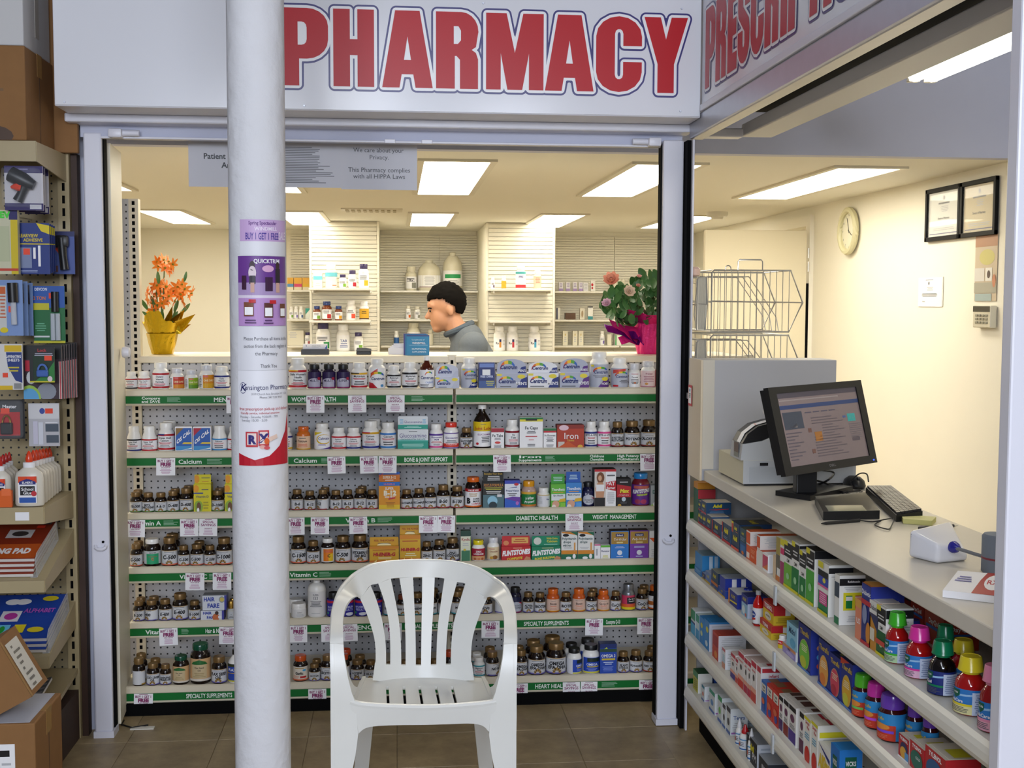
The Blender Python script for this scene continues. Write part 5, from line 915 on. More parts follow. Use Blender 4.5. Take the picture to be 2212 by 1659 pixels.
RB(0, 792, 846, 245, 'cough syrup box with arched black lid and printed drug facts', {'all': C('#e4e4e0'), '+z': INK}, P=tussin('#4aa83a', h=.62), side=[('r', -1, 1, .86, 1, INK), ('l', -.8, .8, .06, .8, 16, LG)], d=.075, top=[('r', -.4, .4, .35, .6, C('#cfcfcf'))])
RB(0, 872, 938, 338, 'cough syrup box with blue night panel and pink list', TM, P=[('r', -1, 1, 0, .42, C('#137a4a')), ('r', -.8, .8, .18, .42, C('#d0408a')), ('l', -.7, .7, .2, .4, 5, C('#f0c0d8')), ('r', -1, 1, .56, .72, C('#3a4ab0')), ('d', .2, .66, .3, .05, C('#e0d84a')), ('r', -1, 1, .72, .84, INK), ('r', -1, 0, .88, 1, C('#d9cf2a')), ('r', -1, 1, .52, .56, C('#e05a9a')), ('r', -1, 1, 0, .06, C('#d9cf2a'))], side=[('r', -1, 1, .84, .95, INK), ('r', -.5, .6, .38, .7, C('#d9cf2a')), ('r', -.25, .3, .42, .64, C('#137a3a')), ('r', -.25, .3, .6, .64, INK), ('l', -.8, .8, .72, .8, 2, LG)], d=.06)
RB(0, 978, 1008, 405, 'white cough syrup box with green and red dosage panel', TM, P=[('r', -1, 1, 0, .15, C('#137a4a')), ('r', -1, 1, .55, .85, C('#3a4a5a'))], side=[('r', -1, 1, .80, .94, INK), ('t', 'Robitussin', .1, .86, .045, WH, .6), ('l', -.7, .7, .68, .78, 3, LG), ('r', -.7, .85, .30, .66, C('#d9d02a')), ('r', -.5, .0, .34, .60, C('#137a3a')), ('r', .22, .7, .34, .60, C('#c0303a')), ('r', -.5, 0, .5, .58, C('#e0e0d8')), ('r', .22, .7, .5, .58, C('#e0e0d8')), ('l', -.4, .6, .06, .2, 4, LG)], d=.062)
RB(0, 1112, 1152, 570, 'peach orange box behind the diabetic cough box', {'all': C('#e08a6a')}, P=[('t', 'US', 0, .4, .14, WH, .7), ('r', -1, 1, .8, 1, C('#d9a04a'))], d=.05)
RB(0, 1154, 1214, 478, 'purple box with big white word Diabetic on its end', {'all': C('#26307a'), '+z': C('#d9843a')}, P=[('r', -1, 1, .80, .98, C('#2a3a94')), ('t', 'Diabetic', 0, .82, .08, WH, .95), ('r', -1, 1, .66, .74, C('#c0303a')), ('d', .6, .22, .5, .18, C('#d0862a')), ('d', -.2, .5, .5, .16, C('#8a94b8')), ('r', -1, 1, 0, .06, C('#c0303a'))], side=[('r', -1, 1, 0, 1, C('#2c3a94')), ('t', 'Diabetic', .05, .62, .16, WH, .85, .02), ('l', -.7, .7, .4, .55, 2, C('#8a98d8'))], d=.075, top=[('r', -1, 1, .05, .9, C('#e0a85a')), ('p', [(-1, .1), (0, .9), (-1, .9)], C('#e8d8b8'))])
RB(0, 1204, 1262, 588, 'gold and white box reading Diabetic', {'all': C('#c98a2a'), '+z': C('#d9d4cc')}, P=[('r', -1, 1, .74, 1, C('#dcdcd8')), ('t', 'Diabetic', 0, .82, .1, GR, .9), ('p', [(-1, .74), (1, .4), (1, .74)], C('#2a2f5a')), ('r', -.7, .3, .2, .45, C('#dcd4c0'))], d=.05)
RB(0, 1252, 1312, 622, 'cough syrup box with dark green body and red stripe beside the bottles', TM, P=tussin('#0f5a2a', h=.5) + [('r', -1, 1, .22, .32, C('#c9483a'))], side=TS + [('r', -.4, .6, .2, .5, C('#d9d02a'))], d=.06)
def vicks(s, x0, x1, yt, yb, cap, body, low, desc, lab='#2f7ac4', word='FormulaCare', row=0):
    RT(s, x0, x1, yt, yb, desc, row=row, rk=1.04, kind='cough', caph=.0, cap=G(cap), body=mat('syrup_' + body.lstrip('#'), body, .08, spec=.7), lab=(.03, .46, C(lab)), turn=-.5,
       P=[('p', [(-1, .62), (1.5, .78), (1.5, .86), (-1, .70)], C('#9ac4ea')), ('p', [(-.25, .95), (.35, .95), (.35, .74), (.05, .60), (-.25, .74)], C('#0f5a44')), ('t', 'VICKS', .05, .79, .07, WH, .26), ('t', word, -.1, .46, .13, WH, 1.0, .03), ('r', -1.2, 1.1, 0, .42, C(low)), ('r', -1.2, 1.1, .33, .42, C(cap)), ('l', -.8, .9, .06, .3, 4, GR), ('r', 1.1, 2.2, 0, .92, C('#c9d4ea')), ('l', 1.2, 2.1, .08, .86, 9, C('#7f8fb8'))])
vicks(0, 1312, 1448, 640, 1042, '#3fae2a', '#a01010', '#b9d8a8', 'cough syrup bottle with bright green cup cap')
vicks(0, 1402, 1545, 690, 1080, '#1d2a80', '#8c0c0c', '#b4b8dc', 'cough syrup bottle with navy cup cap', row=1)
vicks(0, 1442, 1602, 735, 1155, '#d8349a', '#a01010', '#e3b4cc', 'cough syrup bottle with hot pink cup cap')
vicks(0, 1625, 1760, 725, 1100, '#0f7a50', '#120806', '#2a4a8c', 'dark cough syrup bottle with green cup cap, rear one', '#1d2f7a', 'NyQuil', row=1)
vicks(0, 1592, 1755, 825, 1268, '#0f7a50', '#0c0606', '#1d2a6a', 'dark cough syrup bottle with green cup cap, front one', '#1d2f7a', 'NyQuil')
vicks(0, 1722, 1890, 818, 1300, '#e0cc2a', '#a01010', '#e3dca0', 'cough syrup bottle with yellow cup cap, rear one', row=1)
vicks(0, 1762, 1950, 925, 1390, '#e0cc2a', '#a81212', '#e3dca0', 'cough syrup bottle with yellow cup cap, front one')
vicks(0, 1925, 2085, 985, 1440, '#e08aa8', '#8c0c0c', '#e6a8b8', 'cough syrup bottle with pale pink cap beside the near jamb')
for a, c, yt, X, s, dsc, col in ((1380, 1470, 575, 1.20, 'Quil', 'dark red box behind the navy cup cap', '#7a1f1c'), (1470, 1560, 605, 1.19, 'DayQuil', 'red and blue box behind the pink cup cap', '#a33020'), (1560, 1690, 690, 1.17, 'DayQuil', 'red box with sideways lettering behind the green caps', '#b5391f')):
    RB(0, a, c, yt, dsc, {'all': C(col), '+x': C(col), '+z': C('#3a2424')}, P=[('t', s, 0, .66, .16, WH, .8), ('r', -.8, .8, .5, .6, C('#3a6fc0'))], side=[('t', s, 0, .6, .16, WH, .7), ('r', -.6, .6, .45, .52, C('#3a6fc0'))], X=X, d=.08)
# second remedy shelf
z1 = RB(1, 60, 105, 370, 'sky blue box under a matching one', {'all': C('#2a78b8')}, P=[('l', -.8, .8, .2, .8, 3, C('#8fc0e0'))])
RB(1, 65, 112, 275, 'sky blue box with white-barred end, topmost', {'all': C('#2f86c4'), '+z': C('#7f98a8')}, side=[('r', -.2, .2, .05, .95, C('#c9dcea')), ('r', .4, .8, .05, .95, C('#a8c4dc'))], z0=z1)
def aleve(c='#223a94'): return dict(mats={'all': C(c), '+z': C('#98a0b4')}, P=[('t', 'ALEVE', 0, .52, .22, C('#d9c83a'), .85), ('r', -1, 1, 0, .2, C('#c9a83a')), ('r', -.8, .1, .26, .42, C('#6a84c4'))])
RB(1, 108, 130, 395, 'navy box with red foot beside the sky blue boxes', **aleve('#2a2f6a'))
RB(1, 132, 165, 395, 'pale steel-blue box with yellow foot', **aleve('#5f7ab0'))
z2 = RB(1, 168, 210, 480, 'navy and gold box under a taller navy box', **aleve('#2f4a80'))
RB(1, 170, 214, 392, 'navy box with gold Advil lettering stacked behind', {'all': C('#1f3a5a'), '+z': C('#8f948a')}, P=[('t', 'Advil', 0, .5, .3, YE, .8), ('r', -1, 1, 0, .2, C('#c9702a'))], side=[('t', 'Advil', .1, .5, .3, YE, .8, .05, .1)], z0=z2, d=.09)
z3 = RB(1, 215, 262, 505, 'blue box with white panel, lower of two', **aleve('#2a48a0'))
RB(1, 225, 262, 425, 'royal blue box with two white bars on its end', {'all': C('#2338a0'), '+z': C('#9aa4b8')}, side=[('r', -.5, -.15, .05, .95, WH), ('r', .2, .55, .05, .95, WH)], z0=z3, d=.085)
RB(1, 282, 340, 530, 'navy box with yellow lettering and orange edge', mats={'all': C('#1f2f8c'), '+z': C('#c9cdd6')}, P=[('r', -1, -.7, 0, 1, C('#d98a3a')), ('t', 'ALEVE', .1, .55, .24, C('#d9c83a'), .8), ('p', [(-.6, .2), (1, .3), (1, .42), (-.6, .3)], C('#d9c83a'))])
RB(1, 368, 408, 545, 'light blue box with picture and navy head', mats={'all': C('#8fb8d8'), '+z': C('#1f2a6a'), '+x': C('#b9c4dc')}, P=[('r', -1, 1, .62, 1, C('#22308a')), ('t', 'ALEVE', 0, .74, .14, C('#d9c83a'), .85), ('d', -.2, .3, .5, .2, C('#d9e4ea')), ('d', .5, .12, .25, .08, C('#d96a5a'))], side=[('r', -1, 1, .68, 1, C('#22308a')), ('l', -.8, .8, .1, .6, 6, LG)])
RT(1, 372, 448, 488, 640, row=1, desc='blue-capped round bottle hiding behind the navy head box', cap=G('#1f38b0'), body=G('#22389c'), caph=.3)
RT(1, 442, 510, 500, 758, 'clear bottle of cherry-red liquid with white label', kind='syrup', caph=.1, cap=mat('clear_cap', '#d9dcdf', .1, trans=.3), body=mat('syrup_red', '#c01010', .08), lab=(.05, .52, C('#dfdfe2')), turn=-.5, P=[('d', 0, .6, .7, .22, C('#23408c')), ('t', 'Septic', 0, .55, .13, WH, .6), ('p', [(-.6, .2), (.7, .3), (.7, .42), (-.6, .34)], C('#b5302a')), ('r', -1.4, 1.4, 0, .06, C('#7a1410'))])
def tyl(sub=None): return dict(mats={'all': C('#d9b91c'), '+z': C('#c0302a'), '+x': C('#d0b02a')}, P=[('r', -1, 1, .58, 1, C('#b8242a')), ('t', 'TYLENOL', 0, .68, .22, WH, .95, .04), ('d', 0, .28, .6, .2, C('#d8d4c4')), ('t', 'ARTHRITIS', 0, .24, .1, C('#5a4a3a'), .6)], side=[('r', -1, .1, .5, 1, C('#b8242a')), ('r', .1, .6, .5, .9, C('#dcd8d0')), ('l', -.8, .8, .1, .4, 3, C('#a88a1c'))])
z4 = RB(1, 488, 562, 735, 'yellow and red arthritis pain box, lower of two', **tyl()); RB(1, 508, 578, 605, 'yellow and red arthritis pain box, upper of two', z0=z4, **dict(tyl(), X=1.03))
RB(1, 590, 640, 620, 'red pain-relief box lying behind the arthritis boxes', {'all': C('#b8242a'), '+x': C('#b8242a'), '+z': C('#7a2420')}, side=[('t', 'TYLENOL', 0, .5, .4, WH, .8, .04), ('r', -1, 1, 0, .3, C('#c9b82a'))], X=1.14, d=.12)
RB(1, 640, 690, 690, 'red pain-relief box with white lettering behind the white-capped bottle', {'all': C('#a8222a'), '+x': C('#a8222a'), '+z': C('#8c4a44')}, P=[('t', 'TYLENOL', 0, .7, .16, WH, .9)], side=[('t', 'TYL', -.2, .66, .2, WH, .6, .04)], X=1.12, d=.10)
RT(1, 607, 665, 792, 972, 'small bottle with white cap and red and yellow label', caph=.22, body=M_wplast, lab=(.05, .66, C('#c8242c')), turn=-.4, P=[('r', -1.5, 1.5, 0, .5, C('#d9c02a')), ('t', 'TYLENOL', 0, .66, .18, WH, .95)])
z5 = RB(1, 634, 722, 905, 'lavender box under the pale blue one', {'all': C('#9a8fc8'), '+x': WH, '+z': C('#c9c4dc')}, P=[('r', -1, 1, .7, 1, C('#c98a5a')), ('t', 'Midol', 0, .6, .26, C('#3a2a6a'), .8, .03, .2), ('d', .2, .3, .6, .2, C('#b8aedc'))])
RB(1, 662, 732, 748, 'pale blue box stacked on the lavender one', {'all': C('#8fc4dc'), '+x': C('#c3dce6'), '+z': C('#7fa8b8')}, P=[('t', 'Midol', 0, .6, .26, C('#2a4a6a'), .8, .03, .2), ('d', .2, .25, .5, .2, C('#5fa8cc'))], z0=z5 + .0005)
def theraflu(c1, c2, red=False):
    P = [('t', 'Theraflu', 0, .78, .12, C('#d9b92a'), .95, .03), ('d', .05, .36, .82, .34, C('#b8a86a')), ('d', .05, .36, .78, .32, C(c1)), ('d', -.1, .18, .5, .13, C(c2)), ('l', -.5, .6, .42, .58, 4, C('#e8e0c0')), ('r', -1, 1, 0, .05, C('#4a7ac4'))]
    if red: P.append(('p', [(-1, 1), (.6, 1), (-1, .86)], C('#c9402a')))
    return dict(mats={'all': C('#1c2a80'), '+z': C('#1f2a5a'), '+x': C('#2a3a94')}, P=P, side=[('d', 0, .6, .5, .08, C('#c98a5a')), ('d', 0, .4, .5, .08, C('#4a9ad0')), ('d', 0, .2, .5, .08, C('#c9503a'))], d=.06, top=[('d', 0, .5, .5, .3, C('#8a8a4a'))])
RB(1, 738, 822, 762, 'navy hot-drink box with green apple-tea picture', **theraflu('#6fbf3a', '#b8c02a'))
RB(1, 838, 868, 818, 'navy box turned with pale side behind the green tea box', **dict(theraflu('#c9b83a', '#5aa83a'), X=1.06))
RB(1, 870, 944, 860, 'navy hot-drink box with orange picture', **theraflu('#e0a04a', '#d97a2a')); RB(1, 942, 1016, 955, 'navy hot-drink box with raspberry picture', **theraflu('#d0405a', '#b0203a')); RB(1, 1018, 1094, 988, 'navy hot-drink box with lemon and lime picture and red corner', **theraflu('#d9a82a', '#c9c83a', True))
def thl(x0, x1, yt, yb, cap, desc, stripe, row=0):
    RT(1, x0, x1, yt, yb, desc, row=row, kind='thera', cap=mat('tint_' + cap.lstrip('#'), cap, .15), body=mat('syrup_dark', '#3a0a0c', .08), caph=.0, lab=(.05, .62, C('#2b86c4')), turn=-.5, P=[('t', 'Theraflu', 0, .74, .12, C('#c9b02a'), .95), ('r', -1.4, 1.2, 0, .58, C('#c43a22')), ('d', .1, .5, .75, .12, C('#d98a3a')), ('r', -.3, 1.1, .28, .38, C(stripe)), ('l', -.8, .8, .06, .22, 3, C('#d97a5a'))])
thl(1092, 1218, 1040, 1452, '#4fae2a', 'liquid flu remedy bottle with lime cap', '#6fbf5a'); thl(1174, 1306, 1095, 1520, '#c0309a', 'liquid flu remedy bottle with magenta cap', '#b84ad0'); thl(1258, 1438, 1170, 1605, '#6a3fb0', 'liquid flu remedy bottle with violet cap, front one', '#7a4ad0')
thl(1440, 1550, 1230, 1560, '#6a3fb0', 'liquid flu remedy bottle with violet cap, middle one', '#7a4ad0', 1); thl(1540, 1650, 1290, 1620, '#6a3fb0', 'liquid flu remedy bottle with violet cap, rear one', '#7a4ad0', 1)
RB(1, 1392, 1462, 1482, 'tilted red pain-relief box with picture of sunset and moon', {'all': C('#b8242a'), '+z': C('#d0c8b8'), '+x': C('#c9c4bc')}, P=[('t', 'TYLENOL', 0, .80, .13, WH, .95, .04), ('d', .1, .5, .7, .26, C('#2a2a5a')), ('d', 0, .3, .6, .26, C('#e0a83a')), ('r', .3, 1, 0, .4, C('#5a9ad0')), ('r', -1, 1, 0, .08, WH)], top=[('r', -.2, .8, .3, .8, C('#c9c02a'))], d=.07)
RB(1, 1465, 1560, 1545, 'red pain-relief box with green cold panel', {'all': C('#b8242a'), '+z': C('#d0c8b8')}, P=[('t', 'TYLENOL', 0, .80, .13, WH, .95, .04), ('d', .0, .42, .85, .34, C('#1f6a5a')), ('t', 'COLD', .2, .46, .1, WH, .5)], top=[('r', -.2, .8, .3, .8, C('#c9c02a'))], d=.07)
RB(1, 1563, 1700, 1610, 'red pain-relief box nearest the jamb', {'all': C('#b8242a'), '+z': C('#d0c8b8')}, P=[('t', 'TYLENOL', 0, .80, .13, WH, .95, .04), ('d', .0, .42, .85, .34, C('#2a5a8a'))], top=[('r', -.2, .8, .3, .8, C('#c9c02a'))], d=.07)
# third remedy shelf
RB(2, 38, 66, 640, 'white box with green head and blue foot beside the black post', {'all': C('#dfe4e6')}, P=[('r', -1, 1, .6, 1, C('#3a9a6a')), ('r', -1, 1, 0, .45, C('#4ab0d8')), ('r', -1, 1, .45, .52, NV)])
RB(2, 70, 92, 670, 'white and teal box second from the black post', {'all': C('#cfe0e0')}, P=[('r', -1, 1, .7, 1, C('#2a9a7a')), ('r', -1, 1, 0, .4, C('#3f9ac9'))])
RB(2, 94, 122, 690, 'sky blue box with yellow spots', {'all': C('#2f86c9')}, P=[('d', 0, .7, .5, .1, C('#d9d02a')), ('d', 0, .4, .5, .1, C('#c9d8a0'))])
RB(2, 124, 158, 712, 'large sky blue box with pale printed end', {'all': C('#2f86c9'), '+x': C('#c9d0dc')}, P=[('d', .2, .7, .5, .1, C('#d9d02a')), ('d', 0, .2, .5, .1, C('#d8e8f0'))], side=[('l', -.8, .8, .1, .9, 10, LG), ('r', -1, 1, .95, 1, C('#2f86c9'))], d=.08)
RB(2, 178, 218, 798, 'red and orange box with printed end', {'all': C('#c9452a'), '+x': C('#d8d8dc'), '+z': C('#b84a3a')}, P=[('r', -.8, .8, .5, .9, C('#a8281c')), ('d', .2, .2, .5, .14, C('#e0904a'))], side=[('l', -.8, .8, .1, .92, 12, LG)], d=.09)
RB(2, 250, 300, 790, 'pale grey printed box behind the red and orange box', {'all': C('#c9ced8'), '+x': C('#c9ced8')}, side=[('l', -.8, .8, .1, .92, 12, C('#9aa4b4'))], X=1.12, d=.07)
RB(2, 242, 262, 888, 'white drops box with light blue print', {'all': C('#e4e6ea')}, P=[('r', -1, 1, .86, 1, C('#c9737a')), ('l', -.8, .8, .3, .7, 5, C('#7fc0dc')), ('r', -1, 1, 0, .3, C('#d9a08a'))], side=[('l', -.8, .8, .2, .8, 7, LG)], d=.06)
for a, c, yt, d, hd, ft in ((298, 328, 925, 'white drops box with navy bottle picture', '#c03a4a', '#4a3a8a'), (330, 346, 950, 'narrow white drops box with red foot', '#c03a4a', '#c9443a'), (348, 384, 920, 'tall white drops box with red head and dropper picture', '#c0243a', '#c9342a'), (386, 408, 948, 'white drops box with crimson head, second', '#c0243a', '#b8284a'), (410, 430, 968, 'white drops box with crimson head, third', '#c0243a', '#b8284a'), (432, 466, 975, 'white drops box with crimson head, fourth', '#c0243a', '#c9443a')):
    RB(2, a, c, yt, d, {'all': C('#e8e4e2'), '+z': C('#d8c4c0')}, P=[('r', -1, 1, .84, .97, C(hd)), ('d', 0, .58, .35, .08, C('#4a4440')), ('r', -1, 1, 0, .22, C(ft)), ('r', -1, 1, .22, .34, C('#e8a890')), ('l', -.8, .8, .7, .8, 1, C('#d08a8a'))], d=.06)
RB(2, 470, 494, 1000, 'white box with crimson lettered end', {'all': C('#e8e4e2')}, P=[('r', -1, 1, .84, .97, C('#c0243a'))], side=[('r', -.9, .9, .86, .96, C('#c0303a')), ('t', 'infant', 0, .74, .08, C('#b8243a'), .8), ('l', -.8, .8, .1, .6, 7, LG)], d=.075, top=[('r', -.6, .6, .3, .6, C('#c0303a'))])
def pedia(c, h): return dict(mats={'all': C(c), '+z': C(h)}, P=[('r', -.85, .85, .66, .92, C('#e4e0d4')), ('t', 'Pedia', 0, .80, .08, INK, .8), ('t', 'Care', 0, .70, .08, INK, .8), ('d', .1, .2, .5, .12, C('#3a4aa0')), ('d', -.1, .38, .6, .1, C('#d96a4a'))], d=.085, top=[('r', -.7, .7, .2, .5, C('#8a6a4a'))])
RB(2, 498, 530, 1110, 'blue childrens cough box', **pedia('#2f6ab8', '#2f6ab8')); RB(2, 533, 572, 1140, 'red childrens cough box, first', **pedia('#c9342a', '#c03a2a')); RB(2, 574, 612, 1180, 'red childrens cough box, second', **pedia('#c9342a', '#c03a2a'))
for i, (a, c, yt, f) in enumerate(((614, 640, 1195, '#4a2a6a'), (644, 676, 1225, '#8a241f'), (678, 724, 1270, '#4a2f8c'), (748, 776, 1300, '#5a2a4a'))):
    RB(2, a, c, yt, ['purple-footed cold syrup box, far one', 'maroon-footed cold syrup box', 'violet-footed cold syrup box with white face', 'plum-footed cold syrup box'][i], {'all': C('#e4e2de'), '+z': C('#d4cfc8')}, P=[('r', -1, 1, .84, .96, INK), ('d', 0, .66, .6, .1, C('#6a3a5a')), ('r', -1, 1, .06, .36, C(f)), ('l', -.8, .8, .4, .52, 3, GR)], side=[('l', -.8, .8, .1, .9, 10, LG)], d=.085, top=[('r', -.7, .7, .3, .65, C('#5a3a34'))])
for a, c, yt, d in ((778, 820, 1350, 'white box with yellow and red lid stripe and cherry foot, rear'), (824, 866, 1385, 'white box with yellow and red lid stripe and cherry foot, front')):
    RB(2, a, c, yt, d, {'all': C('#e8e6de'), '+z': C('#dcd8cc')}, P=[('t', 'Simply', 0, .84, .07, RD_, .8), ('t', 'Plus', .2, .74, .07, RD_, .6), ('r', -1, 1, .93, 1, C('#d9cf2a')), ('d', .1, .14, .8, .22, C('#c9281c')), ('l', -.8, .8, .5, .66, 3, C('#4a9ac0'))], side=[('r', -.9, .9, .74, .86, C('#d9cf2a')), ('l', -.9, .9, .6, .72, 2, LG)], d=.09, top=[('r', -.9, .9, .35, .45, C('#b8283a')), ('r', -.8, .8, .55, .8, C('#8ab0c0'))])
RB(2, 868, 946, 1560, 'white box with yellow ALKA lettering beside the blue rub box', {'all': C('#e4e2dc')}, P=[('t', 'AllStar', 0, .3, .4, C('#d9b92a'), .9, .05, .1), ('p', [(-1, 1), (1, .6), (1, .75), (-1, 1)], NV)], d=.08)
RB(2, 950, 1008, 1545, 'bright blue vapour rub box with green shields', {'all': C('#1f6fc0'), '+x': C('#2378c8'), '+z': C('#2a86cf')}, P=[('p', [(-.5, .8), (.5, .8), (.5, .5), (0, .25), (-.5, .5)], C('#0f5a44')), ('t', 'VICKS', 0, .6, .12, WH, .45), ('t', 'VapoRub', 0, .06, .14, WH, .9)], side=[('p', [(-.5, .85), (.5, .85), (.5, .55), (0, .3), (-.5, .55)], C('#0f5a44')), ('t', 'VICKS', 0, .66, .1, WH, .45), ('t', 'VapoRub', 0, .06, .16, WH, .9)], d=.055)
# lowest remedy shelf
RB(3, 52, 84, 1045, 'yellow and green box at the far end', {'all': C('#c9c43a'), '+x': C('#e4e4dc'), '+z': C('#2a5a3a')}, P=[('r', -1, 1, .7, 1, C('#3a8a4a')), ('l', -.8, .8, .1, .6, 5, C('#8a8a2a'))], side=[('d', .3, .2, .3, .06, C('#d0a08a'))], d=.05)
RB(3, 150, 190, 1050, 'blue box with orange edge pushed to the back', {'all': C('#2a58b0')}, P=[('r', -1, -.5, 0, 1, C('#d9703a'))], X=1.082, d=.08)
for i, (a, c, yt) in enumerate(((108, 126, 1130), (158, 194, 1175), (214, 240, 1205), (244, 264, 1255), (270, 296, 1275))):
    RB(3, a, c, yt, ['first', 'second', 'third', 'fourth', 'fifth'][i] + ' white eye-drop box with teal and blue print', {'all': C('#dfe4e6')}, P=[('r', -1, 1, .82, 1, C(['#2a8aa0', '#3a9a7a', '#3aa05a', '#4a4a50', '#4a4a50'][i])), ('d', 0, .45, .5, .14, C(['#d9704a', '#6a9ad0', '#7ac060', '#505058', '#505058'][i])), ('r', -1, 1, 0, .12, C('#5a78b8'))], side=[('t', 'Tears', 0, .6, .14, C('#3a5a9a'), .8), ('l', -.8, .8, .1, .5, 5, LG), ('r', -.9, .9, .05, .12, C('#a06ab0'))], d=.055)
RB(3, 300, 330, 1230, 'pale blue tall printed box behind the dropper bottles', {'all': C('#a8c8dc'), '+x': C('#c3d4e0')}, side=[('l', -.8, .8, .1, .9, 12, C('#8fa8bc'))], X=1.06, d=.07)
for x0, x1, yt, yb, cap, d in ((330, 378, 1335, 1535, '#e4e4e6', 'white dropper bottle with white nozzle, first'), (356, 426, 1375, 1570, '#c4242a', 'white dropper bottle with red nozzle'), (410, 456, 1400, 1560, '#e4e4e6', 'white dropper bottle with white nozzle, second')):
    RT(3, x0, x1, yt, yb, d, kind='drop', cap=G(cap), body=M_wplast, caph=.0, lab=(.06, .5, C('#e0e4ea')), turn=-.4, P=[('r', -1.4, 1.4, 0, .12, C('#3a6fb0')), ('r', -1.4, 1.4, .84, .92, C('#3a8ac0')), ('d', -.2, .45, .4, .18, C('#d96a4a')), ('l', 0, .9, .3, .7, 3, GR)])
RB(3, 398, 470, 1510, 'black and grey night pain-relief box with yellow letters', {'all': C('#22262c'), '+x': C('#c3c8d0'), '+z': C('#8f949c')}, P=[('t', 'Advil', -.1, .52, .26, YE, .7, .05, .1), ('t', 'PM', .5, .22, .3, C('#d9d9de'), .5), ('p', [(-1, .9), (1, .7), (1, .76), (-1, .98)], C('#4a5058'))], side=[('l', -.8, .8, .2, .9, 4, C('#a0a8b4'))], d=.075)
RB(3, 480, 540, 1640, 'dark box on the lowest shelf beside the night box', {'all': C('#2a2f38'), '+z': C('#9aa0a8')}, P=[('t', 'PM', 0, .4, .3, C('#d9d9de'), .5)], d=.07)
# ---------------------------------------------------------------- things on the checkout counter
ZC = .9556
def gz(px, py, z=ZC): return at(px, py, Z=z)
M_reg = mat('register_grey', '#b4b7ba', .4); M_regc = mat('register_cream', '#c9c2a8', .45)
rg = thing('cash_register', 'grey cash register with curved black printer top beside the monitor', 'cash register', (0, 0, 0))
a = gz(1601, 1050); c = gz(1556, 1022); yn, yf = a.y, c.y; x0 = a.x; x1 = min(1.388, gz(1858, 1051).x); zt = at(1601, 995, Y=yn).z
x0 = (a.x + c.x) / 2
def f(b): b.box(x0, x1, yn, yf, ZC + .006, zt, M_reg, {'-x': M_regc, '+z': M_regc, '-y': M_reg})
one('cash_drawer', f, rg); one('drawer_foot', lambda b: b.box(x0 + .006, x1 - .006, yn + .008, yf - .008, ZC, ZC + .006, M_black), rg)
def f(b):
    zz = ZC + .006; H = zt - zz
    b.box(x0 + .02, x1 - .01, yn - .0015, yn, zz + .005, zz + H * .72, mat('register_front', '#aaaeb2', .4)); b.box(x0 + .05, x0 + .075, yn - .003, yn - .0015, zz + H * .78, zz + H * .90, M_black)
one('drawer_front', f, rg)
pl = at(1600, 995, Y=yn + .004).x; zpr = at(1600, 950, Y=yn + .004).z; zpt = at(1640, 908, Y=yn + .03).z
H = zpt - zt; L = .26
side = [(0, 0), (L, 0), (L, H * .98), (L * .55, H * 1.0), (L * .38, H * .97), (L * .2, H * .86), (L * .08, H * .66), (L * .015, H * .45)]
one('printer_body', lambda b: b.prism([(pl + x, zt + z * .98) for x, z in [(0, 0), (L, 0), (L, H * .72), (L * .62, H * .74), (L * .42, H * .66), (L * .25, H * .5), (L * .02, H * .42)]], yn + .004, yn + .118, M_reg), rg)
one('printer_cover', lambda b: b.prism([(pl + x, zt + z) for x, z in [(L * .02, H * .42), (L * .25, H * .5), (L * .42, H * .66), (L * .62, H * .74), (L, H * .72), (L, H * .98), (L * .55, H), (L * .38, H * .97), (L * .2, H * .86), (L * .08, H * .66)]], yn + .008, yn + .114, M_black), rg)
def f(b):
    pts = [(L * .02, H * .42), (L * .075, H * .66), (L * .195, H * .865), (L * .375, H * .98), (L * .55, H * 1.012)]
    A = [(pl + x - .0008, yn + .03, zt + z + .001) for x, z in pts]; B = [(pl + x - .0008, yn + .062, zt + z + .001) for x, z in pts]; b.ribbon(A, B, (-.0006, 0, .0006), WH)
one('paper_window', f, rg)
b = MB()
for k, cc in ((.25, '#d9602a'), (.45, '#3a3f7a'), (.72, '#d9602a')): b.box(pl + L * (.04 + k * .25) - .004, pl + L * (.04 + k * .25), yn + .038, yn + .054, zt + H * (.5 + k * .48), zt + H * (.5 + k * .48) + .006, C(cc))
b.build('sticker_marks', rg)
one('side_label', lambda b: (b.box(pl - .0008, pl, yn + .03, yn + .075, zt + .02, zt + .05, C('#6a5a52')), b.box(pl - .0009, pl, yn + .03, yn + .075, zt + .006, zt + .02, C('#8a8a80'))), rg)
def f(b):
    cx, cz, r = pl + L * .43, zt + H * 1.0 + .026, .024; A = []; B = []
    for i in range(22):
        t = -1.9 - i * .29; rr = r + (.0 if i < 17 else (i - 17) * .006); x = cx + rr * math.cos(t); z = cz + rr * math.sin(t); A.append((x, yn + .032, z)); B.append((x, yn + .078, z))
    b.ribbon(A, B, (0.0003, 0, .0003), M_white)
one('receipt_curl', f, rg)
# pliers on the drawer
pv = thing('pliers', 'small dark pliers lying on the cash drawer', 'pliers', (x0 + .03, yn + .085, zt + .0006))
one('handle', lambda b: b.tube([(-.03, .01, .006), (0, .004, .006), (.05, -.012, .006)], .0045, M_black, 6), pv); one('handle', lambda b: b.tube([(-.03, -.004, .006), (0, .002, .006), (.045, .02, .006)], .0045, mat('dull_steel', '#6a6862', .4, metal=.7), 6), pv)
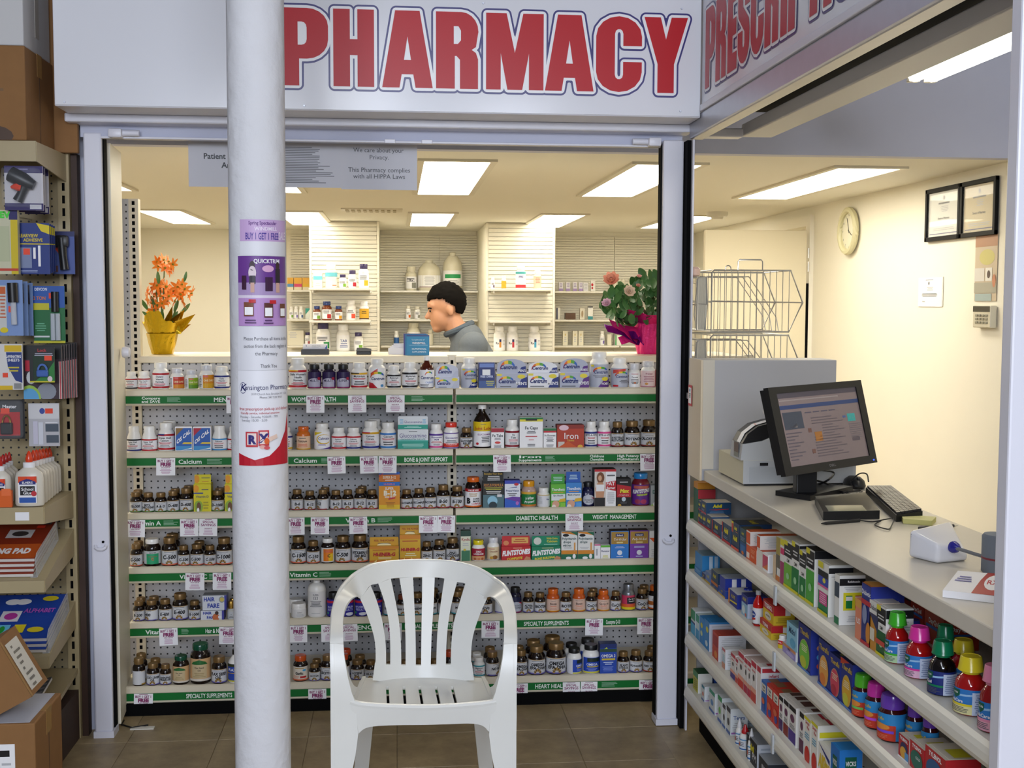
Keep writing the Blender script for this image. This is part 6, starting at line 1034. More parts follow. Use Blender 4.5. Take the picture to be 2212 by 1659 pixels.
# monitor
mo = thing('computer_monitor', 'black flat-screen monitor showing a web page on the counter', 'monitor', (0, 0, 0))
BL, BR, TL, TR = at(1695, 1030, Y=3.07), at(1893, 999, Y=3.30), at(1656, 838, Y=3.09), at(1857, 821, Y=3.32)
NR = (BR - BL).cross(TL - BL).normalized()
if NR.y > 0: NR = -NR
def mp(u, v, o=0): return BL.lerp(BR, u).lerp(TL.lerp(TR, u), v) + NR * o
def slab(b, u0, u1, v0, v1, o0, o1, m):
    vs = [mp(u, v, o) for o in (o0, o1) for u, v in ((u0, v0), (u1, v0), (u1, v1), (u0, v1))]
    b.add(vs, [(3, 2, 1, 0), (4, 5, 6, 7), (0, 1, 5, 4), (1, 2, 6, 5), (2, 3, 7, 6), (3, 0, 4, 7)], m)
def f(b):
    for q in ((0, 1, 0, .095), (0, 1, .925, 1), (0, .075, .095, .925), (.93, 1, .095, .925)): slab(b, *q, -.012, .004, M_black)
    slab(b, .015, .985, .02, .98, -.03, -.012, M_black); slab(b, .2, .7, .2, .7, -.045, -.03, M_black)
one('bezel', f, mo)
M_scr = mat('screen_glow', '#7d6f70', .12, emis=.16)
sc = one('screen', lambda b: slab(b, .075, .93, .095, .925, -.002, 0, M_scr), mo)
b = MB()
def sr(x0, x1, y0, y1, h, e=.14): slab(b, .075 + .855 * x0, .075 + .855 * x1, .095 + .83 * y0, .095 + .83 * y1, .0002, .0006, mat('px' + h, h, .3, emis=e))
sr(0, 1, .93, 1, '#4a4450'); sr(.02, .75, .885, .905, '#8f8484'); sr(0, 1, .775, .83, '#2b3f6e'); sr(.2, .5, .785, .815, '#8f94a0'); sr(.03, .26, .50, .735, '#3c4352'); sr(.10, .18, .52, .60, '#8a8484')
for q in range(9): sr(.03, .22 - .05 * (q % 3), .44 - q * .045, .455 - q * .045, '#58505a')
sr(.30, .34, .43, .49, '#6a4a44'); sr(.37, .46, .30, .43, '#a0692f'); sr(.30, .34, .14, .2, '#6a4a44')
for q in range(15): sr(.48 if q in (3, 4, 5, 6) else .36, .62 + .13 * ((q * 7) % 3) / 2, .62 - q * .038, .632 - q * .038, '#5a5058')
sr(.82, .92, .52, .63, '#2f8f8c', .35); sr(.84, .90, .55, .60, '#a0b8a8'); sr(.83, .93, .24, .30, '#5a5058'); sr(.76, .80, .58, .61, '#4a5a8c')
for q in range(8): sr(.82, .97, .48 - q * .028, .488 - q * .028, '#6a6068')
for q in range(4): sr(.30 + .1 * q, .38 + .1 * q, .70, .715, '#4f4a5c')
b.build('web_page', sc, False)
b = MB(); put_text(b, 'DELL', .5, .035, .03, mat('dell_grey', '#8a8a90', .4), tr=lambda x, z: mp(x, z, .0045), w=.07); b.build('brand_mark', mo, False)
one('power_light', lambda b: slab(b, .955, .968, .03, .045, .004, .0052, mat('blue_led', '#2a4ad0', .3, emis=3)), mo)
sb = gz(1745, 1062); sb2 = gz(1770, 1075)
stx, sty = 1.145, 3.235
one('stand_neck', lambda b: b.bbox(stx - .032, stx + .028, sty - .012, sty + .022, ZC + .012, 1.10, M_black, .004), mo)
pb = [gz(1675, 1070), gz(1750, 1082), gz(1842, 1060), gz(1770, 1053)]
one('stand_base', lambda b: b.prism([(p.x, p.y) for p in pb], ZC, ZC + .014, M_black, 'z'), mo)
# signature pad with stylus
sp = thing('signature_pad', 'black electronic signature pad lying in front of the monitor', 'signature pad', (0, 0, 0))
pp = [gz(*q) for q in ((1760, 1089), (1778, 1124), (1900, 1121), (1868, 1080))]
one('housing', lambda b: b.prism([(p.x, p.y) for p in pp], ZC, ZC + .022, M_black, 'z'), sp)
q4 = [at(*q, Z=ZC + .0225) for q in ((1782, 1092), (1790, 1104), (1872, 1103), (1862, 1091))]
one('lcd_window', lambda b: b.prism([(p.x, p.y) for p in q4], ZC + .022, ZC + .0228, mat('lcd_grey', '#8f8f78', .15), 'z'), sp)
def wire(name, lab, pts, r, m, cat='cable', parent=None):
    P = [Vector(p) for p in pts]; out = []
    for i in range(len(P) - 1):
        p0, p1, p2, p3 = P[max(0, i - 1)], P[i], P[i + 1], P[min(len(P) - 1, i + 2)]
        for k in range(6):
            t = k / 6; out.append(.5 * ((2 * p1) + (p2 - p0) * t + (2 * p0 - 5 * p1 + 4 * p2 - p3) * t * t + (3 * p1 - p0 - 3 * p2 + p3) * t ** 3))
    out.append(P[-1]); o = one(name, lambda b: b.tube(out, r, m, 6), parent)
    return o if parent else tag(o, lab, cat)
st0, st1 = gz(1774, 1131, ZC + .004), gz(1857, 1124, ZC + .004)
sy = thing('stylus_pen', 'black stylus lying before the signature pad', 'stylus', (0, 0, 0)); one('barrel', lambda b: b.tube([st0 + (st1 - st0) * .12, st1], .004, M_black, 8), sy); one('tip', lambda b: b.tube([st0, st0 + (st1 - st0) * .12], [.0012, .004], M_black, 8), sy)
wire('stylus_cord', 'thin black cord looping from the stylus across the counter', [gz(1857, 1124, ZC + .003), gz(1885, 1127, ZC + .003), gz(1912, 1122, ZC + .012), gz(1930, 1120, ZC + .012), gz(1925, 1137, ZC + .003), gz(1917, 1143, ZC + .003), gz(1890, 1134, ZC + .003), gz(1903, 1125, ZC + .003)], .0016, M_black, parent=sy)
wire('monitor_cable', 'black cable looping under the monitor screen', [(stx + .03, sty + .03, 1.03), gz(1800, 1020, 1.0), gz(1790, 1036, .99), gz(1762, 1048, .965), gz(1730, 1052, .96), gz(1760, 1038, .985), gz(1800, 1050, .965), gz(1822, 1056, .962)], .003, M_black, parent=mo)
wire('power_cable', 'black cable tangle between monitor stand and keyboard', [gz(1802, 1056, .965), gz(1842, 1068, ZC + .004), gz(1862, 1060, ZC + .004), gz(1832, 1062, ZC + .004), gz(1818, 1064, ZC + .004), gz(1850, 1074, ZC + .004), gz(1872, 1068, ZC + .005)], .0028, M_black, parent=mo)
# keyboard propped on its long side
kb = thing('keyboard', 'black keyboard lying slantwise behind the signature pad', 'keyboard', (0, 0, 0))
KA, KB_, KC, KD = gz(1870, 1052, .975), gz(1925, 1052, .985), gz(1993, 1104, .98), gz(1936, 1113, .972)
def kp(u, v, o=0): return KA.lerp(KB_, u).lerp(KD.lerp(KC, u), v) + Vector((0, 0, o))
def kslab(b, u0, u1, v0, v1, o0, o1, m):
    vs = [kp(u, v, o) for o in (o0, o1) for u, v in ((u0, v0), (u0, v1), (u1, v1), (u1, v0))]
    b.add(vs, [(3, 2, 1, 0), (4, 5, 6, 7), (0, 1, 5, 4), (1, 2, 6, 5), (2, 3, 7, 6), (3, 0, 4, 7)], m)
one('case', lambda b: kslab(b, 0, 1, 0, 1, -.018, 0, M_black), kb)
b = MB()
for i in range(6):
    for j in range(18): kslab(b, .04 + i * .158, .18 + i * .158, .02 + j * .054, .068 + j * .054, 0, .006, M_key)
o = b.build('keys', kb); o['kind'] = 'stuff'
wire('keyboard_cable', 'black cable arching above the keyboard', [gz(1845, 1055, ZC + .004), gz(1838, 1042, .975), gz(1855, 1024, 1.0), gz(1872, 1024, 1.0), gz(1876, 1040, .985)], .0022, M_black, parent=kb)
ms = thing('computer_mouse', 'black mouse tucked behind the keyboard end', 'mouse', (1.352, 3.405, ZC))
one('shell', lambda b: b.lathe([(.028, 0), (.031, .008), (.027, .022), (.016, .032), (0, .035)], M_black, 20, sy=1.5), ms); one('wheel', lambda b: b.tube([(-.003, -.03, .03), (.003, -.03, .03)], .006, M_key, 8), ms)
# notepad, pen
np_ = thing('yellow_notepad', 'yellow sticky notepad lying beside the keyboard', 'notepad', (0, 0, 0))
q4 = [gz(*q) for q in ((1944, 1121), (1951, 1131), (2013, 1136), (2022, 1127))]
one('pad', lambda b: b.prism([(p.x, p.y) for p in q4], ZC, ZC + .012, mat('yellow_paper', '#cfca7e', .6), 'z'), np_); one('top_sheet', lambda b: b.prism([(p.x, p.y) for p in q4], ZC + .012, ZC + .0126, mat('yellow_paper2', '#ddd895', .6), 'z'), np_)
pe = thing('ballpoint_pen', 'dark pen lying in front of the yellow notepad', 'pen', (0, 0, 0)); A, B_ = gz(1985, 1141, ZC + .004), gz(2070, 1135, ZC + .004)
one('barrel', lambda b: b.tube([A, A.lerp(B_, .88)], .004, mat('pen_dark', '#3a3a3c', .3), 8), pe); one('tip', lambda b: b.tube([A.lerp(B_, .88), B_], [.004, .0008], M_chrome, 8), pe)
# blood pressure monitor
bp = thing('blood_pressure_monitor', 'white wedge-shaped blood pressure monitor with blue plug on the counter', 'monitor', (0, 0, 0))
g0, g1, g2, g3 = gz(1960, 1203), gz(2024, 1219), gz(2092, 1212), gz(2055, 1180)
ht = at(1964, 1140, Y=g0.y + .01).z - ZC
M_bp = mat('white_gloss_plastic', '#e6e7ee', .15)
def f(b):
    bm = bmesh.new(); base = [g0, g1, g2, g3]; hs = [ht * .97, ht * .72, ht * .28, ht * 1.0]; v0 = [bm.verts.new(p) for p in base]; v1 = [bm.verts.new((p.x * .97 + .03 * (g0.x + g2.x) / 2, p.y, p.z + h)) for p, h in zip(base, hs)]
    bm.faces.new(v0[::-1]); bm.faces.new(v1)
    for i in range(4): bm.faces.new((v0[i], v0[(i + 1) % 4], v1[(i + 1) % 4], v1[i]))
    bmesh.ops.bevel(bm, geom=list(bm.edges), offset=.010, segments=3, profile=.5, affect='EDGES'); bm.verts.index_update()
    b.add([v.co[:] for v in bm.verts], [[v.index for v in q.verts] for q in bm.faces], M_bp, True); bm.free()
one('housing', f, bp)
cp = at(2057, 1181, Y=(g1.y + g2.y) / 2 - .004)
b = MB(); b.lathe([(.012, 0), (.013, .006), (.010, .014), (.005, .02)], G('#2a2a94'), 16); o = b.build('air_plug', bp); o.location = cp; o.rotation_euler = (PI / 2, 0, .3)
b = MB(); 
for k in range(3): 
    p = at(1968, 1155 + 4 * k, Y=g0.y - .006); b.box(p.x, p.x + .02, p.y, p.y + .0006, p.z, p.z + .0016, GR)
b.build('label_print', bp)
wire('air_hose', 'grey rubber hose from the blue plug to the cuff', [cp + Vector((0, -.015, 0)), at(2085, 1190, Y=cp.y - .03), at(2110, 1198, Y=cp.y - .05), at(2133, 1204, Y=cp.y - .06)], .0042, mat('grey_rubber', '#7a7c80', .5), 'hose')
cf = thing('pressure_cuff', 'grey fabric arm cuff standing by the jamb', 'cuff', tuple(gz(2152, 1238)))
one('cuff_wrap', lambda b: b.lathe([(.028, 0), (.032, .004), (.032, .075), (.028, .08)], mat('grey_fabric', '#7d8590', .8), 20, sx=.9, caps=True), cf); one('red_edge', lambda b: b.lathe([(.0324, .03), (.0324, .034)], C('#8a3a44'), 20, sx=.9, caps=False), cf)
# leaflet stack
ls = thing('leaflet_stack', 'stack of white leaflets with red corner on the counter', 'leaflets', (0, 0, 0))
q4 = [gz(*q) for q in ((2036, 1290), (2148, 1303), (2165, 1255), (2069, 1247))]
one('stack', lambda b: b.prism([(p.x, p.y) for p in q4], ZC, ZC + .0135, M_white, 'z'), ls)
def lt(u, v, o=0): p = q4[0].lerp(q4[1], u).lerp(q4[3].lerp(q4[2], u), v); return (p.x, p.y, ZC + .0137 + o)
b = MB(); prints(b, [('p', [(.1, 0), (1, 0), (1, 1), (.35, 1), (.2, .6)], C('#b0342c')), ('d', .8, .55, .4, .35, WH), ('t', 'RX', .75, .45, .2, RD_, .25), ('l', -.85, -.1, .45, .75, 3, C('#6a6ab0'))], .5, 0, 1, tr=lambda x, z, o=0: lt(x + .5, z, o)); b.build('cover_print', ls, False)
# ---------------------------------------------------------------- right wall
XW = 2.488
def wall_thing(name, lab, cat, yc, zc, wd, ht, build):
    t = thing(name, lab, cat, (XW, yc, zc), -PI / 2); build(t, wd / 2, ht / 2); return t
ck = thing('wall_clock', 'round cream wall clock on the right wall', 'clock', (XW, 6.385, 1.897), -PI / 2)
one('case', lambda b: b.tube([(.115 * math.cos(2 * PI * k / 32), -.022, .115 * math.sin(2 * PI * k / 32)) for k in range(32)], .017, mat('clock_cream', '#cfc9a2', .4), 8, True), ck)
b = MB(); b.lathe([(.112, 0), (.112, .01)], mat('clock_face', '#e6e2cc', .4), 32); o = b.build('dial', ck); o.location = (0, -.006, 0); o.rotation_euler = (PI / 2, 0, 0)
b = MB()
for k in range(12):
    a = k * PI / 6; put_text(b, str(12 if k == 0 else k), .088 * math.sin(a), .088 * math.cos(a) - .007, .014, INK, y=-.0168)
b.build('numerals', ck, False)
for nm, a, l in (('hour_hand', 2.1, .05), ('minute_hand', -.35, .075)):
    one(nm, lambda b: b.box(-.002, .002, -.0185, -.0175, -.012, l, INK), ck).rotation_euler = (0, a, 0)
for yc, w, lb, cream in ((5.263, .345, 'black-framed certificate nearer the clock', '#dfe0d8'), (4.93, .315, 'black-framed certificate nearer the jamb', '#cdbf98')):
    fr = thing('framed_certificate', lb, 'picture frame', (XW, yc, 1.91), -PI / 2, 'framed certificates on the right wall'); W, Hh = w / 2, .121
    def f(b):
        for q in ((-W, W, -Hh, -Hh + .02), (-W, W, Hh - .02, Hh), (-W, -W + .02, -Hh, Hh), (W - .02, W, -Hh, Hh)): b.bbox(q[0], q[1], -.018, -.001, q[2], q[3], mat('black_frame', '#0a0a0b', .5, spec=.15), .002)
    one('frame', f, fr); sh = one('paper', lambda b: b.box(-W + .018, W - .018, -.006, -.003, -Hh + .018, Hh - .018, C(cream)), fr)
    b = MB(); prints(b, [('d', 0, .86, .08, .05, GR), ('l', -.5, .5, .70, .78, 1, GR), ('l', -.2, .3, .54, .68, 4, LG), ('t', 'Doctor of Pharmacy', 0, .38, .05, INK, .5), ('l', -.9, .9, .12, .2, 2, LG), ('r', -.9, .9, .05, .07, C('#3a3f7a'))], W - .02, -Hh + .02, Hh - .02, y=-.0062); b.build('lettering', sh, False)
    one('glass', lambda b: b.box(-W + .019, W - .019, -.010, -.0095, -Hh + .019, Hh - .019, mat('frame_glass', '#ffffff', .02, alpha=.12, spec=.8)), fr)
nt = thing('posted_letter', 'white letter taped on the wall below the clock', 'notice', (XW, 5.393, 1.555), -PI / 2); one('sheet', lambda b: b.box(-.125, .125, -.002, -.001, -.068, .068, M_white), nt); one('rear_sheet', lambda b: b.box(-.105, .132, -.001, -.0002, -.066, .07, C('#dcdad2')), nt)
b = MB(); prints(b, [('d', -.1, .80, .05, .06, GR), ('l', -.5, .4, .9, .93, 1, GR), ('l', -.75, .7, .34, .46, 3, GR), ('l', -.25, .3, .55, .68, 3, LG), ('t', 'Sincerely', -.5, .16, .04, INK, .4)], .125, -.068, .068, y=-.0022); b.build('lettering', nt, False)
ps = thing('photo_collage_poster', 'faded collage poster hanging under the certificates by the jamb', 'poster', (XW, 4.865, 1.653), -PI / 2); one('sheet', lambda b: b.box(-.095, .095, -.002, -.0005, -.14, .14, C('#c9b9a0')), ps)
b = MB(); prints(b, [('r', -1, 1, .82, 1, C('#b48a6e')), ('d', .1, .66, .7, .12, C('#c9c07a')), ('r', -1, -.1, .3, .5, C('#d6d2cc')), ('r', 0, .6, .3, .5, C('#e0ddd6')), ('d', .3, .4, .15, .06, C('#5a4a44')), ('r', -1, 1, .12, .28, C('#a8a494')), ('r', -.9, .6, .0, .11, C('#a0b0b0')), ('d', .8, .3, .15, .1, C('#c98a6a'))], .095, -.14, .14, y=-.0022); b.build('photographs', ps, False)
kp_ = thing('alarm_keypad', 'beige alarm keypad on the wall under the collage poster', 'keypad', (XW, 4.836, 1.447), -PI / 2); one('housing', lambda b: b.bbox(-.076, .076, -.03, -.001, -.047, .047, mat('keypad_beige', '#cfc9b4', .4), .004), kp_); one('display', lambda b: b.box(-.074, .07, -.031, -.03, .02, .044, C('#3a382c')), kp_)
for i in range(4):
    for j in range(3): one('key', lambda b: b.bbox(-.05 + i * .028, -.03 + i * .028, -.034, -.03, -.030 + j * .015, -.020 + j * .015, mat('keypad_key', '#8f8b78', .4), .002), kp_)
# ---------------------------------------------------------------- wire baskets behind the divider cabinet
one('rear_ledge', lambda b: b.box(1.0, 1.50, 3.957, 4.30, 1.17, 1.19, M_glam), gc)
def basket(label, ztop, zbot, xl, xm, xr, y0, y1, handle):
    t = thing('wire_basket', label, 'wire basket', (0, 0, 0), group='chrome wire baskets behind the divider'); zm = (ztop + zbot) / 2 - .004
    xb = xm - .004
    for y in (y0, y1):
        one('side_frame', lambda b: b.tube([(xl + .008, y, ztop), (xm, y, ztop), (xr, y, zm), (xb, y, zbot), (xl, y, zbot), (xl, y, ztop - .008)], .0032, M_chrome, 6, True), t)
        one('mid_rail', lambda b: b.tube([(xl, y, zm + .004), (xr, y, zm)], .0022, M_chrome, 6), t)
        n = 12
        for k in range(1, n + 1):
            x = xl + (xm - xl) * k / (n + .2); one('side_wire', lambda b: b.tube([(x, y, ztop), (x, y, zbot)], .0014, M_chrome, 5), t)
    for k in range(1, 4):
        y = y0 + (y1 - y0) * k / 4; one('divider_wire', lambda b: b.tube([(xl, y, ztop - .02), (xl + (xm - xl) * .55, y, ztop - .02), (xb - .02, y, zbot + .05), (xb - .01, y, zbot)], .0018, M_chrome, 5), t)
    for k in range(11):
        x = xl + (xb - xl) * k / 10; one('floor_wire', lambda b: b.tube([(x, y0, zbot), (x, y1, zbot)], .0014, M_chrome, 5), t)
    for (x, z) in ((xr, zm), (xm, ztop), (xl, ztop), (xl, zm)): one('cross_rail', lambda b: b.tube([(x, y0, z), (x, y1, z)], .0022, M_chrome, 6), t)
    if handle:
        h0, h1 = xl + (xm - xl) * .33, xl + (xm - xl) * .64
        one('handle', lambda b: b.tube([(h0, y0, ztop), (h0, y0, ztop + .030), (h0 + .005, y0, ztop + .036), (h1 - .005, y0, ztop + .036), (h1, y0, ztop + .030), (h1, y0, ztop)], .0024, M_chrome, 6), t)
        one('hook', lambda b: b.tube([(xl + .055 + .010 * math.cos(a), y0 - .004, ztop + .004 + .012 * math.sin(a)) for a in [q * .5 - .6 for q in range(9)]], .002, M_chrome, 6), t)
YK = 3.985
bx = lambda px, py: at(px, py, Y=YK)
basket('upper chrome wire basket with handle standing above the divider cabinet', bx(1600, 584).z, bx(1600, 717).z, bx(1537, 650).x, bx(1707, 650).x, bx(1734, 650).x, YK, YK + .30, True)
basket('lower chrome wire basket under the handled basket', bx(1600, 724).z, 1.193, bx(1535, 740).x, bx(1703, 740).x, bx(1729, 790).x, YK, YK + .30, False)
basket('chrome wire basket beside the black post, left of the handled basket', bx(1515, 598).z, bx(1515, 713).z, 1.022, bx(1529, 650).x, bx(1531, 650).x, YK + .02, YK + .30, False)
basket('low chrome wire basket beside the black post', bx(1515, 735).z, 1.193, 1.022, bx(1527, 740).x, bx(1529, 740).x, YK + .02, YK + .30, False)
pr = thing('cellophane_roll', 'small clear wrapped roll on top of the left basket', 'roll', tuple(bx(1516, 597) + Vector((0, .1, .001)))); one('wrap', lambda b: b.lathe([(.012, 0), (.019, .006), (.02, .026), (.012, .034)], mat('pink_cellophane', '#d9b8a8', .15), 14), pr)
# ---------------------------------------------------------------- back of the pharmacy: slatted piers, shelves and stock
M_slat = mat('cream_slatwall', '#e6e1d0', .55)
def slat_mesh(w):
    b = MB(); b.prism([(-w / 2, 0), (w / 2, 0), (w / 2, .026), (-w / 2, .026)], -.012, 0, M_slat); return b
STK = []
for x0, x1, lb in ((-.612, -.131, 'cream slatted pier carrying shelves of amber bottles'), (.659, 1.147, 'cream slatted pier carrying three white jars')):
    t = thing('slatted_pier', lb, 'display pier', ((x0 + x1) / 2, 8.715, 0), group='slatted piers at the back of the pharmacy'); W = x1 - x0
    one('core', lambda b: b.box(-W / 2, W / 2, .0, 1.12, 0, 2.078, M_slat), t)
    for s in (-1, 1): one('edge_trim', lambda b: b.box(s * W / 2 - .008, s * W / 2 + .008, -.016, .01, 0, 2.078, M_slat), t)
    s0 = slat_mesh(W - .018).build('slat', t); s0.location = (0, 0, 1.06)
    for k in range(1, 33): 
        o = s0.copy(); COL.objects.link(o); o.parent = t; o.location = (0, 0, 1.06 + k * .0306)
    for z in (1.595, 1.368, 1.150):
        sh = one('shelf', lambda b: b.bbox(-W / 2 + .002, W / 2 - .05, -.255, -.013, z - .016, z, M_lipw, .004), t)
        for s in (-1, 1): one('bracket', lambda b: b.box(s * (W / 2 - .03) - .004 - .02 * (s > 0), s * (W / 2 - .03) + .004 - .02 * (s > 0), -.25, -.013, z - .03, z - .016, M_lipw), sh)
wb = bpy.data.objects['wall_back']
for x0, x1 in ((-.85, .352), (.356, 1.800), (1.804, 2.44)):
    b = MB()
    for k in range(50): b.box(x0, x1, 9.835, 9.85, 1.03 + k * .0203, 1.03 + k * .0203 + .0168, M_slat)
    o = b.build('slat_panel', wb); o['kind'] = 'stuff'
bs = thing('back_shelves', 'long cream shelves on the slatted back wall', 'shelving', (0, 0, 0))
for z in (1.592, 1.362, 1.152):
    for x0, x1 in ((-.86, -.64), (-.125, .65), (1.16, 1.80), (1.81, 2.35)):
        one('shelf', lambda b: b.bbox(x0, x1, 9.56, 9.834, z - .016, z, M_lipw, .004), bs)
def stock(x0, x1, yt, zs, Y, desc, kind='pill', box=None, **kw):
    z = zs + .0006; a, c = at(x0, yt + 15, Y=Y), at(x1, yt + 15, Y=Y); w = c.x - a.x; h = max(.02, at((x0 + x1) / 2, yt, Y=Y).z - z)
    if box: carton('stock_box', desc, 'box', ((a.x + c.x) / 2, Y - .02, z), w * .96, h, min(.08, w), box[0], box[1], group='stock on the back shelves')
    else: bottle('stock_bottle', desc, 'bottle', ((a.x + c.x) / 2, Y, z), w / 2 * .96, h, kind, group='stock on the back shelves', **kw)
PC = G('#3a2f5a'); BC = G('#2a3f7a'); AB = mat('amber_plastic', '#7a3a18', .2)
def sl(c, s=''): return dict(lab=(.08, .58, WH), P=[('r', .1, .9, .05, .5, C(c)), ('l', -.8, .6, .55, .9, 3, GR)] + ([('t', s, 0, .6, .2, INK, .7)] if s else []))
YP = 8.58; a = ' on the pier\'s top shelf'; z = 1.595
stock(677, 697, 590, z, YP, 'white box with teal head beside a white bottle' + a, box=(C('#e8e6dc'), [('r', -1, 1, .55, .8, C('#6fc0d0')), ('l', -.6, .6, .1, .4, 2, LG)]))
stock(702, 729, 572, z, YP, 'white bottle with teal label' + a, lab=(.05, .72, C('#e6e4da')), P=[('r', -1.3, 1.3, .66, .92, C('#6fc0d0')), ('r', .2, .9, .08, .14, C('#d96a3a'))])
stock(732, 749, 593, z, YP, 'short white bottle with purple cap' + a, cap=PC, **sl('#7aa83a')); stock(752, 771, 584, z, YP, 'middle white bottle with purple cap' + a, cap=PC, **sl('#b52a3a')); stock(774, 797, 570, z, YP, 'tall white bottle with purple cap' + a, cap=PC, **sl('#d9b02a'))
a = ' on the pier\'s middle shelf'; z = 1.368
stock(676, 693, 661, z, YP, 'small amber bottle with blue cap and green mark' + a, body=AB, cap=BC, **sl('#7aa83a')); stock(695, 717, 651, z, YP, 'large amber bottle with blue cap' + a, body=AB, cap=BC, **sl('#b52a2a')); stock(723, 740, 661, z, YP, 'small amber bottle with blue cap and yellow mark' + a, body=AB, cap=BC, **sl('#d9a02a'))
stock(747.5, 769, 649, z, YP, 'white bottle with small red mark' + a, **sl('#d9503a')); stock(776, 797, 651, z, YP, 'white bottle with mustard label' + a, lab=(.06, .62, C('#d0a02a')), P=[('l', -.6, .6, .5, .8, 2, INK), ('r', -1.3, 1.3, 0, .12, C('#5a3a1a'))])
a = ' on the pier\'s bottom shelf'; z = 1.150
stock(682, 714, 698, z, YP, 'large white jar with purple lid' + a, cap=PC, **sl('#2a8a4a')); stock(726, 756, 701, z, YP, 'large white jar with blue lettering' + a, lab=(.08, .6, WH), P=[('t', 'TAB', .1, .5, .2, C('#4a5a9a'), .6), ('l', -.4, .7, .1, .45, 3, C('#4a5a9a'))]); stock(764, 784.5, 718, z, YP, 'small white bottle with purple lid' + a, cap=PC, **sl('#7aa83a'))
a = ' on the jar pier\'s top shelf'; z = 1.595
stock(1060, 1069, 598.7, z, YP, 'tiny white bottle' + a, **sl('#5a4a6a')); stock(1083, 1093.6, 595, z, YP, 'tiny bottle with yellow label' + a, lab=(.05, .6, C('#d9a02a'))); stock(1113.5, 1136, 573, z, YP, 'white bottle with teal and red bands' + a, lab=(.05, .74, WH), P=[('r', -1.3, 1.3, .84, .98, C('#4aa0a0')), ('r', -1.3, 1.3, 0, .2, C('#d0303a')), ('t', 'PRE', 0, .6, .14, C('#3a3f8a'), .7)]); stock(1152.5, 1169.5, 584.4, z, YP, 'white bottle with peach label' + a, lab=(.05, .7, C('#e6c0a8')), P=[('l', -.6, .6, .4, .9, 4, C('#c97a6a'))])
z = 1.150
for x0, x1, c, d in ((1066, 1092, '#d9903a', 'orange'), (1093.6, 1120, '#c0303a', 'red'), (1141, 1167.7, '#4aa8d0', 'sky blue')): stock(x0, x1, 705, z, YP, 'big white jar with small %s mark on the jar pier' % d, lab=(.1, .55, WH), P=[('r', -.1, .2, .1, .6, C(c)), ('r', -.1, .2, .6, .85, C('#2a2a5a')), ('t', 'Rx', -.4, .4, .2, INK, .3), ('l', .4, .9, .3, .8, 4, LG)])
YW = 9.68; z = 1.592; JG = mat('milky_jug', '#d9d3bd', .35)
stock(875.6, 900.5, 576, z, YW, 'round milky bottle beside two jugs on the back wall', body=JG, cap=JG, **sl('#8a8a80', 'Rx')); stock(901.6, 952.6, 562, z, YW, 'square milky jug with white label on the back wall', kind='jug', body=JG, cap=JG, lab=(.1, .5, WH), P=[('l', -.4, .4, .2, .9, 7, LG), ('r', -.9, .9, .02, .07, C('#6a3a3a'))]); stock(956, 999, 545, z, YW, 'tall milky gallon jug with green label band', kind='jug', body=JG, cap=JG, lab=(.12, .52, WH), P=[('r', -.8, .8, .5, .76, C('#2a9a5a')), ('l', -.6, .6, .1, .4, 3, LG)])
z = 1.362; stock(876, 887.5, 660, z, YW, 'tiny bottle with orange mark on the back wall', cap=M_trof, **sl('#d96a2a')); stock(895, 908, 662, z, YW, 'tiny bottle with clear cap on the back wall', cap=M_trof, **sl('#8a8a80'))
z = 1.152; stock(850.6, 862, 715, z, YW, 'slim white bottle with blue foot on the back wall', lab=(.02, .55, C('#2f5f9c'))); stock(878, 908, 697, z, YW, 'large milky bottle behind the blue brochures', body=JG, cap=JG, **sl('#c04a4a', 'Rx')); stock(923, 936, 712, z, YW, 'slim milky bottle beside the pharmacist', body=JG, cap=JG)
z = 1.592
for x0, x1, c, d in ((621, 634.5, '#5a90c0', 'blue'), (635.5, 652.5, '#d0406a', 'pink'), (653.5, 669, '#d9b02a', 'yellow')): stock(x0, x1, 600, z, YW, 'orange-topped box with %s stripe on the back wall' % d, box=(C('#e0a83a'), [('r', -1, 1, 0, .45, C('#e3d9b8')), ('r', -1, 1, .25, .5, C(c))]))
z = 1.362
for x0, c in ((624.5, '#7aa83a'), (635, '#8a7ac0'), (646, '#4a6a9a')): stock(x0, x0 + 9.5, 662, z, YW, {'#7aa83a': 'tiny white bottle with green mark', '#8a7ac0': 'tiny white bottle with violet mark', '#4a6a9a': 'tiny white bottle with navy mark'}[c] + ' on the back wall', **sl(c))
stock(660, 672, 666, z, YW, 'small white box with teal corner on the back wall', box=(C('#dfe2da'), [('p', [(-1, .4), (1, 1), (-1, 1)], C('#3a9a8a'))]))
z = 1.152; stock(621.7, 657, 714, z, YW, 'flat white carton with fine lettering on the back wall', box=(C('#dcd6c2'), [('l', -.9, .2, .5, .9, 4, LG)])); stock(658, 671, 718, z, YW, 'small bottle with dark cap beside the flat carton', cap=PC, **sl('#b05a5a'))
z = 1.592
for i, x in enumerate((1206.6, 1222, 1237, 1249.5)): stock(x, x + 9, 610, z, YW, 'tiny white box with lilac print on the back wall', box=(C('#e0dce0'), [('r', -1, 1, 0, .3, C('#a88fc0')), ('l', -.7, .7, .45, .9, 3, C('#8a78a8'))]))
stock(1259, 1270, 611, z, YW, 'small white box with grey print on the back wall', box=(C('#e0dede'), [('l', -.8, .8, .2, .9, 4, LG)])); stock(1275, 1285, 606, z, YW, 'narrow white box with red dots on the back wall', box=(C('#e6e2dc'), [('d', -.3, .6, .5, .14, RD_), ('d', -.3, .3, .4, .1, RD_)]))
for x in (1324, 1340, 1355): stock(x, x + 11, 603, z, YW, 'clear-capped bottle behind the potted roses', cap=M_trof, body=JG)
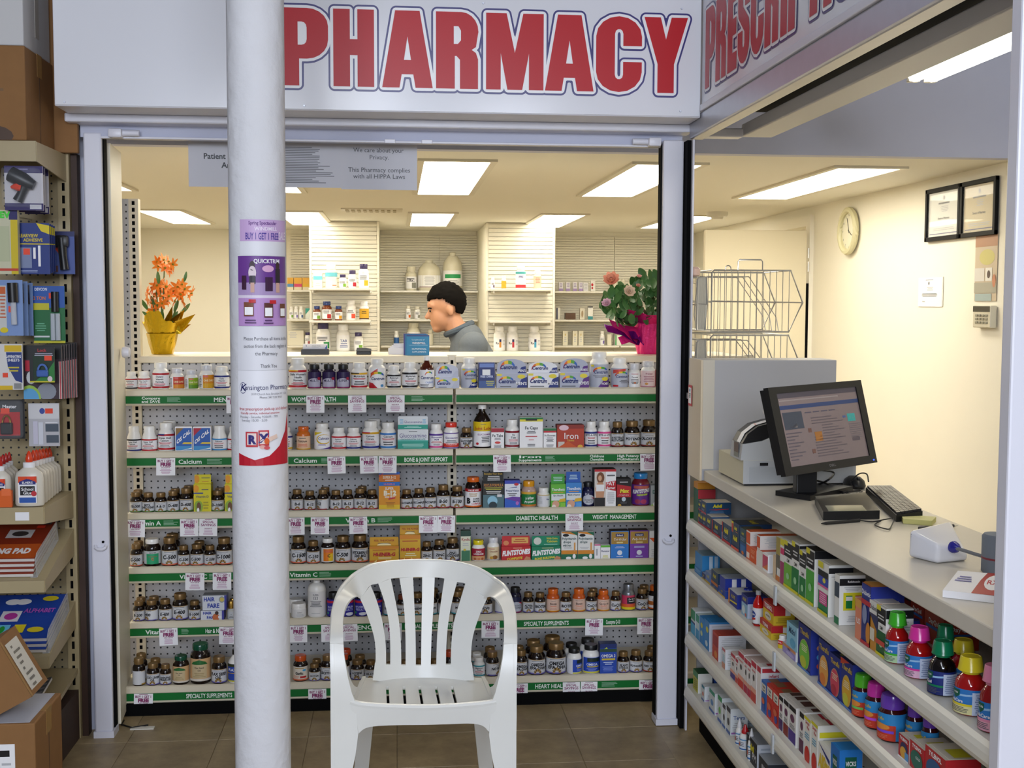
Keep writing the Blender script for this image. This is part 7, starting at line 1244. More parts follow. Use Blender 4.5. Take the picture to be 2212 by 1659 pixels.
z = 1.362; stock(1201, 1209, 665, z, YW, 'dark spined small box on the back wall', box=(C('#e0dcd0'), [('r', -1, -.2, 0, 1, C('#3a3f5a'))])); stock(1221, 1243, 676, z, YW, 'thin dark brown case lying flat on the back wall', box=(C('#5a3f2a'), [])); stock(1252, 1262, 666, z, YW, 'small box with sepia picture on the back wall', box=(C('#d6cfbc'), [('d', 0, .5, .5, .3, C('#a08a6a'))])); stock(1269, 1280, 662, z, YW, 'small box with dark cap line and teal foot', box=(C('#e0ded6'), [('r', -1, 1, .92, 1, INK), ('r', -1, 1, 0, .25, C('#3a8a90'))]))
z = 1.152
for x in (1215, 1236, 1248.5): stock(x, x + 11, 715, z, YW, 'cream carton with faint gold print on the back wall', box=(C('#e0dac4'), [('l', -.5, .5, .2, .6, 3, LG), ('d', 0, .75, .2, .08, C('#c9b060'))]))
stock(1295, 1306, 715, z, YW, 'small bottle with violet label under the roses', **sl('#7a6ab0')); stock(1311, 1320, 722, z, YW, 'small cream box under the roses', box=(C('#ddd8c4'), [])); stock(1327, 1345, 724, z, YW, 'white box with green stripes under the roses', box=(C('#e0ded4'), [('r', -.9, -.6, 0, 1, C('#2a9a4a')), ('r', .6, .9, 0, 1, C('#2a9a4a'))]))
# ---------------------------------------------------------------- ledge behind the vitamin wall and what stands on it
lg = thing('rear_ledge', 'cream ledge running behind the top of the vitamin wall', 'ledge', (0, 0, 0)); one('board', lambda b: b.bbox(-.97, 1.40, 4.785, 5.12, 1.262, 1.288, M_metal, .003), lg)
for x in (-.9, .2, 1.3): one('leg', lambda b: b.box(x - .02, x + .02, 4.93, 4.97, 0, 1.262, M_metal), lg)
ZL = 1.2886; YG = 4.86
def L(px, py=765): return at(px, py, Y=YG)
ch = thing('card_holder', 'black holder of white business cards on the ledge', 'card holder', (L(681).x, YG, ZL))
w = (L(711).x - L(651).x) / 2
one('tray', lambda b: b.prism([(-w, 0), (w, 0), (w, .016), (w * .95, .022), (-w * .95, .022), (-w, .016)], -.02, .03, M_black), ch)
cds = one('cards', lambda b: b.box(-w * .87, w * .87, -.006, .012, .012, at(681, 743, Y=YG).z - ZL, M_white), ch)
b = MB(); prints(b, [('t', 'Kensington Pharmacy', .1, .55, .14, INK, .75), ('t', 'K', -.72, .5, .28, C('#2a3f8a'), .2), ('l', -.3, .3, .25, .4, 2, LG), ('p', [(.8, .1), (1, 0), (1, .9)], C('#2a5ab0'))], w * .87, .022, at(681, 743, Y=YG).z - ZL, y=-.0064); b.build('lettering', cds, False)
sp_ = thing('stapler', 'black and grey stapler on the ledge', 'stapler', (L(786).x, YG, ZL)); one('base', lambda b: b.bbox(-.03, .03, -.02, .02, 0, .012, M_black, .003), sp_); one('arm', lambda b: b.prism([(-.031, .012), (.03, .012), (.03, .022), (.005, .027), (-.028, .026)], -.016, .016, mat('olive_grey', '#4a463c', .4)), sp_)
pst = thing('paper_stack', 'loose stack of white slips on the ledge', 'papers', (L(858).x, YG, ZL)); 
for k in range(4): one('slip', lambda b: b.box(-.036 + k * .007, .036, -.01 + k * .004, -.009 + k * .004, 0, .026 + k * .006, M_white), pst)
br = thing('brochure_rack', 'blue nutrition brochures standing on the ledge', 'brochures', (at(903, 770, Y=4.755).x, 4.758, 1.2886)); W = .045; Hb = at(903, 724, Y=4.755).z - 1.2886
for k in range(3):
    s = one('brochure', lambda b: b.box(-W - .006 * k, W - .006 * k, .006 * k, .006 * k + .003, 0, Hb + .003 * k, C(['#2a86b0', '#2a7aa8', '#4a4a8c'][k])), br)
    if k == 0:
        b = MB(); prints(b, [('r', -1, 1, .94, 1, C('#3a3f7a')), ('t', 'Compliments of', 0, .74, .07, C('#bfe0ec'), .8), ('t', 'WINDMILL', .08, .56, .10, WH, .85), ('l', -.8, .9, .49, .53, 1, C('#bfe0ec')), ('t', 'NUTRITIONAL', .1, .28, .08, C('#d9eef4'), .75), ('t', 'SUPPLEMENTS', .1, .14, .08, C('#d9eef4'), .8)], W, 0, Hb, y=-.0003); b.build('cover_print', s, False)
# papers hanging from the header
def sheet(px0, px1, y1, lab, P, yo):
    X0, X1 = at(px0, 350, Y=4.225 + yo).x, at(px1, 350, Y=4.225 + yo).x; z1 = 2.07; z0 = at((px0 + px1) / 2, y1, Y=4.225 + yo).z; t = thing('hanging_notice', lab, 'notice', ((X0 + X1) / 2, 4.225 + yo, z1)); hw = (X1 - X0) / 2; H = z1 - z0
    s = one('sheet', lambda b: b.box(-hw, hw, 0, .0006, -H, 0, mat('notice_paper', '#cdcdd4', .7)), t); b = MB(); prints(b, P, hw, -H, 0, y=-.0005); b.build('lettering', s, False)
sheet(407, 580, 404, 'white notice reading Patient Counseling Area behind the column', [('t', 'Patient Counseling', .12, .54, .11, INK, .76, .03), ('t', 'Area', .02, .37, .11, INK, .3, .03)], 0)
sheet(560, 737, 405, 'white notice covered in small text beside the privacy notice', [('l', -.9, .85, .08, .8, 22, C('#6a6a70'), 'l')], .004)
sheet(737, 901, 410, 'white notice reading We care about your Privacy', [('t', 'We care about your', -.02, .72, .09, C('#3a3a40'), .66, 0), ('t', 'Privacy.', 0, .585, .09, C('#3a3a40'), .3, 0), ('t', 'This Pharmacy complies', 0, .34, .09, C('#3a3a40'), .84, 0), ('t', 'with all HIPPA Laws', 0, .215, .09, C('#3a3a40'), .74, 0)], .008)
# ---------------------------------------------------------------- hardware shelving at the left
YH = 4.17; XE = -1.085
M_tan = mat('tan_shelf_metal', '#ab9b76', .4, var=.06, vscale=12)
hs = thing('hardware_shelving', 'tan pegboard shelving of stationery and hardware left of the window', 'shelving', (0, 0, 0))
one('pegboard_panel', lambda b: b.box(-2.3, -1.122, YH, YH + .02, .06, 2.0, M_peg_tan), hs)
def f(b):
    b.box(-1.122, XE, YH - .03, YH + .02, 0, 2.01, M_tan)
    for i in range(46): b.box(-1.108, -1.099, YH - .0306, YH - .0298, .06 + i * .042, .086 + i * .042, M_blackgap)
one('upright', f, hs)
one('dark_gap_strip', lambda b: b.box(XE + .002, XE + .022, YH - .012, YH + .03, 0, 1.99, mat('dark_gap_brown', '#3a2418', .6, var=.2, vscale=20)), hs)  # brown strip painted in for the dark gap beside the upright
def hshelf(yf, zf, yb, zb, lip, x1=XE):
    def f(b):
        b.prism([(yf, zf), (yb, zb), (yb, zb - .015), (yf + .004, zf - .015)], -2.3, x1 - .012, M_tan, 'x')
        b.prism([(yf - .004, zf + .002), (yf + .004, zf + .002), (yf + .004, zf - lip), (yf - .004, zf - lip)], -2.3, x1 - .01, M_tan, 'x')
    s = one('shelf', f, hs)
    one('shelf_bracket', lambda b: b.prism([(yf, zf), (yb, zb), (yb, zb - .09), (yf, zf - lip)], x1 - .012, x1 - .008, M_tan, 'x'), s)
    return s
a = at(102, 1097, X=XE); c = at(164, 1066, X=XE); gl_z = a.z
hshelf(a.y, a.z, YH - .03, a.z, .05)
t1 = at(103, 1255, X=XE); t1b = at(160, 1128, X=XE); hshelf(t1.y, t1.z, YH - .03, t1.z + .10, .035)
t2 = at(112, 1420, X=XE); hshelf(t2.y, t2.z, YH - .03, t2.z + .10, .035)
tp = at(85, 300, X=XE); hshelf(tp.y, 1.985, YH - .03, 1.985, .06)
one('price_tag', lambda b: b.box(at(34, 1110, Y=a.y).x, at(64, 1110, Y=a.y).x, a.y - .006, a.y - .0045, gl_z - .038, gl_z - .012, M_white), hs)
M_rust = mat('rusty_board', '#3d2a20', .7, var=.35, vscale=14)
bs0 = at(120, 1640, Z=0)
one('base_board', lambda b: b.box(-2.3, XE - .004, 3.62, YH - .03, 0, .17, M_rust), hs)
one('base_deck', lambda b: b.prism([(3.60, .165), (YH - .03, .23), (YH - .03, .245), (3.60, .18)], -2.3, XE - .004, M_tan, 'x'), hs)
# ---- carded goods hanging on hooks
def hung(name, lab, cat, x0, x1, y0, y1, Y, base, P, th=.004, group='carded goods on the pegboard', hook=True, extra=None):
    A, B_ = at(x0, y1, Y=Y), at(x1, y0, Y=Y); w = B_.x - A.x; h = B_.z - A.z; t = thing(name, lab, cat, ((A.x + B_.x) / 2, Y, A.z), group=group)
    s = one('card', lambda b: b.box(-w / 2, w / 2, 0, th, 0, h, base), t); b = MB(); prints(b, P, w / 2, 0, h, y=-.0003); b.build('card_print', s, False)
    if extra: extra(t, w, h)
    if hook: one('hook', lambda b: b.tube([(0, YH - Y - .002, h - .010), (0, th + .003, h - .014), (0, th + .0015, h - .004)], .0022, M_chrome, 5), t)
    return t
def gun(t, w, h):
    M_ = M_black
    one('glue_gun', lambda b: (b.tube([(-w * .28, -.022, h * .80), (w * .05, -.024, h * .66), (w * .32, -.02, h * .55)], [.024, .024, .014], M_, 10), b.tube([(w * .1, -.022, h * .6), (-w * .02, -.02, h * .36), (-w * .12, -.02, h * .2)], [.015, .013, .015], M_, 10)), t)
    one('orange_tip', lambda b: b.tube([(-w * .26, -.028, h * .50), (-w * .1, -.028, h * .52), (0, -.026, h * .5)], [.004, .014, .014], G('#e0401c'), 8), t)
    one('blister', lambda b: b.bbox(-w * .47, w * .47, -.052, -.0005, h * .06, h * .94, mat('clear_blister', '#dfe3ea', .05, alpha=.06), .01), t)
PU = C('#2f2560')
for k, (x0, x1, Y) in enumerate(((11, 92, 3.86), (40, 96, 3.93), (54, 104, 4.0))):
    hung('glue_gun_pack', ['front purple carded glue gun with orange nozzle', 'second purple carded glue gun behind the front one', 'rearmost purple carded glue gun'][k], 'glue gun', x0, x1, 359 + 3 * k, 454 + 4 * k, Y, C('#c9c6cc'), [('r', -1, 1, .84, 1, PU), ('r', -1, 1, 0, .16, PU), ('l', -.8, .4, .9, .95, 1, C('#8a84b0')), ('r', .3, .9, .03, .13, C('#c9c9d0'))], extra=gun, hook=False)
hung('lime_pack', 'clear pack with lime letters and yellow edge', 'pack', -20, 37, 454, 592, 3.88, C('#c9c6a8'), [('r', .5, 1, 0, .85, C('#d0b818')), ('r', .4, 1, .85, 1, C('#2a2460')), ('t', 'EV', .1, .88, .1, C('#4ad03a'), .6, .05), ('r', -1, 1, .05, .09, C('#c0402a')), ('r', -1, .4, .2, .75, C('#b8bc98'))], th=.02)
for k in range(4):
    hung('adhesive_pack', ['front blue mirror adhesive card with orange sticker', 'second blue mirror adhesive card', 'third blue mirror adhesive card', 'fourth blue mirror adhesive card'][k], 'adhesive', 38 + 14 * k, 106 + 4 * k, 482 + 2 * k, 592 - 2 * k, 3.92 + .03 * k, C('#22357a'), [('p', [(.2, 1), (1, .95), (1, .78), (.5, .84)], C('#d9c41c')), ('t', 'REARVIEW', -.3, .72, .07, C('#d9c41c'), .6), ('t', 'ADHESIVE', 0, .64, .06, C('#d9c41c'), .8), ('r', -1, 1, .58, .60, C('#d9c41c')), ('r', -.9, -.1, .12, .52, C('#7a86a8')), ('r', -.6, -.2, .38, .50, C('#e8482a')), ('r', .0, .15, .3, .52, WH), ('r', .3, .45, .15, .56, WH), ('l', -.9, .3, .03, .08, 2, C('#a8b4d8'))], th=.003, hook=False)
hung('drill_pack', 'blue card with black grip tool beside the mirror adhesive', 'tool', 114, 160, 500, 592, 4.08, C('#4a5a9a'), [('r', -1, 1, .88, 1, C('#2a2f60')), ('r', -.9, -.5, .05, .2, C('#5a3a3a')), ('p', [(-.8, .6), (-.3, .66), (-.3, .45)], C('#c03a24'))], hook=False, extra=lambda t, w, h: one('grip', lambda b: (b.tube([(0, -.02, h * .84), (.004, -.02, h * .4), (w * .12, -.02, h * .1)], [.016, .013, .014], M_black, 10), b.bbox(-w * .32, w * .3, -.032, -.002, h * .62, h * .9, M_black, .008)), t))
for k in range(3):
    hung('syringe_pack', ['front pale blue carded syringe with orange sticker', 'middle pale blue carded syringe', 'rear pale blue carded syringe'][k], 'syringe', -8 + 16 * k, 48 + 11 * k, 605 + 3 * k, 725, 3.9 + .05 * k, C('#7a94c4'), [('r', -.75, -.2, .1, .9, C('#c9c9c4')), ('l', -.7, -.25, .3, .8, 8, C('#c06a4a')), ('r', -.7, -.25, .75, .88, C('#c9602a')), ('d', -.4, .1, .3, .05, C('#d9c41c')), ('r', -.05, .35, .42, .53, C('#e8482a'))], th=.003, hook=k == 2, extra=lambda t, w, h: one('syringe', lambda b: (b.tube([(w * .18, -.014, h * .95), (w * .2, -.014, h * .6)], .016, M_black, 10), b.tube([(w * .2, -.014, h * .6), (w * .22, -.014, h * .2)], .009, mat('clear_barrel', '#d9dee6', .1, alpha=.6), 10)), t))
hung('epoxy_pack', 'green and blue carded epoxy syringe on a long hook', 'adhesive', 74, 139, 618, 741, 4.02, C('#1f6a3a'), [('r', -1, 1, .62, 1, C('#2a58a8')), ('t', 'DEVCON', -.5, .92, .05, WH, .4), ('r', -1, 0, .58, .70, C('#c9c02a')), ('t', '2 TON', -.6, .76, .06, C('#d9782a'), .4), ('r', .0, .45, .78, .88, C('#e8482a')), ('l', -.9, -.2, .2, .36, 4, C('#6ab08a')), ('r', -1, .0, .10, .13, C('#d9d9d9')), ('r', -1, 1, 0, .04, C('#c9c02a'))], extra=lambda t, w, h: one('syringe', lambda b: (b.tube([(w * .22, -.012, h * .9), (w * .22, -.012, h * .55)], .012, M_black, 10), b.tube([(w * .14, -.012, h * .52), (w * .14, -.012, h * .05)], .0075, mat('clear_barrel', '#d9dee6'), 8), b.tube([(w * .30, -.012, h * .52), (w * .30, -.012, h * .05)], .0075, mat('clear_barrel', '#d9dee6'), 8)), t))
hung('laminating_pack', 'white and blue pack of laminating sheets', 'pack', -14, 48, 743, 842, 3.9, C('#d6d3d0'), [('p', [(-.1, .82), (.95, .82), (.95, .15), (.5, .2), (.0, .5)], C('#22387a')), ('r', -.2, .95, .83, .97, C('#d9b41c')), ('t', 'LAMINATING', .4, .7, .06, WH, .5), ('t', 'SHEETS', .4, .62, .06, WH, .4), ('r', -.35, .0, .27, .37, C('#e8482a')), ('r', -1, .3, .0, .09, C('#d9b41c')), ('r', .4, .9, .02, .14, C('#8a8a8a')), ('l', 0, .8, .38, .52, 2, C('#c9b83a'))], th=.008)
for k in range(7):
    x0 = 52 if k == 0 else 130 + 5 * k
    hung('coloring_book', ['front colouring book with racing car cover', 'second', 'third', 'fourth', 'fifth', 'sixth', 'last'][k] + (' colouring book with red and white spine in the hanging row' if k else ' in the hanging row'), 'book', x0 + (0 if k == 0 else -40), 132 + 5.4 * k, 746 - k, 862 - k * .6, 3.94 + .026 * k, C('#3a2a34'), [('r', -1, 1, .74, 1, M_black), ('r', -.9, -.4, .52, .72, C('#b8243a')), ('d', -.6, .40, .25, .12, C('#c9ccd0')), ('d', .2, .14, .5, .16, C('#8a8f9a')), ('d', -.7, 0, .6, .26, C('#9ac04a')), ('d', -.7, 0, .5, .2, C('#5aa0d0')), ('r', .86, 1, 0, .7, C('#d9cfc8')), ('r', .9, .97, 0, .7, C('#b83a44'))], th=.012, hook=False)
hung('luggage_lock', 'black and green card with blue luggage padlock', 'padlock', 65, 117, 750, 826, 3.88, C('#14301c'), [('r', -1, 1, .78, 1, M_black), ('r', -1, -.72, 0, 1, M_black), ('t', 'Lock', 0, .87, .09, C('#b8343a'), .7), ('l', -.6, .9, .74, .84, 2, C('#a8a8b8')), ('r', .2, .8, .62, .76, C('#e8482a')), ('p', [(-.7, 0), (1, 0), (1, .6), (.4, .3)], C('#2a7a34')), ('r', -1, 1, 0, .04, C('#c9c02a')), ('d', .62, .1, .2, .08, C('#d9c9d0'))], hook=False, extra=lambda t, w, h: (one('lock_body', lambda b: b.bbox(-w * .2, w * .28, -.016, -.002, h * .16, h * .36, G('#4a6ab0'), .005), t), one('shackle', lambda b: b.tube([(w * .04 + w * .17 * math.cos(q), -.009, h * .36 + h * .15 * math.sin(q)) for q in [PI * i / 8 for i in range(9)]], .0035, G('#5a7ac0'), 6), t)))
hung('padlock_pack', 'red and black pack with brass padlock', 'padlock', -10, 52, 863, 948, 3.94, C('#141414'), [('r', -.9, .7, .08, .68, C('#b01c1c')), ('t', 'Master', .0, .78, .09, WH, .7), ('r', -.6, 0, .64, .78, C('#e8482a'))], extra=lambda t, w, h: (one('lock_body', lambda b: b.bbox(-w * .28, w * .12, -.018, -.002, h * .12, h * .42, M_black, .004), t), one('shackle', lambda b: b.tube([(-w * .08 + w * .13 * math.cos(q), -.01, h * .42 + h * .18 * math.sin(q)) for q in [PI * i / 8 for i in range(9)]], .003, mat('brass', '#a8843a', .3, metal=.8), 6), t), one('blister', lambda b: b.bbox(-w * .5, w * .5, -.035, -.0005, 0.002, h, mat('clear_blister', '#dfe3ea'), .012), t)))
hung('lens_kit', 'white header card with clear pouch and two mirror pads', 'kit', 63, 127, 871, 964, 3.98, C('#b9b8bc'), [('r', -1, 1, .64, 1, C('#d3d2d4')), ('d', -.1, .82, .18, .07, C('#3a4a9a')), ('r', .1, .6, .76, .88, C('#e8482a')), ('r', .1, .95, .34, .52, C('#4a5460')), ('r', .15, .95, .08, .26, C('#4a5460')), ('r', -.7, -.4, .05, .58, C('#c9c6d6')), ('r', -.35, -.05, .04, .56, C('#d0d3dc')), ('r', .1, .9, .54, .56, C('#e6e6ea'))], th=.006)
# ---- glue bottles on the flat shelf
M_glue = mat('milk_white_plastic', '#d9d2c3', .3)
def glue(px0, px1, yt, Y, lab, big=True, col='#d8401c'):
    A, B_ = at(px0, 1085, Y=Y), at(px1, 1085, Y=Y); w = (B_.x - A.x) / 2; z = gl_z + .0028; h = at((px0 + px1) / 2, yt, Y=Y).z - z; t = thing('glue_bottle', lab, 'glue bottle', ((A.x + B_.x) / 2, Y, z), group='white school glue bottles'); d = min(.022, w * .6)
    one('body', lambda b: b.lathe([(w * .92, 0), (w, .006), (w * .98, h * .50), (w * .9, h * .60), (w * .45, h * .69), (w * .36, h * .71)], M_glue, 22, sy=d / w), t)
    one('collar', lambda b: b.lathe([(w * .40, h * .70), (w * .42, h * .79), (w * .30, h * .80)], WH, 16, sy=.8), t); one('nozzle', lambda b: b.lathe([(w * .24, h * .80), (w * .26, h * .86), (w * .14, h * .96), (w * .05, h)], G(col), 12), t)
    if big:
        la = one('label', lambda b: b.box(-w * .62, w * .62, -d - .001, -d - .0004, h * .06, h * .55, WH), t); b = MB(); prints(b, [('r', -1, 1, .76, 1, C('#d8481c')), ('p', [(-.9, .7), (.9, .7), (.9, .80), (0, .92), (-.9, .80)], C('#2a2f7a')), ('t', "ELMER'S", 0, .73, .08, WH, .8), ('r', -.8, .8, .30, .64, M_black), ('t', 'School', 0, .47, .12, WH, .75), ('t', 'Glue', 0, .33, .12, WH, .6), ('r', -.9, .9, .02, .22, C('#2a58a8')), ('r', 0, .8, .9, 1, C('#e8482a')), ('d', .7, .36, .3, .1, C('#c0303a'))], w * .62, h * .06, h * .55, y=-d - .0012); b.build('label_print', la, False)
    return t
glue(33, 97, 974, 3.845, 'front white glue bottle with orange nozzle and blue foot label')
for k in range(6): glue(45 + k * 8, 104 + k * 6, 972 + k * -1, 3.898 + k * .045, ['second', 'third', 'fourth', 'fifth', 'sixth', 'last'][k] + ' glue bottle with orange nozzle in the row behind the front one', False, '#d8401c')
for k in range(4): glue(-24 + k * 9, 27 + k * 5, 985 - k * 3, 3.86 + .06 * k, ['front', 'second', 'third', 'fourth'][k] + ' glue bottle with red nozzle at the shelf edge', k == 0, '#b8201c')
go = thing('orange_glue_box', 'small orange glue carton before the red-nozzled bottles', 'box', (at(12, 1090, Y=3.835).x, 3.80 + .012, gl_z + .0028)); one('carton', lambda b: b.box(-.028, .026, 0, .014, 0, .052, C('#d9601c')), go); one('sticker', lambda b: b.box(-.004, .024, -.001, 0, .036, .058, C('#e8703a')), go)
# ---- pads and books on the sloping shelves
def slope_z(tt, y): return tt.z + (y - tt.y) / (YH - .03 - tt.y) * .10
def sheaf(name, lab, cat, tt, px_r, n, th, mats, P, dy=.02, dep=.26):
    xr = at(px_r, 1250, Y=tt.y + dy).x; sl = math.atan2(.10, YH - .03 - tt.y)
    for k in range(n):
        t = thing(name, lab[k], cat, (xr - .16, tt.y + dy, slope_z(tt, tt.y + dy) + .003 + k * (th + .002)), group=lab[0].split(' ', 1)[1] + ' pile' if n > 1 else None); t.rotation_euler = (sl, 0, 0)
        one('pages', lambda b: b.box(-.16, .16 - .0015 * (n - k), 0.003, dep - .003, 0, th * .8, C('#d9d3cc')), t); cv = one('cover', lambda b: b.box(-.162, .162 - .0015 * (n - k), 0, dep, th * .8, th, mats), t)
        if k == n - 1: b = MB(); prints(b, P, .16, 0, dep, tr=lambda x, z, o=0: (x, z, th + .0004 + o)); b.build('cover_print', cv, False)
sheaf('writing_pad', ['bottom red-brown writing pad in the pile', 'second red-brown writing pad in the pile', 'third red-brown writing pad in the pile', 'top red-brown writing pad with photo and PAD lettering'], 'notepad', t1, 76, 4, .014, C('#8a2f18'), [('r', -1, 1, 0, .36, C('#c0561f')), ('t', 'WRITING PAD', .3, .12, .13, WH, .55, .05), ('r', .2, .7, .52, .74, C('#c9c6c4')), ('d', .45, .63, .16, .07, C('#3a3634')), ('r', .75, .95, .88, .95, C('#5a5a60')), ('r', .7, .86, .78, .85, C('#e83a24'))])
def holder(tt, px, lab):
    x = at(px, 1250, Y=tt.y + .02).x; t = thing('shelf_divider', lab, 'divider', (x, tt.y + .02, slope_z(tt, tt.y + .02) + .002)); t.rotation_euler = (math.atan2(.10, YH - .03 - tt.y), 0, 0)
    one('side_wall', lambda b: b.prism([(0, 0), (.25, 0), (.25, .07), (.02, .075), (0, .06)], 0, .002, mat('clear_acrylic', '#d9dce0', .1, alpha=.35), 'x'), t); one('foot_plate', lambda b: b.box(-.02, .0, 0, .25, -.001, 0.0002, mat('clear_acrylic', '#d9dce0')), t)
holder(t1, 80, 'clear plastic divider beside the writing pads'); holder(t2, 102, 'clear plastic divider beside the blue picture books')
sheaf('picture_book', ['bottom blue picture book in the pile', 'second blue picture book in the pile', 'top blue picture book with animal pictures'], 'book', t2, 98, 3, .016, C('#2346a0'), [('r', -.95, -.4, .66, .95, C('#2a8a3a')), ('d', -.6, .5, .2, .12, C('#d9a02a')), ('d', .0, .82, .16, .07, WH), ('d', .2, .82, .16, .07, WH), ('r', -.1, .28, .36, .60, C('#e0dce0')), ('d', .1, .48, .13, .08, C('#b83a9a')), ('r', -.55, -.2, .34, .62, C('#d9742a')), ('r', -.1, .2, .06, .28, C('#6ac0e0')), ('d', .06, .17, .06, .08, C('#2a9a3a')), ('r', .28, .5, .10, .28, C('#e0cc2a')), ('d', .72, .88, .16, .06, C('#e0cc2a')), ('d', .72, .16, .16, .06, C('#e0cc2a')), ('t', 'ALPHABET', .62, .55, .1, C('#b85ac0'), .3), ('r', -.6, -.25, .04, .28, C('#e0a8c0'))])
for k in range(5):
    t = thing('magazine', ['first', 'second', 'third', 'fourth', 'fifth'][k] + ' magazine leaning under the lowest sloping shelf', 'magazine', (-1.215 - .016 * k, 3.70, .252), group='magazines leaning under the lowest sloping shelf'); t.rotation_euler = (.16, .30, 0); one('pages', lambda b: b.box(-.004, .004, .0, .22, 0, .07, C('#8f8a90')), t); one('cover', lambda b: b.box(.004, .005, 0, .222, 0, .072, C(['#a89a98', '#7a6a78', '#98929a', '#8a7a80', '#a09aa2'][k])), t)
nb = thing('striped_notebook', 'grey striped notebook with red sticker lying on the lowest deck', 'notebook', (-1.16, 3.72, .226)); nb.rotation_euler = (.12, -.25, 0)
one('pages', lambda b: b.box(-.02, .045, 0, .24, 0, .007, C('#c9c6c0')), nb); cv = one('cover', lambda b: b.box(-.02, .0455, -.001, .242, .007, .0085, C('#5a5a5c')), nb)
b = MB(); prints(b, [('r', -1, 1, q_ / 8, q_ / 8 + .05, C('#8a8a8c')) for q_ in range(8)] + [('r', -.2, .5, .82, .92, C('#e83a24'))], .032, 0, .24, tr=lambda x, z, o=0: (x + .012, z, .0088 + o)); b.build('cover_print', cv, False)
# ---- cardboard boxes
def cbox(lab, loc, w, d, h, rot, P=(), label_rect=None, flap=False):
    t = thing('cardboard_box', lab, 'box', loc, rot[2]); t.rotation_euler = rot
    bo = one('body', lambda b: b.bbox(-w / 2, w / 2, 0, d, 0, h, M_brown, .004), t)
    one('top_tape', lambda b: b.box(-w / 2 - .0008, w / 2 + .0008, d / 2 - .025, d / 2 + .025, h - .07, h + .0008, mat('packing_tape', '#a8824e', .25)), t)
    one('flap_seam', lambda b: b.box(w / 2 - .0005, w / 2 + .0006, d * .48, d * .5, 0, h, mat('seam_dark', '#5a4028', .8)), t)
    if P: b = MB(); prints(b, P, w / 2, 0, h, y=-.0006); b.build('box_print', bo, False)
    return t
FBY = 3.30; fz = at(60, 1563, Y=FBY).z; fxr = at(75, 1562, Y=FBY).x
cbox('big cardboard box on the floor with white barcode label', (fxr - .20, FBY, 0), .40, .26, fz, (0, 0, 0), [('r', .50, .73, .20, .84, WH), ('r', .52, .66, .74, .79, M_black), ('l', .53, .70, .5, .70, 5, LG)] + [('r', .515 + .017 * q_, .523 + .017 * q_, .22, .42, M_black) for q_ in range(12)])
pD, pC = at(0, 1437, Y=3.33), at(70, 1552, Y=3.33); ed = (pC - pD).normalized(); nn = Vector((ed.z, 0, -ed.x))
if nn.x > 0: nn = -nn
ln = (pC - pD).length; sc_ = thing('cardboard_box', 'tilted cardboard box with long white address label on the floor box', 'box', (pC.x, 3.33, pC.z)); hgt = max(.0, .0)
low = min((pC + nn * .13).z, pC.z); lift = fz + .002 - low; sc_.location.z += max(0, lift)
def f(b): b.prism([(p.x - pC.x, p.z - pC.z) for p in (pD - ed * .01, pC, pC + nn * .13, pD + nn * .13 - ed * .01)], 0, .15, M_brown)
one('body', f, sc_)
def tl_(u, v, o=0): p = pD - pC + ed * (u * ln) - nn * (.0006 + o); return (p.x, v, p.z)
b = MB(); prints(b, [('r', -.84, .84, .14, .80, C('#d6d3cc'))] + [('r', -.7 + .2 * q_, -.62 + .2 * q_, .3, .3 + .35 * ((q_ * 3) % 4 + 1) / 4, C('#7a7670')) for q_ in range(8)], .5, 0, .15, tr=lambda x, z, o=0: tl_(x + .5, z, o)); b.build('address_label', sc_, False)
one('tape', lambda b: b.add([tl_(.0, .0, .0002), tl_(.0, .012, .0002), tl_(1, .012, .0002), tl_(1, 0, .0002)], [(0, 1, 2, 3)], mat('packing_tape', '#a8824e', .25)), sc_)
pt = thing('paper_sheet', 'white paper sheet lying on the floor box', 'paper', (fxr - .16, FBY + .005, fz + .0012)); one('sheet', lambda b: b.box(-.2, .145, 0, .245, 0, .0008, C('#b9bcc8')), pt)
ZT = 1.9876
bxr = at(57, 290, Y=3.80).x
cbox('large cardboard box on the top hardware shelf', (bxr - .25, 3.80, ZT), .5, .30, at(50, 98, Y=3.80).z - ZT, (0, 0, .0), [('d', .55, .04, .3, .12, C('#4a3424')), ('l', .3, .8, .5, .56, 1, C('#7a5a38'))])
wbx = thing('white_carton', 'white carton stacked on the large cardboard box', 'box', (bxr - .26, 3.81, at(50, 98, Y=3.80).z + .0012)); one('body', lambda b: b.bbox(-.25, .255, 0, .28, 0, .32, mat('white_card', '#c9c8c8', .7), .004), wbx); one('tape', lambda b: b.box(-.251, .256, .12, .16, .05, .3208, C('#b8b4ac')), wbx)
cbox('dark shadowed cardboard box behind the large one', (at(140, 220, Y=3.98).x - .12, 4.106, ZT), .25, .024, .62, (0, 0, 0))
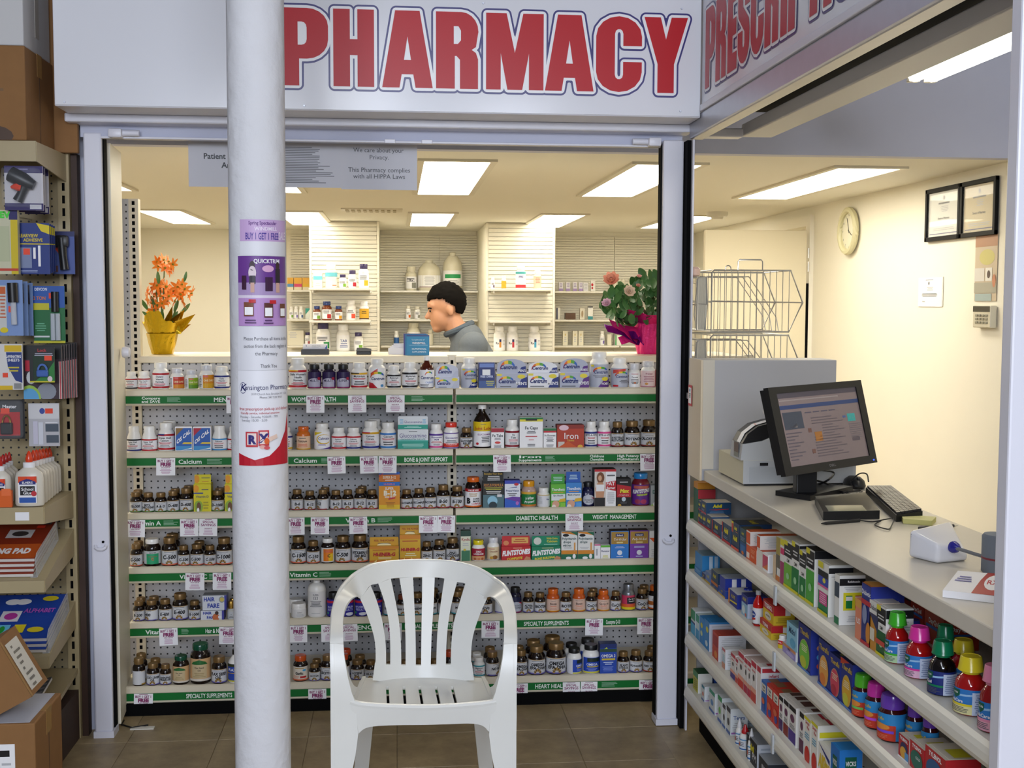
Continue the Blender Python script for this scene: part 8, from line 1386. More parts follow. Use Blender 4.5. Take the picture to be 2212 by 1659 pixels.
# ---------------------------------------------------------------- column with taped notices
CX, CY, CR = at(558.5, 700, Y=2.9).x, 2.9, .0668
M_plast = mat('rough_white_plaster', '#d6d6da', .75, spec=.25, var=.05, vscale=14, bump=1.0, bscale=38)
cl = thing('support_column', 'rough white round column with taped notices in front of the sign', 'column', (CX, CY, 0))
b = MB(); b.lathe([(CR, .02 + i * .145) for i in range(21)], M_plast, 40); b.build('shaft', cl); one('base_ring', lambda b: b.lathe([(CR + .012, 0), (CR + .012, .012), (CR + .002, .02)], M_plast, 32), cl)
def ang(px, half=61.5, mid=558.5): return math.asin(max(-1, min(1, (px - mid) / half)))
def notice(name, lab, x0, x1, y0, y1, base, P, lift=.0009):
    zt, zb = at(560, y0, Y=CY - CR).z, at(560, y1, Y=CY - CR).z; a0, a1 = ang(x0), x1; R = CR + lift; am = (a0 + a1) / 2
    t = thing(name, lab, 'poster', (CX, CY, zb), am, 'notices taped round the white column'); s = one('sheet', lambda b: b.lathe([(R, 0), (R, zt - zb)], base, 16, caps=False, a0=a0 - am, a1=a1 - am), t)
    b = MB(); prints(b, P, R * (a1 - a0) / 2, 0, zt - zb, wrap=R + .0004); b.build('print', s, False)
LV = C('#c9a8d6'); VI = C('#5a2a7a')
PP = mat('taped_paper', '#dcdce2', .5)
notice('promotion_banner', 'lilac spring sale banner at the top of the column', 528, 1.30, 474, 552, PP, [('r', -1, 1, .40, 1, C('#c3a4cf')), ('t', 'Spring Spectacular', -.1, .86, .10, VI, .55), ('t', 'WINDMILL', .02, .70, .10, C('#e6dcea'), .5), ('t', 'BUY 1 GET 1 FREE', -.12, .45, .19, C('#4a3a94'), .66, .02), ('t', 'SALE', .75, .46, .22, C('#e6dcea'), .2)], .0012)
notice('promotion_poster', 'purple slimming poster with bottles on the column', 523, 1.30, 553, 704, C('#6a3a8c'), [('r', -1, 1, 0, .40, C('#b88fc8')), ('r', -1, 1, .40, .44, C('#d9cfe0')), ('r', -1, 1, .44, .62, C('#a890bc')), ('t', 'QUICKTRIM', .1, .90, .06, WH, .5), ('d', .12, .82, .22, .05, C('#d9a8cc')), ('d', -.45, .86, .10, .07, C('#3a2a34')), ('d', -.45, .76, .14, .1, C('#d9c9d0')), ('r', -.56, -.34, .60, .72, C('#2a2230')), ('r', -.52, -.38, .48, .62, C('#c9a090')), ('d', .5, .86, .08, .06, C('#3a2a24')), ('r', .40, .60, .60, .82, C('#2a2228')), ('r', .42, .58, .48, .62, C('#c9a090')), ('r', -.85, -.68, .52, .72, C('#3a1a34')), ('r', .0, .28, .50, .70, C('#3a1a3c')), ('r', -.78, -.42, .14, .34, C('#7a4a34')), ('r', -.75, -.45, .16, .27, WH), ('r', -.05, .28, .12, .33, C('#5a2f2a')), ('r', -.02, .25, .14, .26, WH), ('r', .58, .85, .12, .32, C('#6a3f2a')), ('r', .6, .83, .14, .25, WH), ('r', -.6, -.35, .33, .38, C('#c0242c')), ('r', .15, .4, .32, .37, C('#c0242c')), ('l', -.8, -.3, .03, .1, 2, C('#5a3a6a')), ('l', -.1, .3, .02, .1, 2, C('#5a3a6a'))], .0013)
notice('purchase_notice', 'white notice reading Please Purchase all items on the column', 520, 1.35, 705, 800, PP, [('t', 'Please Purchase all items in this', .1, .68, .085, C('#4a4a52'), .85, 0), ('t', 'section from the back register of', .1, .51, .085, C('#4a4a52'), .85, 0), ('t', 'the Pharmacy', .05, .34, .085, C('#4a4a52'), .4, 0), ('t', 'Thank You', .12, .06, .085, C('#4a4a52'), .3, 0)], .001)
notice('pharmacy_flyer', 'white pharmacy flyer with red foot and toy blocks on the column', 520, 1.35, 801, 1006, C('#e4e4ea'), [('p', [(-1, 0), (1, 0), (1, .55), (.82, .36), (.5, .2), (.1, .10), (-.4, .06), (-1, .13)], C('#b8182c')), ('d', -.80, .82, .13, .06, C('#2a2a6b')), ('d', -.80, .82, .12, .053, C('#e4e4ea')), ('t', 'K', -.80, .79, .075, C('#22225c'), .25, .03, .2), ('t', 'ensington Pharmacy', .12, .80, .055, C('#22225c'), .86, .01), ('t', '3019 Church Ave, Brooklyn NY 11226', .2, .745, .024, C('#8a8a94'), .7, 0), ('t', 'Phone: 347 533 4933', .2, .71, .022, C('#5a5a64'), .6, .01), ('t', 'free prescription pick-up and delivery', .0, .585, .034, C('#b8283a'), .95, .01), ('t', 'friendly service, individual attention', -.2, .545, .024, C('#b8283a'), .7, .01), ('t', 'Monday - Saturday 9:30AM - 7PM', -.25, .505, .026, C('#8a8a94'), .68, 0), ('t', 'Sunday 10:30 - 5:30', -.42, .468, .026, C('#8a8a94'), .45, 0), ('r', -.72, -.30, .20, .36, C('#c0303a')), ('r', -.67, -.35, .22, .345, C('#e9d4ce')), ('t', 'R', -.51, .235, .09, C('#2a2470'), .25, .05), ('r', -.28, .08, .21, .375, C('#c0303a')), ('r', -.23, .03, .23, .36, C('#e9d4ce')), ('t', 'X', -.10, .25, .09, C('#2a2470'), .25, .05), ('p', [(.0, .24), (.4, .29), (.36, .33), (-.02, .29)], C('#e0c4b4')), ('d', .0, .26, .09, .035, C('#d8602a')), ('d', -.15, .20, .1, .02, C('#e0a8a0')), ('d', .0, .19, .1, .02, C('#d0505a'))], .0011)
# ---------------------------------------------------------------- white plastic chair
M_chair = mat('white_moulded_plastic', '#e2e2dd', .3, var=.03, vscale=9)
chr_ = thing('plastic_chair', 'white moulded plastic armchair with slotted back before the vitamin wall', 'chair', (0, 0, 0))
KZ = 3.318
def q(x, y, Y): return at(600 + x / KZ, 1159 + y / KZ, Y=Y)
def backY(x, y):                       # depth of the back shell for a point of the outline
    u = (x - 1045) / 560; v = (1010 - y) / 820
    return 3.50 + .12 * v - .16 * u * u * (1 - .25 * v)
def qb(x, y): return q(x, y, backY(x, y))
TH = Vector((0, .010, 0))
def lerp_path(P, n):
    out = []
    for i in range(len(P) - 1):
        for k in range(n):
            t = k / n; p0, p1, p2, p3 = [Vector(P[max(0, min(len(P) - 1, j))]) for j in (i - 1, i, i + 1, i + 2)]
            out.append(.5 * ((2 * p1) + (p2 - p0) * t + (2 * p0 - 5 * p1 + 4 * p2 - p3) * t * t + (3 * p1 - p0 - 3 * p2 + p3) * t ** 3))
    out.append(Vector(P[-1])); return out
# arms run from the front legs back into the arched crown
arm = [((375, 775), (470, 760), 3.17), ((378, 705), (468, 700), 3.19), ((390, 580), (468, 590), 3.27), ((402, 505), (486, 505), 3.325), ((430, 415), (525, 447), 3.38), ((470, 350), (566, 430), 3.43)]
def mir(p): return (2090 - p[0], p[1])
for s in (0, 1):
    # front leg: flared panel from the arm down to the floor
    def leg(b):
        fr = [(375, 770, 470, 3.168), (374, 860, 476, 3.155), (378, 1000, 500, 3.145), (378, 1120, 530, 3.14), (378, 1200, 560, 3.14), (378, 1300, 566, 3.14), (380, 1420, 576, 3.138), (380, 1560, 558, 3.135), (381, 1700, 530, 3.13), (382, 1860, 515, 3.125)]
        A2 = []; B2 = []
        for x0, y, x1, Y in fr:
            if s: x0, x1 = 2090 - x0, 2090 - x1
            A2.append(q(x0, y, Y)); B2.append(q(x1, y, Y + .004))
        z_end = A2[-1].z
        b.ribbon(A2, B2, Vector((0, .016, 0)), M_chair)
        # return flange along the outer edge
        C2 = [p + Vector((.004 if not s else -.004, 0, 0)) for p in A2]; D2 = [p + Vector((.012 if not s else -.012, .045, 0)) for p in A2]
        b.ribbon(C2, D2, Vector((.006 if not s else -.006, 0, 0)), M_chair)
    one('leg', leg, chr_)
crown_o = [(470, 350), (530, 290), (590, 248), (660, 215), (750, 195), (850, 184), (950, 179), (1045, 177), (1140, 179), (1240, 186), (1340, 205), (1430, 232), (1500, 268), (1560, 310), (1620, 350)]
crown_i = [(566, 430), (590, 442), (628, 395), (665, 350), (720, 336), (810, 302), (905, 294), (1002, 290), (1090, 292), (1180, 298), (1285, 326), (1345, 338), (1395, 395), (1470, 442), (1524, 430)]
def rim(b):
    O = [q(o[0], o[1], Y) for o, i, Y in arm]; I = [q(i[0], i[1], Y) for o, i, Y in arm]
    O += [qb(*p) for p in crown_o[1:-1]]; I += [qb(*p) for p in crown_i[1:-1]]
    O += [q(*mir(o), Y) for o, i, Y in reversed(arm)]; I += [q(*mir(i), Y) for o, i, Y in reversed(arm)]
    A = lerp_path(O, 4); B = lerp_path(I, 4); n = len(A); off = []
    for k in range(n):
        t = min(k, n - 1 - k) / 24; t = max(0, min(1, t)); off.append(Vector((0, .004 + .010 * t, -.020 * (1 - t) - .001)))
    b.ribbon(A, B, off, M_chair); b.tube([p + o * .5 for p, o in zip(A, off)], [.0062 * max(.05, min(1, min(k, n - 1 - k) / 9)) for k in range(n)], M_chair, 8)
one('arm_and_back_rim', rim, chr_)
# slats between the five slots
sl_l = [((590, 445), (640, 560), (690, 720), (702, 860), (694, 1010)), ((720, 336), (765, 470), (798, 620), (806, 780), (806, 930)), ((872, 298), (900, 470), (912, 620), (916, 780), (916, 930)), ((1035, 290), (1034, 470), (1031, 620), (1029, 780), (1027, 930)), ((1195, 300), (1170, 470), (1150, 620), (1140, 780), (1136, 930)), ((1345, 338), (1305, 470), (1262, 620), (1244, 780), (1240, 930))]
sl_r = [((665, 350), (712, 470), (752, 620), (774, 780), (776, 930)), ((810, 302), (845, 470), (870, 620), (883, 780), (885, 930)), ((970, 290), (978, 470), (985, 620), (989, 780), (990, 930)), ((1125, 294), (1118, 470), (1108, 620), (1100, 780), (1096, 930)), ((1285, 326), (1248, 470), (1222, 620), (1208, 780), (1205, 930)), ((1500, 445), (1448, 560), (1398, 720), (1386, 860), (1394, 1010))]
for Lp, Rp in zip(sl_l, sl_r):
    A = lerp_path([qb(*p) for p in Lp], 4); B = lerp_path([qb(*p) for p in Rp], 4)
    one('slat', lambda b: b.ribbon(A, B, TH, M_chair), chr_)
one('lower_back', lambda b: b.ribbon(lerp_path([qb(*p) for p in ((697, 905), (776, 918), (885, 922), (1000, 924), (1100, 922), (1205, 918), (1300, 915), (1391, 905))], 3), lerp_path([qb(*p) for p in ((680, 1030), (776, 1040), (885, 1046), (1000, 1048), (1100, 1046), (1205, 1040), (1300, 1035), (1408, 1030))], 3), TH, M_chair), chr_)
# seat: strips between the five seat slots, front apron
def seat_pt(x, y):
    t = max(0, min(1, (y - 1010) / 205)); return q(x, y, 3.50 - .345 * t - .03 * (1 - t) * ((x - 1045) / 500) ** 2)
def strip(b, xs0, xs1, ys):
    A = [seat_pt(x, y) for x, y in zip(xs0, ys)]; B = [seat_pt(x, y) for x, y in zip(xs1, ys)]; b.ribbon(A, B, Vector((0, .002, -.010)), M_chair)
def seatf(b):
    ys = [1012, 1040, 1075, 1110, 1145, 1180, 1200, 1215]
    tops = [775, 893, 1005, 1122, 1238]; bots = [782, 903, 1025, 1148, 1268]
    def ex(y, a, c): return a + (c - a) * (y - 1075) / 120
    edges = []
    Lx = [605, 585, 572, 560, 545, 530, 532, 545]; Rx = [1485, 1505, 1518, 1530, 1545, 1560, 1558, 1545]
    prev = Lx
    for k in range(5):
        l = [ex(max(1075, min(1195, y)), tops[k], bots[k]) for y in ys]; r = [v + (20 if 1070 < y < 1198 else 20) for v, y in zip(l, ys)]
        strip(b, prev, l, ys)
        strip(b, l[:3], r[:3], ys[:3]); strip(b, l[6:], r[6:], ys[6:]); prev = r
    strip(b, prev, Rx, ys)
one('seat', seatf, chr_)
def apron(b):
    top = [(520, 1190), (600, 1212), (750, 1224), (900, 1230), (1045, 1232), (1190, 1228), (1340, 1218), (1480, 1205), (1565, 1190)]; low = [(530, 1480), (600, 1392), (680, 1362), (860, 1352), (1045, 1350), (1230, 1345), (1400, 1342), (1490, 1372), (1560, 1480)]
    A = lerp_path([q(x, y, 3.142) for x, y in top], 4); B = lerp_path([q(x, y, 3.148) for x, y in low], 4); b.ribbon(A, B, Vector((0, .012, 0)), M_chair)
    E_ = lerp_path([q(x, y - 6, 3.15) for x, y in top], 4); b.tube(E_, .009, M_chair, 8)
one('apron', apron, chr_)
for s in (0, 1):                         # side rails and rear legs
    sx = (lambda x: x) if not s else (lambda x: 2090 - x)
    one('side_rail', lambda b: b.ribbon(lerp_path([seat_pt(sx(x), y) + Vector((0, 0, .004)) for x, y in ((607, 1010), (585, 1060), (560, 1120), (530, 1190))], 4), lerp_path([seat_pt(sx(x), y) + Vector((0, 0, -.055)) for x, y in ((612, 1010), (590, 1060), (565, 1120), (535, 1190))], 4), Vector((.01 if not s else -.01, 0, 0)), M_chair), chr_)
    one('side_wing', lambda b: b.ribbon(lerp_path([q(sx(470), 900, 3.17), q(sx(500), 1010, 3.22), q(sx(535), 1075, 3.30), q(sx(585), 1085, 3.40)], 4), lerp_path([q(sx(480), 1010, 3.16), q(sx(505), 1110, 3.21), q(sx(550), 1150, 3.28), q(sx(575), 1120, 3.40)], 4), Vector((.006 if not s else -.006, .004, 0)), M_chair), chr_)
    top = seat_pt(sx(660), 1030); xb = q(sx(585), 1659, 3.62)
    dx = .022 if not s else -.022
    one('leg', lambda b: b.ribbon([top + Vector((-dx, 0, -.01)), top.lerp(Vector((xb.x, 3.62, 0)), .4) + Vector((-dx, 0, 0)), Vector((xb.x - dx, 3.62, 0))], [top + Vector((dx, 0, -.01)), top.lerp(Vector((xb.x, 3.62, 0)), .4) + Vector((dx, 0, 0)), Vector((xb.x + dx, 3.62, 0))], Vector((0, .03, 0)), M_chair), chr_)
# ---------------------------------------------------------------- potted flowers on the ledge
def petal_mesh(name, l, w, curl, m, n=4):
    b = MB(); vs = []; fs = []
    for i in range(n + 1):
        t = i / n; ww = w * math.sin(PI * min(1, .12 + .83 * t)) ** .8
        for s in (-1, 0, 1): vs.append((s * ww / 2, l * t, curl * t * t * l + (.12 * ww if s == 0 else 0) * -1))
    for i in range(n):
        for s in range(2): k = i * 3 + s; fs.append((k, k + 1, k + 4, k + 3))
    b.add(vs, fs, m, True); return b
def mesh_of(b, name):
    me = bpy.data.meshes.new(name); me.from_pydata(b.v, [], b.f)
    for m in b.mats: me.materials.append(m)
    me.polygons.foreach_set('use_smooth', [True] * len(me.polygons)); me.polygons.foreach_set('material_index', b.m); return me
def xf(b, M_):
    b.v = [tuple(M_ @ Vector(v)) for v in b.v]; return b
def merge(dst, src):
    o = len(dst.v); dst.v += src.v
    for f_, m_, s_ in zip(src.f, src.m, src.sm): dst.f.append(tuple(i + o for i in f_)); dst.m.append(dst.mi(src.mats[m_])); dst.sm.append(s_)
rf = random.Random(11)
M_leaf = mat('rose_leaf', '#3d6b34', .45, var=.3, vscale=30); M_leaf2 = mat('lily_leaf', '#4f7a2a', .45, var=.25, vscale=30); M_stem = mat('green_stem', '#4a6a30', .6)
M_orf = mat('orange_petal', '#f0851c', .5, var=.12, vscale=60); M_goldfoil = mat('gold_foil', '#c9a41c', .22, metal=.75, bump=.6, bscale=90)
YF = 4.90
def foil_pot(t, cx, wb, wt, h, m, collar, nfl):
    b = MB(); vs = []; fs = []; n = 28; rings = [(wb * .94, 0), (wb, .01), (wb + (wt - wb) * .5, h * .5), (wt, h), (wt * 1.02, h + .004)]
    for r, z in rings:
        for k in range(n):
            a = 2 * PI * k / n; rr = r * (1 + .035 * math.sin(a * 7) + .02 * math.sin(a * 13 + z * 60)); vs.append((rr * math.sin(a), -rr * math.cos(a), z))
    for j in range(len(rings) - 1):
        for k in range(n): fs.append((j * n + k, j * n + (k + 1) % n, (j + 1) * n + (k + 1) % n, (j + 1) * n + k))
    fs.append(tuple(range(n))); b.add(vs, fs, m, False); return b.build('foil_wrap', t)
oz = 1.2886
ox = at(351, 750, Y=YF).x; op = thing('orange_flower_pot', 'orange star flowers in a gold foil pot by the slotted upright', 'potted plant', (ox, YF, oz))
P2 = lambda px, py, Y=YF: at(px, py, Y=Y) - Vector((ox, YF, oz))
foil_pot(op, 0, P2(378, 770).x * .9, P2(384, 720).x, P2(350, 722).z, M_goldfoil, None, 0)
for k, (px, py) in enumerate(((425, 678), (320, 672), (400, 668), (372, 660), (330, 700), (410, 700))):      # foil collar points
    e = P2(px, py); base = Vector((.0, 0, P2(350, 722).z)); d_ = Vector((e.x, 0, 0)); a = .05 if e.x > 0 else -.05
    def f(b):
        y = -.02 + .012 * k
        b.add([(min(0, e.x) * .2 - .02, y - .02, base.z - .004), (max(0, e.x) * .4 + .02, y + .01, base.z + .002), (e.x, y - .01, e.z), (e.x * .45, y - .03, (e.z + base.z) / 2 + .012), (e.x * .5, y + .015, (e.z + base.z) / 2 - .006)], [(0, 4, 3), (4, 2, 3), (4, 1, 2), (0, 1, 4)], M_goldfoil)
    one('foil_collar', f, op)
def ruffle(t, r0, r1, z0, rise, m, n=48, lobes=9, sq=1.0, x0=0, seed=1, a0=0, a1=2 * PI):
    rr = random.Random(seed); ph = [rr.uniform(0, 6) for _ in range(3)]
    def f(b):
        vs = []; fs = []
        for j in range(5):
            u = j / 4
            for k in range(n + 1):
                a = a0 + (a1 - a0) * k / n; w = math.sin(a * lobes + ph[0]) * .5 + math.sin(a * (lobes + 4) + ph[1]) * .35
                r = r0 + (r1 - r0) * u * (1 + .28 * w); z = z0 + rise * u * (1 + .35 * math.sin(a * 3 + ph[2])) + .012 * w * u
                vs.append((x0 + r * math.sin(a), -r * math.cos(a) * sq, z))
        for j in range(4):
            for k in range(n): q_ = j * (n + 1) + k; fs.append((q_, q_ + 1, q_ + n + 2, q_ + n + 1))
        b.add(vs, fs, m, False)
    one('foil_collar', f, t)
ruffle(op, P2(383, 720).x * .9, .075, P2(350, 724).z, .075, M_goldfoil, seed=4)
def star_flower(r=1.0):
    b = MB()
    for k in range(6):
        pm = petal_mesh('p', .021 * r, .009 * r, -.25, M_orf); xf(pm, Matrix.Rotation(k * PI / 3, 4, 'Z') @ Matrix.Rotation(.35, 4, 'X')); merge(b, pm)
    b.lathe([(.0, 0), (.003 * r, .001), (.0025 * r, .005), (0, .006)], mat('flower_eye', '#8a8a1c', .6), 6); return mesh_of(b, 'blossom')
SFM = star_flower()
OFL = [(340, 566), (352, 562), (366, 566), (376, 571), (345, 576), (358, 580), (366, 584), (331, 622), (341, 617), (350, 612), (362, 620), (322, 636), (334, 641), (347, 640), (326, 655), (338, 660), (349, 662), (385, 620), (395, 615), (402, 625), (390, 636), (404, 640), (397, 655), (383, 632), (380, 650), (330, 672), (342, 676), (352, 655), (365, 640), (320, 648), (357, 632), (372, 628), (318, 628), (344, 628), (410, 632), (388, 645), (360, 650), (336, 634), (398, 630), (350, 570), (372, 578)]
for px, py in OFL:
    p = P2(px, py); o = obj('blossom', SFM, op); o.location = p + Vector((0, rf.uniform(-.04, .03), 0)); o.rotation_euler = (PI / 2 + rf.uniform(-.6, .5), rf.uniform(-.6, .6), rf.uniform(0, 2)); s = rf.uniform(1.15, 1.6); o.scale = (s, s, s)
for px, py, bx_ in ((356, 565, 350), (338, 620, 345), (395, 615, 362), (328, 640, 342), (400, 600, 365), (345, 595, 352)):
    e = P2(px, py); one('stem', lambda b: b.tube([(P2(bx_, 700).x, .0, .08), ((P2(bx_, 700).x + e.x) / 2, -.004, (.08 + e.z) / 2), (e.x, -.006, e.z)], .0025, M_stem, 6), op)
LM2 = mesh_of(petal_mesh('l', .05, .016, .15, M_leaf2, 5), 'leaf')
for px, py, a, s in ((322, 660, .6, 1), (328, 680, .9, .9), (392, 668, -.7, 1), (400, 600, -.2, .8), (345, 605, .1, 1), (375, 665, -.3, 1), (360, 640, .3, .9), (336, 650, .5, .8), (386, 640, -.5, .8), (351, 690, 0, 1.1), (370, 688, -.5, 1)):
    o = obj('leaf', LM2, op); o.location = P2(px, py + 8) + Vector((0, rf.uniform(-.03, .02), 0)); o.rotation_euler = (PI / 2 - .3, -a, 0); o.scale = (s, s, s)
# roses
rx = at(1402, 750, Y=YF).x; rp = thing('rose_plant', 'pale roses in a magenta foil pot by the right post', 'potted plant', (rx, YF, oz)); P3 = lambda px, py, Y=YF: at(px, py, Y=Y) - Vector((rx, YF, oz))
M_magfoil = mat('magenta_foil', '#dc2a7c', .25, metal=.4, bump=.7, bscale=80); M_purfoil = mat('purple_foil', '#7a1a8c', .15, metal=.6, bump=.5, bscale=60)
foil_pot(rp, 0, P3(1428, 770).x, P3(1438, 700).x, P3(1400, 700).z, M_magfoil, None, 0)
for px, py, m, bx_ in ((1300, 700, M_purfoil, 1375), (1330, 728, M_magfoil, 1372), (1310, 688, M_magfoil, 1370), (1352, 715, M_purfoil, 1385), (1425, 668, M_magfoil, 1405), (1446, 690, M_magfoil, 1425)):
    e = P3(px, py); c0 = P3(bx_, 735)
    def f(b):
        b.add([(c0.x, -.05, c0.z - .02), (c0.x + .03, -.03, c0.z + .05), (e.x, -.05, e.z), (e.x + .012, -.07, e.z - .03), ((e.x + c0.x) / 2, -.085, (e.z + c0.z) / 2 - .012), ((e.x + c0.x) / 2, -.03, (e.z + c0.z) / 2 + .02)], [(0, 1, 5, 4), (4, 5, 2, 3)], m, True)
    one('foil_collar', f, rp)
ruffle(rp, P3(1436, 700).x * .9, .12, P3(1400, 702).z, .045, M_magfoil, seed=7, lobes=7)
ruffle(rp, P3(1436, 700).x * .8, .135, P3(1400, 700).z, .02, M_purfoil, seed=9, lobes=6, a0=-2.4, a1=-.6)
LM = mesh_of(petal_mesh('l', .046, .032, .2, M_leaf, 5), 'leaf')
for k in range(190):
    while True:
        px, py = rf.uniform(1292, 1450), rf.uniform(598, 708)
        if ((px - 1385) / 90) ** 2 + ((py - 668) / 50) ** 2 < 1 or (px > 1385 and py > 600): break
    o = obj('leaf', LM, rp); o.location = P3(px, py) + Vector((0, rf.uniform(-.11, .06), 0)); o.rotation_euler = (rf.uniform(.4, 1.9), rf.uniform(-.6, .6), rf.uniform(-1.6, 1.6)); s = rf.uniform(.7, 1.25); o.scale = (s, s, s)
for px, py in ((1310, 612), (1347, 635), (1368, 600), (1418, 585), (1302, 656), (1366, 620), (1330, 690), (1420, 640)):
    e = P3(px, py); one('stem', lambda b: b.tube([(rf.uniform(-.02, .02), 0, .09), (e.x * .6, -.02, e.z * .6), (e.x, -.045, e.z)], .002, M_stem, 6), rp)
def rose(r, m):
    b = MB()
    for ring, (n, tilt, s) in enumerate(((8, .25, 1.0), (7, .7, .85), (5, 1.1, .62), (3, 1.35, .4))):
        for k in range(n):
            pm = petal_mesh('p', r * s, r * s * .9, .35, m, 3); xf(pm, Matrix.Rotation(2 * PI * (k + ring * .4) / n, 4, 'Z') @ Matrix.Rotation(tilt, 4, 'X')); merge(b, pm)
    return mesh_of(b, 'bloom')
for px, py, rpx, col, rot in ((1310, 606, 20, '#f0a886', (.9, -.4, 0)), (1346, 629, 15, '#f0d8be', (1.2, .3, 0)), (1368, 598, 7, '#e0a49c', (.4, 0, 0)), (1418, 580, 19, '#f0d0c4', (.5, .2, 0)), (1300, 654, 12, '#dcb4c0', (.9, -.6, 0)), (1366, 617, 6, '#d99a84', (.7, 0, 0)), (1440, 600, 8, '#d9a89c', (.7, .4, 0))):
    o = obj('bloom', rose(rpx / FPX * 4.9, mat('rose_' + col[1:], col, .55, var=.08, vscale=50)), rp); o.location = P3(px, py) + Vector((0, -.12, -.004)); o.rotation_euler = rot
# ---------------------------------------------------------------- the pharmacist behind the counter
YM = 6.3; HC = at(967, 664, Y=YM)
pn = thing('person', 'dark-haired man in grey sweater leaning forward behind the vitamin wall', 'person', (HC.x, YM, 0)); HZ = HC.z
_us = bmesh.new(); bmesh.ops.create_uvsphere(_us, u_segments=20, v_segments=12, radius=1); _us.verts.index_update()
USV = [v.co.copy() for v in _us.verts]; USF = [[v.index for v in f_.verts] for f_ in _us.faces]; _us.free(); PV = []; PF = []
HEAD = [False]
def ell(c, r, rot=0):
    o_ = len(PV)
    for v in USV:
        x, y, z = c[0] + v.x * r[0], c[1] + v.y * r[1], c[2] + v.z * r[2]
        if HEAD[0]: x, z = tilt(x, z)
        PV.append((x, y, z + HZ))
    PF.extend([[k + o_ for k in f_] for f_ in USF])
def tilt(x, z, a=.20):
    x -= .03; z += .06; return .03 + x * math.cos(a) - z * math.sin(a), -.06 + x * math.sin(a) + z * math.cos(a)
def cap(a, c, r0, r1, sy=1.0, n=9):
    for i in range(n):
        t = i / (n - 1); r = r0 + (r1 - r0) * t; ell([a[k] + (c[k] - a[k]) * t for k in range(3)], (r, r * sy, r))
HEAD[0] = True; ell((.012, 0, .028), (.093, .074, .094)); ell((-.034, 0, -.035), (.056, .060, .078)); ell((-.060, 0, -.092), (.030, .034, .024)); ell((-.062, 0, .03), (.03, .055, .035))
cap((-.082, 0, .006), (-.104, 0, -.024), .010, .014, .9, 5); ell((-.082, 0, -.060), (.014, .022, .008)); ell((-.080, 0, -.074), (.013, .02, .007))
for s in (-1, 1): ell((.020, s * .073, -.014), (.017, .009, .030)); ell((-.064, s * .03, .003), (.02, .014, .009)); 
HEAD[0] = False; cap((.022, 0, -.07), (.075, 0, -.17), .053, .060)
cap((.105, 0, -.165), (.135, 0, -.33), .085, .142, 1.4); cap((.135, 0, -.33), (.20, 0, -.72), .142, .12, 1.3); ell((.21, 0, -.80), (.13, .165, .12))
for s in (-1, 1):
    cap((.125, s * .165, -.20), (.06, s * .225, -.50), .078, .050); cap((.05, s * .215, -.50), (-.17, s * .15, -.58), .045, .031)
    cap((-.17, s * .15, -.58), (-.24, s * .135, -.60), .030, .028, 1.2, 5)
    for k in range(4): cap((-.25, s * .135 + (k - 1.5) * .018, -.60), (-.31 + .008 * abs(k - 1.5), s * .13 + (k - 1.5) * .019, -.635), .0095, .0075, 1, 6)
    cap((-.20, s * .12, -.595), (-.25, s * .085, -.62), .0105, .0085, 1, 6)
    cap((.21, s * .085, -.82), (.175, s * .095, -1.12), .085, .058); cap((.175, s * .095, -1.12), (.215, s * .1, -HZ + .09), .055, .038); cap((.225, s * .1, -HZ + .046), (.05, s * .115, -HZ + .036), .044, .034, 1)
me = bpy.data.meshes.new('tmp'); me.from_pydata(PV, [], PF); tmp = bpy.data.objects.new('tmp', me); COL.objects.link(tmp)
md = tmp.modifiers.new('r', 'REMESH'); md.mode = 'VOXEL'; md.voxel_size = .0075; ms_ = tmp.modifiers.new('s', 'SMOOTH'); ms_.factor = .5; ms_.iterations = 3
bpy.context.view_layer.update()
bme = bpy.data.meshes.new_from_object(tmp.evaluated_get(bpy.context.evaluated_depsgraph_get())); bpy.data.objects.remove(tmp); bme.name = 'body'
M_skin = mat('skin', '#c08a68', .5, var=.06, vscale=30); M_sweat = mat('grey_sweater', '#5c6268', .9, var=.08, vscale=90, bump=.3, bscale=300); M_trou = mat('dark_trousers', '#23242a', .8); M_shoe = mat('black_shoe', '#101012', .4)
bme.materials.clear()
for m in (M_skin, M_sweat, M_trou, M_shoe): bme.materials.append(m)
for p in bme.polygons:
    c = p.center; dx, dz = c.x, c.z - HZ; p.use_smooth = True
    if dz > -.150 + .42 * (dx + .03): k = 0
    elif c.z < .10: k = 3
    elif dz < -.78: k = 2
    elif dx < -.165 and dz < -.5: k = 0
    else: k = 1
    p.material_index = k
obj('body', bme, pn)
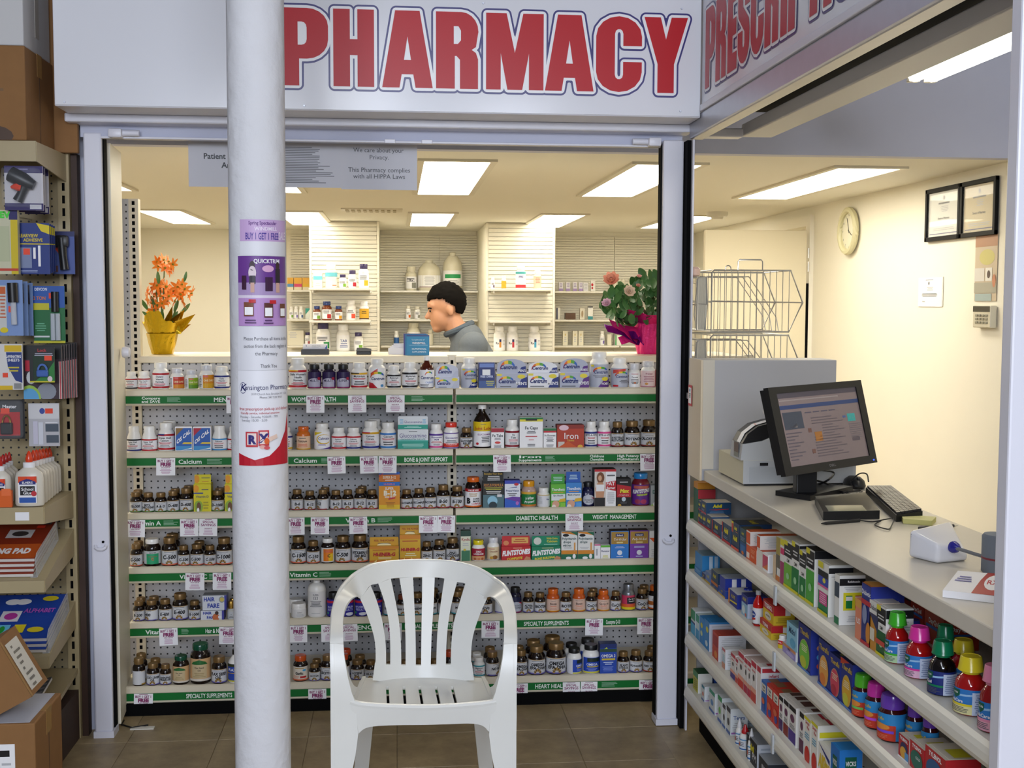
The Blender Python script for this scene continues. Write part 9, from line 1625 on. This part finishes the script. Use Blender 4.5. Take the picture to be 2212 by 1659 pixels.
# hair cap, collar, eyes
bmh = bmesh.new(); bmesh.ops.create_uvsphere(bmh, u_segments=64, v_segments=44, radius=1)
from mathutils import noise
for v in list(bmh.verts):
    d = v.co.copy(); k = 1 + .05 * noise.noise(d * 5) + .03 * noise.noise(d * 16); v.co = Vector((.014 + d.x * .104 * k, d.y * .084 * k, .036 + d.z * .106 * k))
def bald(v):
    x, y, z = v.co; j_ = .008 * noise.noise(Vector((x * 60, y * 60, z * 60)))
    hair_line = .058 - .10 * max(0, x + .05) if x < -.02 else .055 - .9 * (x + .02) if x < .045 else -.035 - .35 * (x - .045)
    return z < hair_line + j_
kill = [v for v in bmh.verts if bald(v)]
bmesh.ops.delete(bmh, geom=kill, context='VERTS'); bmesh.ops.solidify(bmh, geom=list(bmh.faces), thickness=.014)
for v in bmh.verts: v.co.x, v.co.z = tilt(v.co.x, v.co.z)
hm = bpy.data.meshes.new('hair'); bmh.to_mesh(hm); bmh.free(); hm.materials.append(mat('dark_hair', '#0d0a08', .9, spec=.1, var=.4, vscale=120)); [setattr(p, 'use_smooth', True) for p in hm.polygons]
ho = obj('hair', hm, pn); ho.location = (0, 0, HZ)
one('collar', lambda b: b.tube([(.060 + .066 * math.cos(2 * PI * k / 20), .064 * math.sin(2 * PI * k / 20), HZ - .112 + .030 * math.cos(2 * PI * k / 20)) for k in range(20)], .017, mat('collar_knit', '#4a545e', .9), 8, True), pn)
for s in (-1, 1): 
    b = MB(); b.lathe([(0, -.007), (.005, -.005), (.007, 0), (.005, .005), (0, .007)], mat('eye_dark', '#1c120c', .2), 10); o = b.build('eye', pn); tx, tz = tilt(-.0805, .004); o.location = (tx, s * .03, HZ + tz)
    one('eyebrow', lambda b: b.tube([(tilt(x_, z_)[0], s * y_, HZ + tilt(x_, z_)[1]) for x_, y_, z_ in ((-.088, .018, .018), (-.086, .034, .021), (-.074, .048, .017))], .0035, mat('dark_hair', '#15100d'), 6), pn)
# loose things near the floor on the left
fc = thing('floor_cable', 'thin black cable and white strip on the floor by the left post', 'cable', (0, 0, 0))
one('cable', lambda b: b.tube([gz(268, 1556, .004), gz(262, 1565, .004), gz(285, 1572, .004), gz(320, 1566, .004)], .003, M_black, 6), fc); one('strip', lambda b: b.box(at(285, 1570, Z=.001).x, at(335, 1570, Z=.001).x, 4.20, 4.225, .0005, .004, M_lipw), fc)
